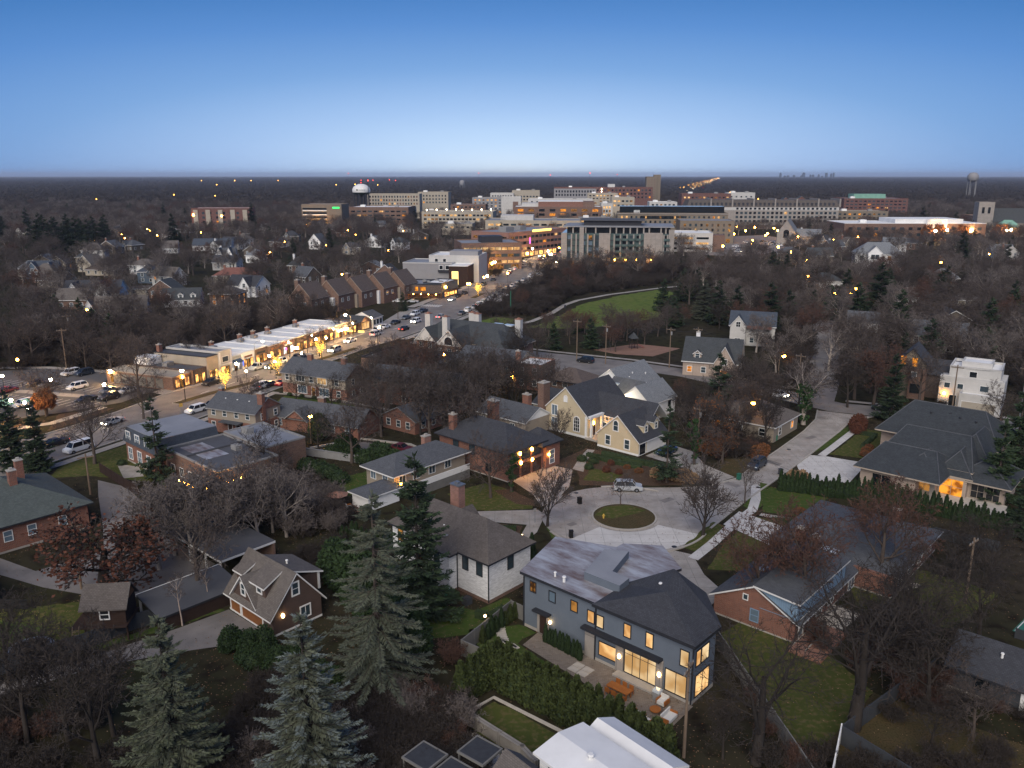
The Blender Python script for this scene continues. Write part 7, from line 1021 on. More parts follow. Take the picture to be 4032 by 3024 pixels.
# ================================================================ vehicles
CARS = {}
def carmesh(kind):
    if kind in CARS: return CARS[kind]
    S_ = {'sedan': dict(L=4.7, w=.9, hood=.88, belt=.95, top=1.42, c=(-1.35, 1.15, -.75, .45), tail=.98), 'suv': dict(L=4.7, w=.94, hood=1.0, belt=1.08, top=1.72, c=(-1.3, 2.2, -.75, 1.85), tail=1.1), 'wagon': dict(L=4.7, w=.92, hood=.92, belt=1.0, top=1.52, c=(-1.3, 2.2, -.7, 1.75), tail=1.0), 'van': dict(L=5.3, w=.98, hood=1.05, belt=1.15, top=1.95, c=(-1.9, 2.55, -1.35, 2.4), tail=1.2), 'pickup': dict(L=5.6, w=.96, hood=1.08, belt=1.12, top=1.8, c=(-1.3, .85, -.75, .6), tail=1.1)}[kind]
    L = S_['L'] / 2; w_ = S_['w']; hd, bt, tp, tl = S_['hood'], S_['belt'], S_['top'], S_['tail']; x0, x1, x2, x3 = S_['c']
    # side profile front (-x) to rear, body only
    pf = [(-L + .05, .32), (-L, .5), (-L + .02, .72), (-L + .15, hd - .08), (-L + .6, hd), (x0, bt), (x1 if kind != 'pickup' else x1 + .05, bt), (L - .12, tl), (L - .02, .75), (L, .5), (L - .06, .32)]
    arch = []
    for cx in (L - .95, -L + .95): arch += [(cx + .42, .32)] + [(cx + .42 * math.cos(R(a)), .32 + .42 * math.sin(R(a))) for a in (30, 60, 90, 120, 150)] + [(cx - .42, .32)]
    side = pf + arch; mb = MB(); n = len(side)
    ins = lambda z: w_ * (1 - max(0, z - .6) * .08) if z > .35 else w_ * .97
    for sg in (1, -1):
        P = [(x, sg * ins(z), z) for x, z in side]; mb.poly(P if sg > 0 else P[::-1])
    for i in range(n):
        a, c = side[i], side[(i + 1) % n]; mb.poly([(a[0], ins(a[1]), a[1]), (a[0], -ins(a[1]), a[1]), (c[0], -ins(c[1]), c[1]), (c[0], ins(c[1]), c[1])][::1])
    body = mb.mesh('body', ['car_grey']); cb = MB(); wb = w_ * .93; wt_ = w_ * .72
    bq = [(x0, -wb, bt - .02), (x1, -wb, bt - .02), (x1, wb, bt - .02), (x0, wb, bt - .02)]; tq = [(x2, -wt_, tp), (x3, -wt_, tp), (x3, wt_, tp), (x2, wt_, tp)]
    for i in range(4): j = (i + 1) % 4; cb.poly([bq[i], bq[j], tq[j], tq[i]], 1)
    cb.poly(tq, 0); cb.box(x2 + .05, -wt_ * .97, tp, x3 - .05, wt_ * .97, tp + .05, 0)
    for sg in (-1, 1):      # pillars and roof rails in body colour
        for xa, xb in ((x0, x2), (x1, x3), ((x0 + x1) / 2, (x2 + x3) / 2)): cb.tube((xa, sg * wb * 1.005, bt), (xb, sg * wt_ * 1.01, tp), .05, .05, 4, 0, False)
    cab = cb.mesh('cabin', ['car_grey', 'glass_dark']); wm = MB(); wm.tube((0, -.11, 0), (0, .11, 0), .34, .34, 14); wm.poly([(.34 * math.cos(2 * math.pi * k / 14), -.11, .34 * math.sin(2 * math.pi * k / 14)) for k in range(14)]); wh = wm.mesh('wheel', 'rubber'); rm = MB(); rm.tube((0, -.118, 0), (0, .118, 0), .2, .2, 8); rm.poly([(.2 * math.cos(2 * math.pi * k / 8), -.118, .2 * math.sin(2 * math.pi * k / 8)) for k in range(8)]); rim = rm.mesh('rim', 'steel')
    lm = MB(); lm.box(-.04, -.19, -.07, .04, .19, .08); ls = {k: lm.mesh('lamp', m) for k, m in (('off', 'skylight'), ('on', 'headlight'), ('red', 'car_red'), ('redon', 'taillight'))}
    CARS[kind] = (body, cab, wh, rim, ls, L, w_, hd, tl); return CARS[kind]
def car(kind, col, x, y, ang, label, on=False, brake=False, group=None, z=.035, near=True):
    body, cab, wh, rim, ls, L, w_, hd, tl = carmesh(kind); o = thing('car' if kind not in ('van', 'pickup') else kind, label, 'car' if kind not in ('van', 'pickup') else kind, x, y, R(ang), z, group); m = MT['car_' + col]
    for nm, me in (('body', body), ('cabin', cab)): c = ob(nm, me, o); c.material_slots[0].link = 'OBJECT'; c.material_slots[0].material = m
    for sx in (-1, 1):
        for sy in (-1, 1):
            q = ob('wheel', wh, o, (sx * (L - .95), sy * (w_ - .1), .34))
            if near: ob('rim', rim, q)
    for sy in (-1, 1): ob('headlight', ls['on' if on else 'off'], o, (-L + .05, sy * (w_ - .28), hd - .22)); ob('tail_light', ls['redon' if (brake or on) else 'red'], o, (L - .02, sy * (w_ - .24), tl - .2))
    occ([(x - 2, y - 2), (x + 2, y - 2), (x + 2, y + 2), (x - 2, y + 2)]); return o
# heading: the car's nose points along -x turned by ang
car('suv', 'silver', 18.9, 126.3, 176, 'silver estate car parked on the far side of the turning circle'); car('suv', 'navy', 43.2, 137.2, 52, 'dark blue SUV parked on the lane'); car('suv', 'black', 20.2, 221.0, -28, 'black SUV on the cross street beside the playground'); car('sedan', 'black', 81.2, 173.6, -24, 'black sedan parked at the corner above the mansion'); car('suv', 'white', 61.6, 184.6, 130, 'white SUV with lamps on driving along the cross street', on=True); car('sedan', 'blue', 28.6, 144.6, 48, 'bright blue car nosing out of the cream house garage'); car('sedan', 'maroon', -20.8, 146.2, -30, 'dark red car in the court behind the pale house'); car('sedan', 'black', -9, 158, -42, 'dark car glimpsed behind the black-roofed brick house')
car('suv', 'white', -113.6, 206.4, 62, 'white SUV at the top of the car park beside a dark one'); car('suv', 'navy', -110.2, 206.4, 62, 'dark SUV at the top of the car park beside a white one'); car('sedan', 'black', -116.2, 195.6, 60, 'black sedan of the pair in the middle of the car park'); car('sedan', 'grey', -112.8, 194.6, 60, 'grey sedan of the pair in the middle of the car park'); car('suv', 'white', -104.7, 192.2, 60, 'lone white SUV in the middle of the car park'); car('sedan', 'maroon', -119.6, 188.8, 62, 'dark red car at the left edge of the car park'); car('suv', 'white', -108.6, 176.6, 62, 'white SUV beside the teal parasols'); car('sedan', 'black', -104.6, 175.6, 62, 'black car behind the orange-leaved tree'); car('sedan', 'black', -96.8, 180.8, 62, 'dark car under the bare branches at the car park edge'); car('suv', 'black', -92.4, 182.4, 62, 'black SUV nearest the tan-roofed shop'); car('sedan', 'grey', -95.2, 188.8, 62, 'grey car behind the path by the tan-roofed shop'); car('sedan', 'silver', -90.8, 188.6, 62, 'silver car nearest the tan-roofed shop wall')
car('van', 'white', -80.9, 146.2, 62, 'white van driving away on the near left of the street', brake=False); car('sedan', 'black', -87.0, 149.4, 62, 'dark car with red brake lights left of the white van', brake=True)
car('suv', 'black', -73.9, 196.2, 66, 'black SUV passing the tan-roofed shop'); car('pickup', 'silver', -67.4, 212.8, 66, 'silver pickup parked before the white two-storey shop'); car('suv', 'white', -63.4, 219.0, 66, 'white SUV parked before the brick-fronted shop'); car('suv', 'black', -59.6, 224.2, 66, 'black SUV parked right of the white one by the shops'); car('suv', 'silver', -51.6, 235.0, 68, 'oncoming silver car with headlights on', on=True); car('sedan', 'grey', -61.0, 191.6, 66, 'grey car parked opposite the shops behind the taupe flats'); car('sedan', 'crimson', -56.2, 196.4, 66, 'bright red car parked beside the two-chimney flats'); car('sedan', 'black', -59.0, 194.6, 66, 'black car behind the bright red one'); car('suv', 'white', -68.6, 172.0, 60, 'white minivan parked beside the taupe flats'); car('sedan', 'navy', -66.4, 176.4, 62, 'dark blue car in front of the white minivan')
seq = [('suv', 'white', -44.4, 266.6), ('sedan', 'white', -42.6, 273.2), ('sedan', 'black', -40.4, 281.6), ('sedan', 'grey', -37.9, 291.2), ('suv', 'white', -35.6, 299.6), ('sedan', 'navy', -33.4, 307.0)]
for k, (kd, c, x, y) in enumerate(seq): car(kd, c, x, y, 68, ['white SUV', 'white saloon', 'black saloon', 'grey saloon', 'second white SUV', 'navy saloon'][k] + ', number %s from the near end of the kerbside row before the crossing' % ['one', 'two', 'three', 'four', 'five', 'six'][k], near=False)
car('sedan', 'white', -24.6, 336.4, 74, 'white car with headlights turning at the crossing', on=True, near=False); car('sedan', 'black', -22.8, 346, 74, 'black car behind the white one at the crossing', near=False); car('sedan', 'black', -20.6, 355, 74, 'second black car queuing beyond the crossing', near=False); car('suv', 'navy', -13.4, 384, 74, 'dark SUV beside the timber-cornered office', near=False); car('sedan', 'navy', -9.2, 401, 74, 'dark car with red lights before the brick corner building', brake=True, near=False); car('sedan', 'white', -45.9, 331, -8, 'white car parked before the restaurant terrace', near=False); car('sedan', 'silver', -40, 330.6, -8, 'silver car parked before the restaurant terrace', near=False); car('sedan', 'crimson', -1.5, 430, 74, 'red-lit car beside the ribbon-windowed office', brake=True, near=False)
ORD = 'first second third fourth fifth sixth seventh eighth ninth tenth eleventh twelfth thirteenth fourteenth fifteenth sixteenth'.split()
rg = random.Random(31)
for k, (lx, ly, rv, kd, c) in enumerate(((24, -7.5, 0, 'sedan', 'grey'), (33, -9.6, 0, 'suv', 'black'), (62, -7.2, 0, 'sedan', 'white'), (74, -9, 1, 'suv', 'silver'), (86, -12.6, 1, 'sedan', 'black'), (100, -9.4, 0, 'suv', 'white'), (112, -13, 1, 'sedan', 'silver'), (-30, -9, 0, 'sedan', 'silver'), (6, -18.5, 1, 'suv', 'white'), (20, -18.2, 1, 'sedan', 'black'))): car(kd, c, *T(lx, ly), 68 + 180 * rv, c + ' ' + kd + ' with lamps lit, ' + ORD[k] + ' of the cars moving past the shops', on=True, near=False)
for k, (x, y) in enumerate(((-18.6, 301), (-16.6, 308), (-14.6, 315.5), (-12.9, 322), (-11.2, 329.4), (-9.6, 337), (-7.9, 345), (-6.2, 352.6), (-4.6, 360), (-2.4, 369), (.2, 379), (2.8, 389), (5.6, 400), (9.4, 415), (13, 430), (16.6, 442))): kd = rg.choice(['sedan', 'suv', 'suv']); cl = rg.choice(['silver', 'white', 'black', 'grey', 'navy']); car(kd, cl, x, y, 74 + rg.uniform(-2, 2) + 180, cl + ' ' + kd + ', ' + ORD[k] + ' from the near end of the row parked on the park side', near=False, group='cars parked along the park side', brake=k in (3,))
for k in range(26): x = 128 + rg.uniform(0, 80); y = 548 + (x - 128) * 1.0 + rg.uniform(-28, 40); car(rg.choice(['sedan', 'suv', 'suv']), rg.choice(['silver', 'white', 'black', 'grey', 'white']), x, y, rg.choice([20, 110]) + rg.uniform(-4, 4), 'small car in the far car park below the white hotel', near=False, group='cars in the far car park', on=k in (3, 9, 15), brake=k in (7, 12))
sheet('far_car_park', [(118, 540), (150, 520), (232, 640), (214, 716), (180, 700)], .02, 'asphalt')
for k in range(14): t = k / 13; car(rg.choice(['sedan', 'suv']), rg.choice(['silver', 'white', 'black']), -1 + 34 * t + rg.choice([0, -7]), 440 + 110 * t, 72 + (180 if k % 2 else 0), 'car in the traffic between the brick offices and the glass apartments', near=False, group='traffic up the street', on=k % 3 != 0)
# ================================================================ lamps, poles, signals
def lamp_post(x, y, h, label, globe='globe', r=.3, z=0, group=None, double=False):
    o = thing('street_lamp', label, 'street lamp', x, y, 0, z, group); mb = MB(); mb.tube((0, 0, 0), (0, 0, .5), .14, .1, 8); mb.tube((0, 0, .5), (0, 0, h - r), .06, .05, 8); mb.build('post', 'black_metal', o)
    for dx in ((-.45, .45) if double else (0,)):
        mb = MB(); mb.ball((dx, 0, h), r, 0, 10, 7, 1.15); q = mb.build('globe', globe, o); c = MB(); c.tube((dx, 0, h + r * .95), (dx, 0, h + r * 1.5), r * .5, .03, 8); c.build('finial', 'black_metal', q)
    if double: mb = MB(); mb.box(-.5, -.03, h - r - .1, .5, .03, h - r); mb.build('arm', 'black_metal', o)
    return o
for k, (x, y) in enumerate(((-119.4, 187.5), (-106, 183.8), (-91.6, 179.3), (-104.6, 165.9), (-100.8, 164.3), (-97, 158.8), (-126, 205))): lamp_post(x, y, 4.4, ['car park lamp at the left edge above the red car', 'car park lamp beside the pair of dark cars', 'car park lamp nearest the bare branches by the shop', 'lamp above the teal parasols', 'lamp right of the teal parasols', 'street lamp left of the orange-leaved tree', 'car park lamp against the dark trees'][k], 'globe' if k != 6 else 'globe_amber')
def cobra(x, y, h, az, label, reach=2.4, m='globe', pole='steel', r=.34):
    o = thing('street_lamp', label, 'street lamp', x, y, R(az)); mb = MB(); mb.tube((0, 0, 0), (0, 0, h - .6), .11, .07, 8); mb.build('post', pole, o); P = [Vector((0, 0, h - .6)), Vector((.4, 0, h - .1)), Vector((1.1, 0, h + .2)), Vector((reach, 0, h + .25))]; mb = MB()
    for a, c in zip(P, P[1:]): mb.tube(a, c, .05, .05, 6, 0, False)
    mb.build('arm', pole, o); mb = MB(); mb.box(reach - .2, -.16, h + .16, reach + .5, .16, h + .34); hd = mb.build('lamp_head', pole, o); mb = MB(); mb.ball((reach + .2, 0, h + .05), r, 0, 8, 6, .7); mb.build('lens', m, hd)
cobra(-74.2, 180.6, 7.0, 120, 'tall street lamp at the near end of the median with sign plates', 1.0, 'globe', 'black_metal', .42); cobra(-68.2, 213.8, 7.2, 20, 'curved-arm street lamp above the blue awning', 2.0, 'globe_white'); cobra(-49.6, 250.6, 8.4, 200, 'street lamp above the end of the white roofs', 1.4, 'globe', 'steel', .45); cobra(44.2, 154.4, 7.2, -20, 'street lamp arching over the wooded bend of the lane', 2.4, 'globe_amber', 'steel', .42); cobra(62.8, 189, 8.6, 30, 'amber street lamp in the wood beyond the cross street', 1.2, 'globe_amber', 'wood_pole', .42); cobra(121, 296, 8.6, 20, 'amber lamp on a pole high in the right woods', 1.2, 'globe_amber', 'wood_pole', .5); cobra(211, 410, 8, 10, 'amber lamp alone in the upper right woods', 1.2, 'globe_amber', 'wood_pole', .5); cobra(-141, 268, 7, 30, 'amber lamp in the dark trees at the left', 1.2, 'globe_amber', 'wood_pole', .4); cobra(-38.6, 150.6, 5.6, -60, 'orange lamp glowing in front of the brick bungalow flats', .6, 'globe_amber', 'wood_pole', .38)
for k, (x, y) in enumerate(((-55.9, 230.9), (-53.5, 233.3), (-58.7, 218.9), (-50.4, 246.5), (-40.8, 249.6), (-62.8, 208.4), (-68.4, 199.2))): lamp_post(x, y, 4.6, ['globe lamp at the kerb by the pink neon shop', 'globe lamp at the kerb right of the pink neon', 'twin globe lamp by the brick-fronted shops', 'globe lamp under the lit canopy', 'globe lamp beside the white cars', 'globe lamp before the wreath-windowed shop', 'globe lamp by the white two-storey shop'][k], 'globe', .28, double=k == 2)
for k, (x, y, h) in enumerate(((40.6, 673.3, 5), (14, 552.5, 6), (22, 506.8, 5), (18.5, 477.1, 5), (22.5, 486.6, 5), (12.7, 512.1, 6), (-2, 381.7, 6), (23.6, 442.4, 5), (-9.5, 440, 5), (-12.7, 374, 5), (-11.4, 379.9, 5), (-29.9, 349.6, 6), (-18.5, 351.1, 5), (4, 470, 5), (9, 490, 5), (30, 530, 5), (36, 560, 5), (48, 600, 5))): lamp_post(x, y, h, 'lamp in the glowing row along the street toward downtown', 'globe' if k % 3 else 'globe_amber', .42, group='lamps up the street', double=k % 4 == 0)
for k, (x, y) in enumerate(((194, 723), (208, 717), (188, 673), (169, 636), (221, 706), (215, 677), (165, 572), (196, 641), (133, 525), (155, 540), (166, 519), (212, 629))): lamp_post(x, y, 6.5, 'amber lamp standing in the far car park below the white hotel', 'globe_amber', .6, group='lamps of the far car park')
rg = random.Random(6)
for k in range(18): Yl = rg.uniform(330, 780); x = rg.uniform(-.55, -.12) * Yl; lamp_post(x, Yl, rg.uniform(5, 7), ulabel('small amber lamp', x, Yl), 'globe_amber', .24 + Yl * .0002, group='lamps left of downtown')
for k in range(12): Yl = rg.uniform(300, 760); x = rg.uniform(.3, .58) * Yl; lamp_post(x, Yl, rg.uniform(5, 7), ulabel('small amber lamp', x, Yl), 'globe_amber', .3 + Yl * .0003, group='lamps in the right-hand woods')
def pole(x, y, h, label, arm=0, can=False, steel=False):
    o = thing('utility_pole', label, 'utility pole', x, y, R(arm)); mb = MB(); mb.tube((0, 0, 0), (0, 0, h), .16, .11, 8); mb.build('post', 'steel' if steel else 'wood_pole', o); mb = MB(); mb.box(-1.2, -.08, h - .7, 1.2, .08, h - .55); q = mb.build('crossarm', 'wood_pole', o)
    for dx in (-1.1, -.4, .4, 1.1): mb = MB(); mb.tube((dx, 0, h - .55), (dx, 0, h - .35), .05, .04, 6); mb.build('insulator', 'trim_grey', q)
    if can: mb = MB(); mb.tube((.3, -.2, h - 2), (.3, -.2, h - 1.1), .22, .22, 10); mb.build('transformer', 'trim_grey', o)
PL = [(18, 224, 11.5, 'utility pole left of the playground', -28, 0), (25.5, 219.4, 11, 'utility pole with transformer at the playground corner', -28, 1), (42, 214.6, 11, 'utility pole before the slate-roofed stone house', -28, 1), (48.6, 212, 11.5, 'second utility pole before the slate-roofed stone house', -28, 0), (66, 184, 10.5, 'utility pole at the bend of the cross street', -40, 0), (94.6, 170.4, 11, 'utility pole before the white stucco house', -30, 0), (104.4, 162.6, 12.5, 'tall grey pole with transformer at the right edge', -30, 1), (-118.5, 213.5, 11, 'utility pole behind the car park', 20, 0), (-129, 236, 11, 'utility pole in the trees behind the car park', 20, 1), (54.6, 89.8, 8.5, 'slim pole in the garden behind the brick bungalow', 40, 0), (35.2, 148.5, 8, 'brown pole with twin boxes beside the cream house garage', -40, 1), (15.2, 62.6, 9.5, 'dark pole at the corner of the grey house terrace', 60, 0), (-53.6, 93.2, 9, 'pale pole between the oak and the playhouse', 30, 0), (-68, 124.5, 7, 'thin pole beside the yard drive', 30, 0), (-92, 252, 10, 'utility pole with lamp plate behind the white roofs', 20, 0), (-96, 297, 11, 'utility pole before the brick house with orange windows', 10, 1)]
for x, y, h, lb, a, c in PL: pole(x, y, h, lb, a, c, 'grey pole' in lb)
wr = MB()
def wire(a, b_, sag=.8):
    p = [Vector(a).lerp(Vector(b_), t / 8) - Vector((0, 0, sag * 4 * (t / 8) * (1 - t / 8))) for t in range(9)]
    for u, w2 in zip(p, p[1:]): wr.tube(u, w2, .022, .022, 3, 0, False)
for i, j in ((0, 1), (1, 2), (2, 3), (3, 4), (4, 5), (5, 6)):
    for dx in (-.6, .6): wire((PL[i][0] + dx, PL[i][1], PL[i][2] - .4), (PL[j][0] + dx, PL[j][1], PL[j][2] - .4))
wire((33, 140, 6.6), (54.6, 89.8, 8)); wire((54.6, 89.8, 8), (49, 60, 8)); tag(wr.build('overhead_wire', 'black_metal'), 'thin overhead wires strung between the utility poles', 'wire')
# traffic signals
o = thing('traffic_signal', 'traffic signal mast with two yellow-backed heads over the street', 'traffic signal', -39.2, 236.4, R(160)); mb = MB(); mb.tube((0, 0, 0), (0, 0, 6), .14, .1, 8); mb.build('mast', 'dark_metal', o); mb = MB(); mb.tube((0, 0, 5.8), (9.6, 0, 6.1), .08, .05, 8); mb.build('arm', 'dark_metal', o)
for dx in (5.4, 9.2): mb = MB(); mb.box(dx - .9, -.2, 5.2, dx + .9, .2, 5.7); mb.build('signal_head', 'sign_yellow', o)
mb = MB(); mb.box(-.36, -.02, 2.1, .36, .02, 2.8); o = thing('road_sign', 'yellow diamond road sign at the kerb by the taupe flats', 'sign', -70.6, 169.2, R(40)); s_ = mb.build('sign_plate', 'paint_yellow', o); s_.rotation_euler = (0, 0, 0); mb = MB(); mb.tube((0, .04, 0), (0, .04, 2.2), .03, .03, 6); mb.build('post', 'steel', o)
for k in range(9): mb = MB(); mb.tube((0, 0, 0), (0, 0, 1.2), .03, .03, 6); mb.box(-.1, -.08, 1.2, .1, .08, 1.5); tag(mb.build('parking_meter', 'dark_metal', None, (-127 + k * 3.4, 193.4 - k * .95, .03)), 'parking meter on the path across the car park', 'parking meter', 'meters in the car park')
mb = MB(); mb.tube((0, 0, 0), (0, 0, 9), .2, .16, 8); mb.tube((0, 0, 0), (0, 0, .3), .5, .5, 10); tag(mb.build('flag_pole', 'green_plastic', None, (-.5, 300, 0)), 'green painted post on the grass beside the park path', 'post')
mb = MB(); mb.tube((0, 0, 0), (0, 0, 1.1), .4, .4, 10); mb.tube((0, 0, 1.1), (0, 0, 1.3), .44, .3, 10); tag(mb.build('litter_bin', 'dark_metal', None, (20.5, 316, 0)), 'dark litter bin beside the park path', 'bin')
for k in range(8): lamp_post(*T(4 + k * 11, -15.5 if k < 3 else -3.2), 4.4, 'small globe lamp, ' + ORD[k] + ' from the car park end of the shopping street', 'globe', .2)
# ================================================================ fences
def fence(line, h, m, label, step=2.4, t=.06, post=.12, cap=True, gap=.05):
    o = thing('fence', label, 'fence', *line[0])
    for a, c in zip(line, line[1:]):
        a = Vector(a); c = Vector(c); L = (c - a).length; n = max(1, round(L / step)); d = (c - a) / n; an = math.atan2(d.y, d.x)
        pm = MB(); pm.box(post / 2, -t / 2, gap, d.length - post / 2, t / 2, h); 
        if cap: pm.box(post / 2, -t, h - .02, d.length - post / 2, t, h + .05)
        me = pm.mesh('panel', m); qm = MB(); qm.box(-post / 2, -post / 2, 0, post / 2, post / 2, h + .12); pe = qm.mesh('post', m)
        for k in range(n):
            p = a + d * k - Vector(line[0]); ob('panel', me, o, (p.x, p.y, 0), an); ob('post', pe, o, (p.x, p.y, 0), an)
        p = c - Vector(line[0]); ob('post', pe, o, (p.x, p.y, 0), an)
fence([GH(-.1, .6), (-.1, 86.9), (-5.4, 78.5), (-2.9, 76.6)], 1.9, 'fence_grey', 'grey panel fence round the side garden of the grey house'); fence([(22.4, 80.9), (24.0, 69), (25.0, 61.4), (25.6, 56)], 1.8, 'fence_grey', 'long grey board fence between the grey house and the right garden'); fence([(29.7, 64.4), (26.6, 58.4)], 2.0, 'trim_white', 'white fence in the lower right'); fence([(29.7, 64.4), (32, 61), (36, 55)], 1.9, 'fence_dark', 'dark fence below the white fence'); fence([(29.9, 64.6), (38.8, 71.6), (43.4, 75)], 1.8, 'fence_dark', 'dark fence running to the charcoal house')
fence([(-34.6, 89.6), (-43.1, 83.6), (-46, 80), (-60, 69.5)], 1.9, 'fence_dark', 'long dark board fence beside the garage drive'); fence([(-7.5, 66.2), (-5.2, 68.2), (.9, 62.4), (2, 60.6)], 1.3, 'fence_stone', 'low stone garden wall below the hedge', 3.0, .25, .4); fence([(-76, 88.6), (-57.5, 88.3)], 1.2, 'black_metal', 'black iron railing at the left edge', 1.2, .03, .05); fence([(-71.4, 134.8), (-64, 127.6), (-60, 124)], 1.7, 'dark_wood', 'brown board fence beside the yard drive'); fence([(47, 100.6), (60, 108), (66.5, 103.4)], 1.6, 'fence_dark', 'dark fence behind the brick bungalow'); fence([(-50, 148.5), (-31, 141), (-26, 139)], 1.4, 'trim_grey', 'pale low wall behind the patched flat roof', 3, .2, .3); fence([(56, 82), (62.3, 75)], 1.2, 'fence_dark', 'low dark fence beside the green court')
# ================================================================ garden things
o = thing('playhouse', 'dark wooden playhouse on stilts with ladder and white window', 'playhouse', -46.9, 81.2, R(6)); o.scale = (1.1, 1.1, 1.25)
for dx in (0, 4):
    for dy in (0, 3): mb = MB(); mb.box(dx - .08, dy - .08, 0, dx + .08, dy + .08, 1.6); mb.build('stilt', 'dark_wood', o)
mb = MB(); mb.box(-1.2, -.6, 1.5, 4.2, 3.2, 1.65); mb.build('deck', 'dark_wood', o); mb = MB(); mb.box(0, 0, 1.65, 4, 3, 3.5); mb.build('wall', 'dark_wood', o); mb = MB(); mb.poly([(4.01, 0, 3.5), (4.01, 3, 3.5), (4.01, 1.5, 4.8)]); mb.poly([(-.01, 3, 3.5), (-.01, 0, 3.5), (-.01, 1.5, 4.8)]); mb.build('gable_wall', 'cedar', o); mb = MB(); mb.slab([(-.3, -.4, 3.2), (4.3, -.4, 3.2), (4.3, 1.5, 4.95), (-.3, 1.5, 4.95)], .1, 0, 0); mb.slab([(4.3, 3.4, 3.2), (-.3, 3.4, 3.2), (-.3, 1.5, 4.95), (4.3, 1.5, 4.95)], .1, 0, 0); mb.build('roof', 'roof_brown', o); g1, f1, c1 = win_mesh(.8, .8, 1, 2, .1); q = ob('window', g1.mesh('window', 'glass_dark'), o, (1.6, 0, 2.2)); ob('frame', f1.mesh('frame', 'trim_white'), q)
mb = MB()
for k in range(6): mb.box(-.9, -.9 - .12 * (5 - k), .2 + k * .25, -.3, -.84 - .12 * (5 - k), .26 + k * .25)
for s_ in (-.92, -.3): mb.tube((s_, -1.5, 0), (s_, -.6, 1.9), .04, .04, 5)
mb.build('ladder', 'wood_pole', o)
o = thing('trampoline', 'large round trampoline on the left lawn', 'trampoline', -51.6, 78.6); mb = MB(); lathe(mb, [(.01, .92), (1.95, .92)], 24); mb.build('mat', 'net', o); mb = MB(); lathe(mb, [(1.95, .95), (2.3, .95), (2.3, .85), (1.95, .85)], 24); mb.build('pad', 'steel', o)
for k in range(6): a = R(60 * k); mb = MB(); mb.tube((2.2 * math.cos(a), 2.2 * math.sin(a), 0), (2.2 * math.cos(a), 2.2 * math.sin(a), .9), .04, .04, 6); mb.build('leg', 'steel', o)
def chair(x, y, rz, label, m='teak', s=1.0, cat='chair', group=None, cush=None):
    o = thing('chair', label, cat, x, y, rz, .06, group); o.scale = (s, s, s)
    mb = MB(); mb.box(-.25, -.25, .42, .25, .25, .48); mb.build('seat', cush or m, o); mb = MB(); mb.box(-.25, .21, .48, .25, .26, .95); mb.build('backrest', cush or m, o)
    for dx in (-.22, .22):
        for dy in (-.22, .22): mb = MB(); mb.box(dx - .03, dy - .03, 0, dx + .03, dy + .03, .42); mb.build('leg', m, o)
tx, ty = GH(15.6, -3.5); o = thing('dining_table', 'orange teak dining table on the terrace of the grey house', 'table', tx, ty, R(-42.2), .06); mb = MB()
for k in range(5): mb = MB(); mb.box(-1.25, -.5 + k * .205, .72, 1.25, -.5 + k * .205 + .19, .78); mb.build('plank', 'teak', o)
for dx in (-1.1, 1.1):
    for dy in (-.4, .4): mb = MB(); mb.box(dx - .05, dy - .05, 0, dx + .05, dy + .05, .72); mb.build('leg', 'teak', o)
for k in range(3):
    for sgn in (-1, 1): p = GH(15.6 - .8 + .8 * k, -3.5 + sgn * .75); chair(*p, R(-42.2) + (0 if sgn > 0 else math.pi), 'teak chair drawn up to the terrace dining table', group='dining chairs on the terrace')
p = GH(19.8, -3.6)
def tub(x, y, rz, label, group=None, w_=.45):
    o = thing('armchair', label, 'armchair', x, y, rz, .06, group); mb = MB(); mb.box(-w_, -.42, .1, w_, .42, .42); mb.build('seat', 'fabric_white', o); mb = MB(); mb.box(-w_, .36, .42, w_, .5, .85); mb.build('backrest', 'fabric_white', o)
    for s_ in (-1, 1): mb = MB(); mb.box(s_ * w_ - .06, -.42, .12, s_ * w_ + .06, .5, .62); mb.build('armrest', 'teak', o)
tub(*GH(19.0, -5.2), R(140), 'pale tub armchair nearest the hedge on the terrace'); tub(*GH(20.1, -5.5), R(130), 'pale tub armchair second from the hedge on the terrace'); tub(*GH(19.6, -1.9), R(-42), 'pale armchair against the lit window of the grey house'); tub(*GH(21.4, -3.6), R(50), 'pale two-seat sofa at the terrace corner', None, .85)
mb = MB(); lathe(mb, [(.01, .42), (.55, .42), (.55, .34), (.1, .3), (.08, .0)], 18); tag(mb.build('coffee_table', 'teak', None, (*GH(19.8, -3.5), .06)), 'round teak coffee table among the pale armchairs', 'table'); o = thing('grill', 'grey covered grill beside the lit corner window', 'grill', *GH(18.8, -1.6), R(-42), .06); mb = MB(); mb.box(-.35, -.3, 0, .35, .3, .85); mb.build('body', 'trim_grey', o); mb = MB(); mb.box(-.38, -.33, .85, .38, .33, 1.1); mb.build('lid', 'skylight', o)
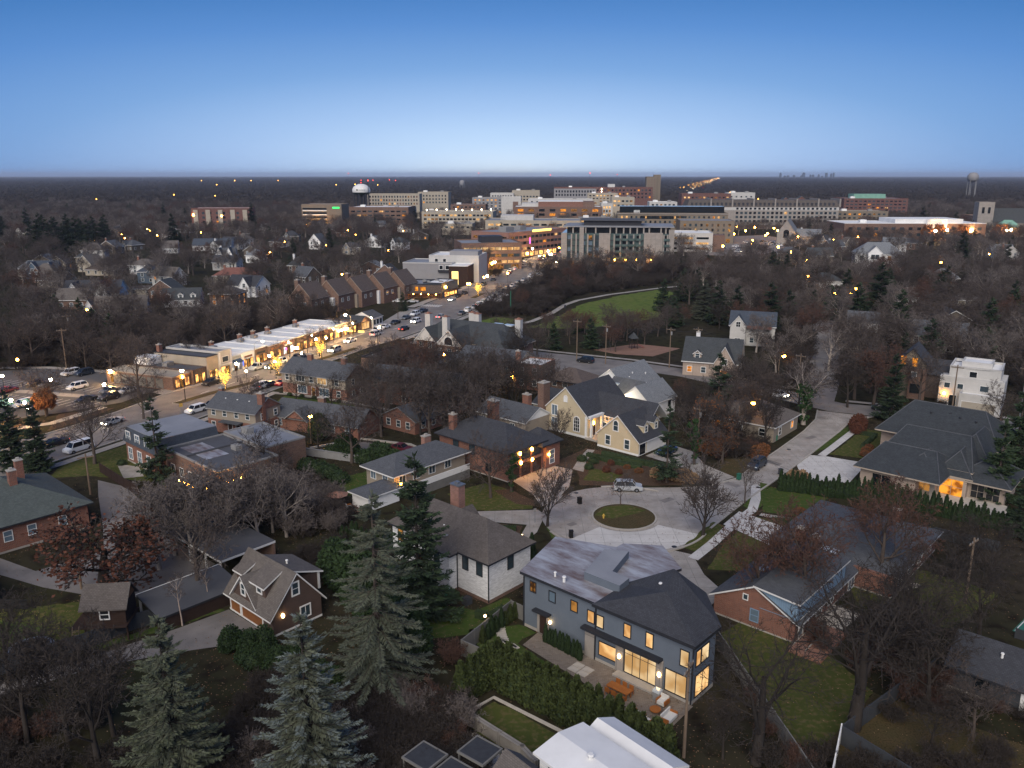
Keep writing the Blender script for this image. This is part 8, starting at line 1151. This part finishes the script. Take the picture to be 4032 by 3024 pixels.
for x, y, lb, m in ((38.4, 131.2, 'dark green wheeled bin at the drive mouth opposite the lane', 'green_plastic'), (46.2, 133.6, 'dark wheeled bin beside the tan brush pile', 'fence_dark'), (8.4, 108.2, 'black wheeled bin at the kerb beside the white house', 'rubber'), (51.2, 152.4, 'green wheeled bin under the trees beside the lane', 'green_plastic'), (-7.9, 91.6, 'green wheeled bin against the white house', 'green_plastic'), (10.6, 120.6, 'black wheeled bin on the turning circle', 'rubber')):
    o = thing('wheeled_bin', lb, 'bin', x, y, (x * 3) % 6.28, .04); mb = MB(); mb.prism([(-.26, -.3), (.26, -.3), (.3, .3), (-.3, .3)], .05, 1.0); mb.build('body', m, o); mb = MB(); mb.box(-.32, -.34, 1.0, .32, .36, 1.07); mb.build('lid', m if m != 'green_plastic' or x > 0 else 'trim_white', o)
    for s_ in (-.26, .26): mb = MB(); mb.tube((s_ - .03, .3, .1), (s_ + .03, .3, .1), .1, .1, 8); mb.build('wheel', 'rubber', o)
for k, (x, y) in enumerate(((-9.9, 94.4), (-5.4, 89.6))): o = thing('air_conditioner', ['white condenser unit at the left corner of the white house', 'dark condenser unit inside the box hedge of the white house'][k], 'air conditioner', x, y, R(-42)); mb = MB(); mb.box(-.45, -.45, 0, .45, .45, .85); mb.build('case', ['trim_white', 'fence_dark'][k], o); mb = MB(); mb.tube((0, 0, .85), (0, 0, .9), .36, .36, 14); mb.build('fan_guard', 'dark_metal', o)
def clipped(line, w_, h, label, m='boxwood', seed=1):
    o = thing('box_hedge', label, 'hedge', *line[0]); r = random.Random(seed)
    for a, c in zip(line, line[1:]):
        a = Vector(a); c = Vector(c); L = (c - a).length; an = math.atan2(c.y - a.y, c.x - a.x); v = Veg(seed); v.t.box(0, -w_ / 2, 0, L, w_ / 2, h * .96); p = a - Vector(line[0])
        for i in range(int(L * 90)):
            f = r.random(); x = r.uniform(0, L)
            q = Vector((x, r.uniform(-w_ / 2, w_ / 2), h)) if f < .4 else Vector((x, r.choice([-1, 1]) * w_ / 2, r.uniform(.05, h))); v.leaf(q, v.rv(), v.rv(), .2, .09)
        e = v.t.build('foliage_core', m, o, (p.x, p.y, 0), an); v.c.build('foliage', m, o, (p.x, p.y, 0), an)
clipped([(-4.2, 86.6), (-2.6, 85.8), (-.9, 87.6)], .7, .9, 'clipped dark box hedge round the white house corner'); clipped([(-8.6, 92.6), (-6.6, 90.6)], .7, .9, 'short clipped box hedge by the green bin', seed=2); clipped([(-6.4, 111.2), (.6, 110.6)], .6, .7, 'low clipped hedge along the white house path', seed=3); clipped([(16.6, 143.6), (23.6, 138.4), (27.5, 137)], .9, .9, 'long low hedge below the cream garage gable', seed=4); clipped([(13.8, 143.4), (18, 139.4), (22.6, 136.4)], .8, .7, 'second low hedge in the cream house garden', seed=5); clipped([(66, 147.6), (71.6, 154.8), (68.6, 156.8)], .7, .7, 'square box hedge on the mansion lawn', seed=6); clipped([(38.6, 113.9), (42.6, 113.4), (44.4, 116.6)], .5, .6, 'low hedge along the bungalow path', seed=7); clipped([(60, 170), (66.4, 176.4)], 1, 1.2, 'hedge at the corner of the lane', seed=8)
o = thing('fire_hydrant', 'yellow fire hydrant on the round island', 'hydrant', CX - 3.2, CY - .9, 0, .2); mb = MB(); mb.tube((0, 0, 0), (0, 0, .55), .13, .12, 10); mb.ball((0, 0, .58), .14, 0, 10, 6); mb.tube((-.22, 0, .4), (.22, 0, .4), .07, .07, 8); mb.build('barrel', 'sign_board' if 'sign_board' in MT else 'paint_yellow', o)
for x, y, lb in ((3.4, 113.4, 'small sign post beside the left vase-shaped tree'),): o = thing('sign_post', lb, 'sign', x, y, R(20)); mb = MB(); mb.tube((0, 0, 0), (0, 0, 2.2), .03, .03, 6); mb.build('post', 'steel', o); mb = MB(); mb.box(-.22, -.02, 1.7, .22, .02, 2.3); mb.build('plate', 'trim_grey', o)
for x, y, lb in ((-2.6, 108.6, 'lit garden lantern among the ball shrubs'), (1.4, 107.2, 'small amber path light beside the white house'), (2.0, 105.4, 'bright garden lamp nearest the tall dark arborvitae'), (-10.4, 89.2, 'small amber light on the lawn beside the white house'), (-3.0, 82.6, 'amber lantern on the grey panel fence')):
    o = thing('garden_lamp', lb, 'lamp', x, y, 0, .02 if 'fence' not in lb else 1.6); mb = MB(); mb.tube((0, 0, 0), (0, 0, .7), .04, .04, 6); mb.build('post', 'black_metal', o); mb = MB(); mb.ball((0, 0, .8), .16, 0, 8, 6); mb.build('globe', 'globe_soft', o)
# pergola with dark panels on the patio at the bottom
o = thing('pergola', 'patio frame with dark roof panels at the bottom edge', 'pergola', -4.5, 60.3, R(-38)); 
for i, (px, py) in enumerate(((0, 0), (0, -3.4), (-3.2, -3.4))):
    mb = MB(); mb.box(px, py, 2.4, px + 2.6, py + 2.4, 2.46); q = mb.build('roof_panel', 'net', o); mb = MB(); mb.box(px - .15, py - .15, 2.3, px + 2.75, py, 2.5); mb.box(px - .15, py + 2.4, 2.3, px + 2.75, py + 2.55, 2.5); mb.box(px - .15, py, 2.3, px, py + 2.4, 2.5); mb.box(px + 2.6, py, 2.3, px + 2.75, py + 2.4, 2.5); mb.build('frame', 'fence_grey', q)
    for ax, ay in ((px, py), (px + 2.6, py + 2.4)): mb = MB(); mb.box(ax - .07, ay - .07, 0, ax + .07, ay + .07, 2.3); mb.build('post', 'fence_grey', o)
sheet('patio', [(-8, 62.5), (-3.4, 66), (1.2, 61.6), (-2, 56), (-8, 54)], .03, 'flagstone')
# parasol and sofa on the brick patio by the pale house
sheet('patio', [(-29.4, 118.6), (-24.6, 121), (-22.6, 118), (-27, 115.4)], .03, 'terracotta')
def parasol(x, y, h, r_, m, label, group=None):
    o = thing('parasol', label, 'parasol', x, y, .4, 0, group); mb = MB(); mb.tube((0, 0, 0), (0, 0, h), .04, .04, 6); mb.build('pole', 'steel', o); mb = MB(); n = 8
    for k in range(n): a, c = R(k * 45), R(k * 45 + 45); mb.poly([(r_ * math.cos(a), r_ * math.sin(a), h - .5), (r_ * math.cos(c), r_ * math.sin(c), h - .5), (0, 0, h)])
    mb.build('canopy', m, o)
parasol(-27, 119.4, 2.6, 1.7, 'terracotta', 'tan parasol on the brick patio by the pale house'); tub(-25, 118.2, 2, 'white garden sofa on the brick patio', None, .9)
for k in range(4): parasol(-113.6 + k * 2.6, 170.6 + (k % 2) * 3, 2.8, 1.5, 'copper_green', 'teal parasol folded over the street stalls at the left edge', 'teal parasols')
# playground
o = thing('play_tower', 'playground tower with pointed grey roof', 'play structure', 36, 240, .3); 
for dx in (-.9, .9):
    for dy in (-.9, .9): mb = MB(); mb.box(dx - .07, dy - .07, 0, dx + .07, dy + .07, 3.2); mb.build('post', 'dark_wood', o)
mb = MB(); mb.box(-1, -1, 1.4, 1, 1, 1.5); mb.build('deck', 'dark_wood', o); mb = MB()
for k in range(4): a, c = [(-1.2, -1.2), (1.2, -1.2), (1.2, 1.2), (-1.2, 1.2)][k], [(1.2, -1.2), (1.2, 1.2), (-1.2, 1.2), (-1.2, -1.2)][k]; mb.poly([(*a, 3.2), (*c, 3.2), (0, 0, 5.0)])
mb.build('roof', 'roof_slate', o); mb = MB(); mb.slab([(1, -.4, 1.5), (3.4, -.4, .2), (3.4, .4, .2), (1, .4, 1.5)], .08, 0, 0); mb.build('slide', 'car_crimson', o)
o = thing('swing_set', 'dark swing frame on the playground sand', 'swing', 27, 236, .2); mb = MB()
for dx in (-1.6, 1.6):
    for s_ in (-1, 1): mb.tube((dx, s_ * 1.2, 0), (dx, 0, 2.8), .05, .05, 6)
mb.tube((-1.6, 0, 2.8), (1.6, 0, 2.8), .05, .05, 6); mb.build('frame', 'dark_metal', o)
for dx in (-.7, .7): mb = MB(); mb.box(dx - .25, -.1, .5, dx + .25, .1, .55); mb.tube((dx - .22, 0, .5), (dx - .22, 0, 2.8), .012, .012, 4); mb.tube((dx + .22, 0, .5), (dx + .22, 0, 2.8), .012, .012, 4); mb.build('swing_seat', 'rubber', o)
# ---------------------------------------------------------------- planting
NB = [((min(p[0] for p in B), min(p[1] for p in B), max(p[0] for p in B), max(p[1] for p in B)), B) for B in BOC if min(p[1] for p in B) < 200]
for x, y, h, p, lb in EVERGREENS:
    k = p if p != 'arb' else 'fir_green'
    plant(k, x, y, h, lb or ulabel('dark evergreen', x, y), 'evergreen tree', 'evergreen_tree', group=None if (lb and 'of the big' not in lb) else ('evergreens in the right-hand woods' if x > 0 else ('big evergreen clump' if lb else 'evergreens on the left')), w_=h * .13 if y > 150 else None)
    occ([(x - 2, y - 2), (x + 2, y - 2), (x + 2, y + 2), (x - 2, y + 2)])
rt = random.Random(3)
for x, y, h, p, lb in BARE_TREES:
    q = rt.choice(['oak', 'oak_b', 'oak_c']) if p == 'oak' else p
    gl = 'thicket behind the yard shelters' if (lb and 'thicket' in lb) else None
    plant(q, x, y, h, lb or ulabel('leafless tree', x, y), 'tree', 'bare_tree', rt.uniform(0, 6.28), group=gl or (None if lb else 'leafless trees between houses'), w_=h * .145 if p == 'rust' else None)
for i, (x, y) in enumerate(((-68.6, 191.4), (-60.4, 206.5), (-53.6, 226.6), (-14.6, 349))):
    plant('lit_tree', x, y, 5.2 if i < 3 else 6, ['tree wrapped in golden lights nearest the car park end of the median', 'tree wrapped in golden lights in front of the blue awning', 'tree wrapped in golden lights beside the oncoming car', 'tree wrapped in golden lights on the far median by the crossing'][i], 'lit tree', 'lit_tree')
for i, (x, y) in enumerate(((318, 640), (330, 646), (345, 640), (352, 652), (372, 640), (380, 648))): plant('orange_tree', x, y, 13, 'tall tree glowing amber under floodlight behind the white-roofed hall', 'lit tree', 'lit_tree', group='amber floodlit trees'); mb = MB(); mb.ball((0, 0, 9), .9, 0, 8, 6); mb.tube((0, 0, 0), (0, 0, 8.4), .12, .1, 6, 1); tag(mb.build('flood_lamp', ['globe', 'black_metal'], None, (x + 3, y - 6, 0)), 'amber floodlight among the glowing trees behind the hall', 'lamp', 'amber floodlights')
# hedge of the grey house: two rows of arborvitae
def hedge(line, n, h0, h1, pr, label, group, w_=(.9, 1.1), seed=1, base=4.0):
    r = random.Random(seed); L = [0]
    for a, b in zip(line, line[1:]): L.append(L[-1] + math.dist(a, b))
    for i in range(n):
        s = L[-1] * (i + .5) / n; j = max(k for k in range(len(L) - 1) if L[k] <= s); t = (s - L[j]) / (L[j + 1] - L[j]); x = line[j][0] + (line[j + 1][0] - line[j][0]) * t + r.uniform(-.12, .12); y = line[j][1] + (line[j + 1][1] - line[j][1]) * t + r.uniform(-.12, .12)
        plant(r.choice(pr), x, y, r.uniform(h0, h1), label, 'shrub', 'arborvitae', r.uniform(0, 6.28), group, r.uniform(*w_), base); occ([(x - 1, y - 1), (x + 1, y - 1), (x + 1, y + 1), (x - 1, y + 1)])
hedge([(-5.2, 70.3), (-2.1, 73.5), (4.6, 67.8), (13.8, 60.2)], 25, 4.0, 5.0, ['arb', 'arb_b'], 'tall green arborvitae of the hedge behind the grey house terrace', 'hedge behind the terrace', (1.15, 1.4)); hedge([(-4.4, 71.9), (-1.6, 74.6), (5.6, 68.6), (13, 62.4)], 19, 3.8, 4.6, ['arb', 'arb_b'], 'tall green arborvitae of the hedge behind the grey house terrace', 'hedge behind the terrace', (1.05, 1.3), 2)
hedge([GH(3.9, -1.0), GH(9.2, -1.3)], 11, 1.6, 2.3, ['arb_deep'], 'small pointed arborvitae against the grey house wall', 'row against the grey house wall', (.42, .5), 3)
hedge([(-3.4, 80.8), (-1.4, 84), (.6, 86.6)], 8, 1.6, 2.6, ['arb_deep', 'arb'], 'small arborvitae outside the grey panel fence', 'arborvitae outside the fence', (.5, .65), 4); hedge([(2.6, 98.8), (2.4, 96.8)], 3, 4.2, 5.2, ['arb_deep'], 'tall dark arborvitae between the white house and the grey house', 'pair beside the white house', (.8, .95), 5)
hedge([(43.4, 126.2), (47, 125.2), (50.6, 123.6), (57, 121.6), (63, 117.2), (70, 111.4), (74, 108)], 58, 2.6, 4.0, ['arb_deep'], 'dark arborvitae of the long hedge in front of the mansion', 'long hedge before the mansion', (.62, .8), 6)
hedge([(-24, 106.5), (-15.5, 101.5)], 11, 2.6, 3.8, ['arb_deep'], 'dark pointed arborvitae behind the towering spruce', 'pointed row behind the spruce', (.6, .8), 7); hedge([(19, 262), (24, 270)], 4, 4, 5, ['arb_deep'], 'dark columnar arborvitae at the edge of the park lawn', 'columns by the park', (.9, 1.0), 8)
# bushes and tall screens
def bushes(L, pr, label, group, cat='bush', name='bush', base=1.0, seed=1):
    r = random.Random(seed)
    for x, y, s in L: plant(pr if isinstance(pr, str) else r.choice(pr), x, y, s, label, cat, name, r.uniform(0, 6.28), group if len(L) > 1 else None, None, base)
r_ = random.Random(9)
bushes([(-22.5 + .9 * k + r_.uniform(-.5, .5), 96.5 - 1.35 * k + r_.uniform(-.8, .8), r_.uniform(1.9, 2.5)) for k in range(9)], 'tall_green', 'bushy green cedar of the screen right of the shingled garage', 'green screen by the garage', 'shrub', 'cedar_shrub'); bushes([(-31 + .75 * k + r_.uniform(-.6, .6), 79.5 - .5 * k + (k % 3) * 1.3 + r_.uniform(-.6, .6), r_.uniform(.9, 1.4)) for k in range(18)], ['tall_green', 'bush_green'], 'leafy green shrub between the garage and the silver spruce', 'shrubs before the garage', 'shrub', 'shrub')
bushes([(-15.5 + k * 1.2, 82 - k * .9, 1.7 + (k % 3) * .3) for k in range(5)], 'tall_green', 'dark cedar growing at the foot of the dark fir', 'cedars under the fir', 'shrub', 'cedar_shrub', seed=4); bushes([(-6.2, 77.5, 2.0)], 'twig_bush_red', 'round twiggy reddish bush outside the fence corner', None)
bushes([(-5.4, 108.8, .8), (-3.9, 107.4, .8), (-1.9, 106, .85), (-.1, 104.4, .8)], 'bush_grey', 'clipped grey-green ball shrub beside the white house', 'grey ball shrubs'); bushes([(-1.6, 109.6, .9)], 'twig_bush', 'leafless round bush beside the ball shrubs', None)
bushes([(-22 + k * 1.8 + r_.uniform(-.6, .6), 137.5 - k * 1.1, r_.uniform(1.3, 2.0)) for k in range(-6, 3)], ['bush_green', 'tall_green'], 'dark green shrub behind the pale sided house', 'shrubs behind the pale house', seed=2); bushes([(-36, 136.5, 1.6), (-33.5, 134.6, 1.8), (-31, 132.6, 1.7), (-29, 130, 1.6)], 'bush_green', 'dark evergreen bush beside the patched flat roof', 'bushes by the flat roof')
bushes([(24.6 + k * .95, 132.6 - k * .45 + .3 * (k % 2), .95 + .1 * (k % 3)) for k in range(7)], 'bush_tan', 'tan tuft of dry ornamental grass behind the silver car', 'dry ornamental grasses', 'grass', 'ornamental_grass'); bushes([(13.5, 136.5, .8), (14.6, 139.5, .9), (12.6, 140.6, .9), (15.6, 141.8, .7)], 'bush_box', 'dark low shrub in the cream house garden', 'garden shrubs'); bushes([(16.4, 135, .7), (18.4, 134, .6), (20.2, 136.8, .6), (22, 134.8, .7), (17.6, 138.6, .6)], ['bush_red', 'bush_orange'], 'russet shrub in the cream house garden', 'russet garden shrubs')
bushes([(69.6, 158.6, 1.5), (70.4, 160.6, 1.6), (71.4, 162.4, 1.5), (68.8, 157, 1.2)], 'bush_red', 'rust-coloured rounded shrub at the end of the mansion lawn', 'rust shrubs by the mansion'); bushes([(48.6, 130.4, 1.1), (47.6, 131.4, .9)], 'bush_tan', 'pile of tan brush at the mouth of the mansion drive', 'brush piles'); bushes([(64.8, 143.4, .9), (66, 145.6, .9), (67.2, 147.4, .8)], 'bush_orange', 'russet bush along the mansion wall', 'russet bushes by the mansion'); bushes([(43.8, 116.6, .9)], 'bush_orange', 'orange bush at the corner of the brick bungalow', None)
bushes([(9.9, 197.5, 1.6), (11.6, 196, 1.5)], 'bush_green', 'round dark shrub beside the brown pavilion', 'shrubs by the pavilion'); bushes([(-37.5, 153.2, 1.9)], 'tall_green', 'big rounded green bush against the brick bungalow flats', None); bushes([(-52 + k * 3.2, 186.2 - k * 1.5, .6) for k in range(5)], 'bush_box', 'low shrub along the front of the two-chimney flats', 'foundation shrubs'); bushes([(-69.4, 138.6, .8)], 'bush_box', 'low dark shrub at the mansard corner', None)
rr = random.Random(17)
def fill(n, poly, pr, h0, h1, label, group, cat='tree', name='bare_tree', base=10.0, seed=1, mind=0):
    r = random.Random(seed); xs = [p[0] for p in poly]; ys = [p[1] for p in poly]; k = 0; tr = 0; done = []
    while k < n and tr < n * 40:
        tr += 1; x = r.uniform(min(xs), max(xs)); y = r.uniform(min(ys), max(ys))
        if not inpoly(x, y, poly) or not free(x, y) or any((x - a) ** 2 + (y - c) ** 2 < mind * mind for a, c in done): continue
        plant(r.choice(pr), x, y, r.uniform(h0, h1), label, cat, name, r.uniform(0, 6.28), group, None, base); k += 1; done.append((x, y))
OK3 = ['oak', 'oak_b', 'oak_c', 'dark']
fill(26, [(-60, 92), (-40, 66), (-62, 52), (-80, 60), (-80, 80)], ['twig_bush', 'twig_bush_red'], 1.2, 2.2, 'leafless dark bush in the lower left gardens', 'bushes in the lower left gardens', 'bush', 'bush', 1.0, 1, 2.0); fill(34, [(-20, 72), (-6, 70), (0, 60), (-8, 52), (-26, 56)], ['twig_bush', 'twig_bush_red', 'twig_bush_grey'], 1.2, 2.4, 'leafless brown bush in the thicket at the bottom centre', 'brown thicket bottom centre', 'bush', 'bush', 1.0, 2, 1.2)
fill(40, [(-46, 118), (-30, 108), (-22, 112), (-30, 124), (-44, 132), (-54, 124)], ['twig_bush_grey', 'twig_bush'], 1.6, 3.0, 'grey leafless bush of the thicket beside the yard', 'grey thicket beside the yard', 'bush', 'bush', 1.0, 3, 1.4); fill(30, [(24, 74), (40, 90), (48, 82), (54, 62), (36, 50), (22, 60)], ['twig_bush', 'twig_bush_red'], 1.0, 2.2, 'leafless bush in the right foreground garden', 'bushes in the right foreground', 'bush', 'bush', 1.0, 4, 2.0)
fill(22, [(36, 140), (46, 143), (62, 168), (52, 172), (36, 156)], ['twig_bush', 'bush_orange', 'twig_bush_red'], 1.2, 2.2, 'russet undergrowth bush in the wood beside the lane', 'undergrowth beside the lane', 'bush', 'bush', 1.0, 5, 1.6)
fill(16, [(36, 142), (46, 145), (63, 171), (50, 182), (34, 160)], OK3, 8, 12, 'leafless tree of the small wood beside the lane', 'small wood beside the lane', seed=6, mind=3); fill(34, [(-34, 148), (10, 165), (5, 218), (-34, 212)], OK3, 9, 14, 'leafless tree between the brick flats and the cream house', 'trees behind the brick flats', seed=7, mind=5)
fill(30, [(-12, 300), (20, 420), (90, 440), (70, 385), (25, 345), (5, 292)], ['oak', 'oak_b', 'oak_c', 'redoak'], 8, 12, 'leafless tree of the wood between the park lawn and the street', 'wood between park and street', seed=8, mind=6); fill(34, [(75, 190), (160, 190), (220, 330), (140, 400), (70, 330), (60, 230)], OK3 + ['redoak', 'grey'], 10, 15, 'leafless tree of the right-hand woods', 'right-hand woods', seed=9, mind=6)
fill(30, [(-90, 215), (-62, 270), (-70, 330), (-130, 270), (-160, 215)], OK3, 8, 13, 'leafless tree of the belt behind the shops', 'tree belt behind the shops', seed=10, mind=5); fill(20, [(-22, 228), (40, 236), (66, 285), (40, 280), (10, 270)], ['oak', 'redoak', 'oak_b'], 7, 11, 'leafless tree around the playground', 'trees round the playground', seed=11, mind=5); fill(8, [(84, 122), (100, 150), (120, 140), (92, 108)], OK3, 10, 14, 'leafless tree at the right edge beyond the mansion', 'trees beyond the mansion', seed=12, mind=4); fill(5, [(26, 58), (30, 92), (44, 96), (52, 80), (46, 62)], ['oak_big', 'oak_c', 'redoak'], 10, 15, 'dark leafless tree over the brick bungalow garden', 'trees over the bungalow garden', seed=21, mind=5); fill(10, [(-46, 116), (-28, 108), (-24, 116), (-34, 130), (-50, 132)], ['grey', 'oak'], 5, 7, 'grey leafless tree of the thicket before the patched roof', 'thicket before the patched roof', seed=22, mind=3); fill(8, [(-100, 100), (-86, 88), (-66, 66), (-80, 60), (-110, 90)], ['dark'], 9, 13, 'dark leafless tree along the left edge', 'trees along the left edge', seed=13, mind=4)
fill(14, [(80, 170), (130, 150), (170, 200), (110, 210)], ['bush_green', 'bush_box', 'twig_bush'], 1.2, 2.4, 'garden shrub beyond the cross street on the right', 'garden shrubs beyond the cross street', 'bush', 'bush', 1.0, 14, 3)
# ---------------------------------------------------------------- the rest of the woods as one mass per kind (nobody could count it)
def woods(name, pts, parts, label):
    me = bpy.data.meshes.new(name); me.from_pydata([p[:3] for p in pts], [], [])
    for an, ty, vals in (('sc', 'FLOAT_VECTOR', [c for p in pts for c in p[3]]), ('rz', 'FLOAT', [p[4] for p in pts])):
        at_ = me.attributes.new(an, ty, 'POINT'); at_.data.foreach_set('vector' if ty == 'FLOAT_VECTOR' else 'value', vals)
    o = ob(name, me); tag(o, label, kind='stuff'); ng = bpy.data.node_groups.new(name, 'GeometryNodeTree'); ng.interface.new_socket('Geometry', in_out='INPUT', socket_type='NodeSocketGeometry'); ng.interface.new_socket('Geometry', in_out='OUTPUT', socket_type='NodeSocketGeometry')
    n = ng.nodes; l = ng.links; gi = n.new('NodeGroupInput'); go = n.new('NodeGroupOutput'); io = n.new('GeometryNodeInstanceOnPoints'); jn = n.new('GeometryNodeJoinGeometry')
    for po in parts: oi = n.new('GeometryNodeObjectInfo'); oi.inputs[0].default_value = po; oi.transform_space = 'ORIGINAL'; l.new(oi.outputs['Geometry'], jn.inputs[0])
    l.new(gi.outputs[0], io.inputs['Points']); l.new(jn.outputs[0], io.inputs['Instance'])
    a = n.new('GeometryNodeInputNamedAttribute'); a.data_type = 'FLOAT_VECTOR'; a.inputs[0].default_value = 'sc'; l.new(a.outputs[0], io.inputs['Scale'])
    b2 = n.new('GeometryNodeInputNamedAttribute'); b2.data_type = 'FLOAT'; b2.inputs[0].default_value = 'rz'; cx = n.new('ShaderNodeCombineXYZ'); l.new(b2.outputs[0], cx.inputs[2]); l.new(cx.outputs[0], io.inputs['Rotation']); l.new(io.outputs[0], go.inputs[0])
    md = o.modifiers.new('woods', 'NODES'); md.node_group = ng; return o
def rep(pname):
    me = PRO[pname][0][1], PRO[pname][1][1]
    return [next(o for o in COL.objects if o.data == m) for m in me]
groups = {'oak': [], 'oak_b': [], 'redoak': [], 'grey': [], 'fir_dark': []}; r = random.Random(77)
Y = 170.0
while Y < 1500:
    s = 8.2 + Y * .008
    for k in range(int(1.36 * Y / s)):
        x = -.68 * Y + k * s + r.uniform(-.45, .45) * s; y = Y + r.uniform(-.5, .5) * s
        if Y < 420 and not (x < -58 - (y - 170) * .05 or x > 62 + (y - 170) * .12 or (y > 400 and 20 < x < 90)): continue
        if not free(x, y): continue
        if Y > 450 and -30 < x < 330 and (y < 1300) and r.random() < .5: continue
        if Y > 450 and -140 < x <= -30 and r.random() < .4: continue
        if 270 < Y < 640 and x < -60 and r.random() < .55: continue
        h = r.uniform(7.5, 15.5) / 10; q = r.random(); key = 'oak' if q < .4 else 'oak_b' if q < .66 else 'redoak' if q < .72 else 'grey' if q < .95 else 'fir_dark'; kk = h * (1 + Y * .0003); groups[key].append((x, y, 0, (kk, kk, h), r.uniform(0, 6.28)))
    Y += s * .9
for key, nm, lb in (('oak', 'bare_woods', 'mass of grey-brown leafless woods round the town'), ('oak_b', 'bare_woods', 'second mass of grey-brown leafless woods round the town'), ('redoak', 'russet_woods', 'scattered russet-leaved trees in the woods'), ('grey', 'grey_woods', 'pale grey leafless trees in the woods'), ('fir_dark', 'evergreen_woods', 'scattered dark evergreens in the woods')):
    if groups[key]: woods(nm, groups[key], rep(key), lb)
ug = []
for poly, n in (([(-14, 296), (22, 425), (92, 445), (72, 388), (27, 348), (8, 296)], 520), ([(-92, 212), (-60, 268), (-72, 335), (-135, 275), (-170, 212)], 420), ([(72, 195), (170, 185), (260, 380), (150, 430), (75, 340)], 700), ([(-20, 400), (95, 446), (90, 470), (-5, 440)], 60)):
    for k in range(n * 3):
        x = r.uniform(min(p[0] for p in poly), max(p[0] for p in poly)); y = r.uniform(min(p[1] for p in poly), max(p[1] for p in poly))
        if inpoly(x, y, poly) and free(x, y): h = r.uniform(1.6, 3.6); ug.append((x, y, 0, (h * 1.1, h * 1.1, h), r.uniform(0, 6.28)))
for poly, n in (([(-26, 74), (-7, 71), (-2, 62), (-6, 50), (-28, 50)], 300), ([(-66, 76), (-36, 66), (-30, 50), (-75, 48)], 240), ([(24, 60), (38, 70), (52, 80), (58, 56), (34, 46)], 90), ([(-46, 120), (-28, 108), (-22, 116), (-36, 132), (-54, 132)], 160), ([(36, 142), (45, 144), (62, 168), (50, 176), (35, 158)], 110), ([(-34, 100), (-22, 94), (-12, 98), (-22, 108)], 60)):
    for k in range(n):
        x = r.uniform(min(p[0] for p in poly), max(p[0] for p in poly)); y = r.uniform(min(p[1] for p in poly), max(p[1] for p in poly))
        if inpoly(x, y, poly) and not any(inpoly(x, y, B) for B in BOC[:70]) and not inpoly(x, y, OCC[0]): h = r.uniform(.7, 2.0); ug.append((x, y, 0, (h * 1.2, h * 1.2, h), r.uniform(0, 6.28)))
# fallen leaves
lf = {}; rl = random.Random(5); cent = [(rl.uniform(-85, 75), rl.uniform(52, 178)) for _ in range(130)]
for k in range(30000):
    cx_, cy_ = rl.choice(cent); x = cx_ + rl.gauss(0, 5); y = cy_ + rl.gauss(0, 5)
    if any(b_[0] <= x <= b_[2] and b_[1] <= y <= b_[3] and inpoly(x, y, B) for b_, B in NB): continue
    mi = rl.randrange(3); m_ = lf.setdefault(mi, MB()); a = rl.uniform(0, 6.28); s_ = rl.uniform(.05, .11); c1, s1 = math.cos(a) * s_, math.sin(a) * s_; z_ = .075 + rl.random() * .05; m_.poly([(x - c1, y - s1, z_), (x + s1 * .6, y - c1 * .6, z_ + .03), (x + c1, y + s1, z_), (x - s1 * .6, y + c1 * .6, z_ + .02)])
for mi, m_ in lf.items(): tag(m_.build('leaf_litter', ['leaf_tan', 'leaf_orange', 'mulch'][mi]), ['tan', 'russet', 'grey-brown'][mi] + ' fallen leaves scattered over lawns and paths', kind='stuff')
woods('undergrowth', ug, rep('twig_bush'), 'brown leafless undergrowth filling the woods')
# far woods: broad crowns to the horizon
v = Veg(90); g_ = v.r
for i in range(420):
    d = v.rv(); d.z = abs(d.z); k = g_.uniform(.45, 1.05); p = Vector((d.x * k * 10, d.y * k * 10, 2.5 + d.z * k * 8)); v.blade(p, p + (d + v.rv() * .9).normalized() * g_.uniform(1.5, 4), .32)
clump = MB(); clump.v = v.c.v; clump.f = v.c.f; clump.m = v.c.m
pc = clump.build('far_grove', 'twig_dark', None, (-330, 1500, 0)); tag(pc, 'dark grove at the start of the far woods', kind='stuff')
far_pts = []; Y = 1350.0
while Y < 14000:
    s = 9 + Y * .0115
    for k in range(int(1.4 * Y / s)):
        x = -.7 * Y + k * s + r.uniform(-.5, .5) * s; y = Y + r.uniform(-.5, .5) * s
        if y < 3000 and abs(x - (330 + (y - 1500) * .244)) < 22: continue
        h = r.uniform(.8, 1.35); kk = s / 13; far_pts.append((x, y, -1, (kk, kk, h), r.uniform(0, 6.28)))
    Y += s * .8
woods('far_woods', far_pts, [pc], 'dark leafless woods stretching to the horizon')
# ================================================================ dusk haze
mb = MB(); mb.box(-24500, -2000, -3, 24500, 32500, 116); hz = mb.mesh('haze', []); hz.materials.clear(); hm = bpy.data.materials.new('haze'); hm.use_nodes = True; hn = hm.node_tree.nodes
for x in list(hn):
    if x.type == 'BSDF_PRINCIPLED': hn.remove(x)
pv = hn.new('ShaderNodeVolumePrincipled'); pv.inputs['Color'].default_value = (.62, .72, .92, 1); pv.inputs['Density'].default_value = 5.5e-5; pv.inputs['Anisotropy'].default_value = .0
hm.node_tree.links.new(pv.outputs[0], hn['Material Output'].inputs['Volume']); hz.materials.append(hm); tag(ob('haze', hz), 'thin bluish dusk haze over the whole town', kind='stuff')
sc.cycles.volume_bounces = 0
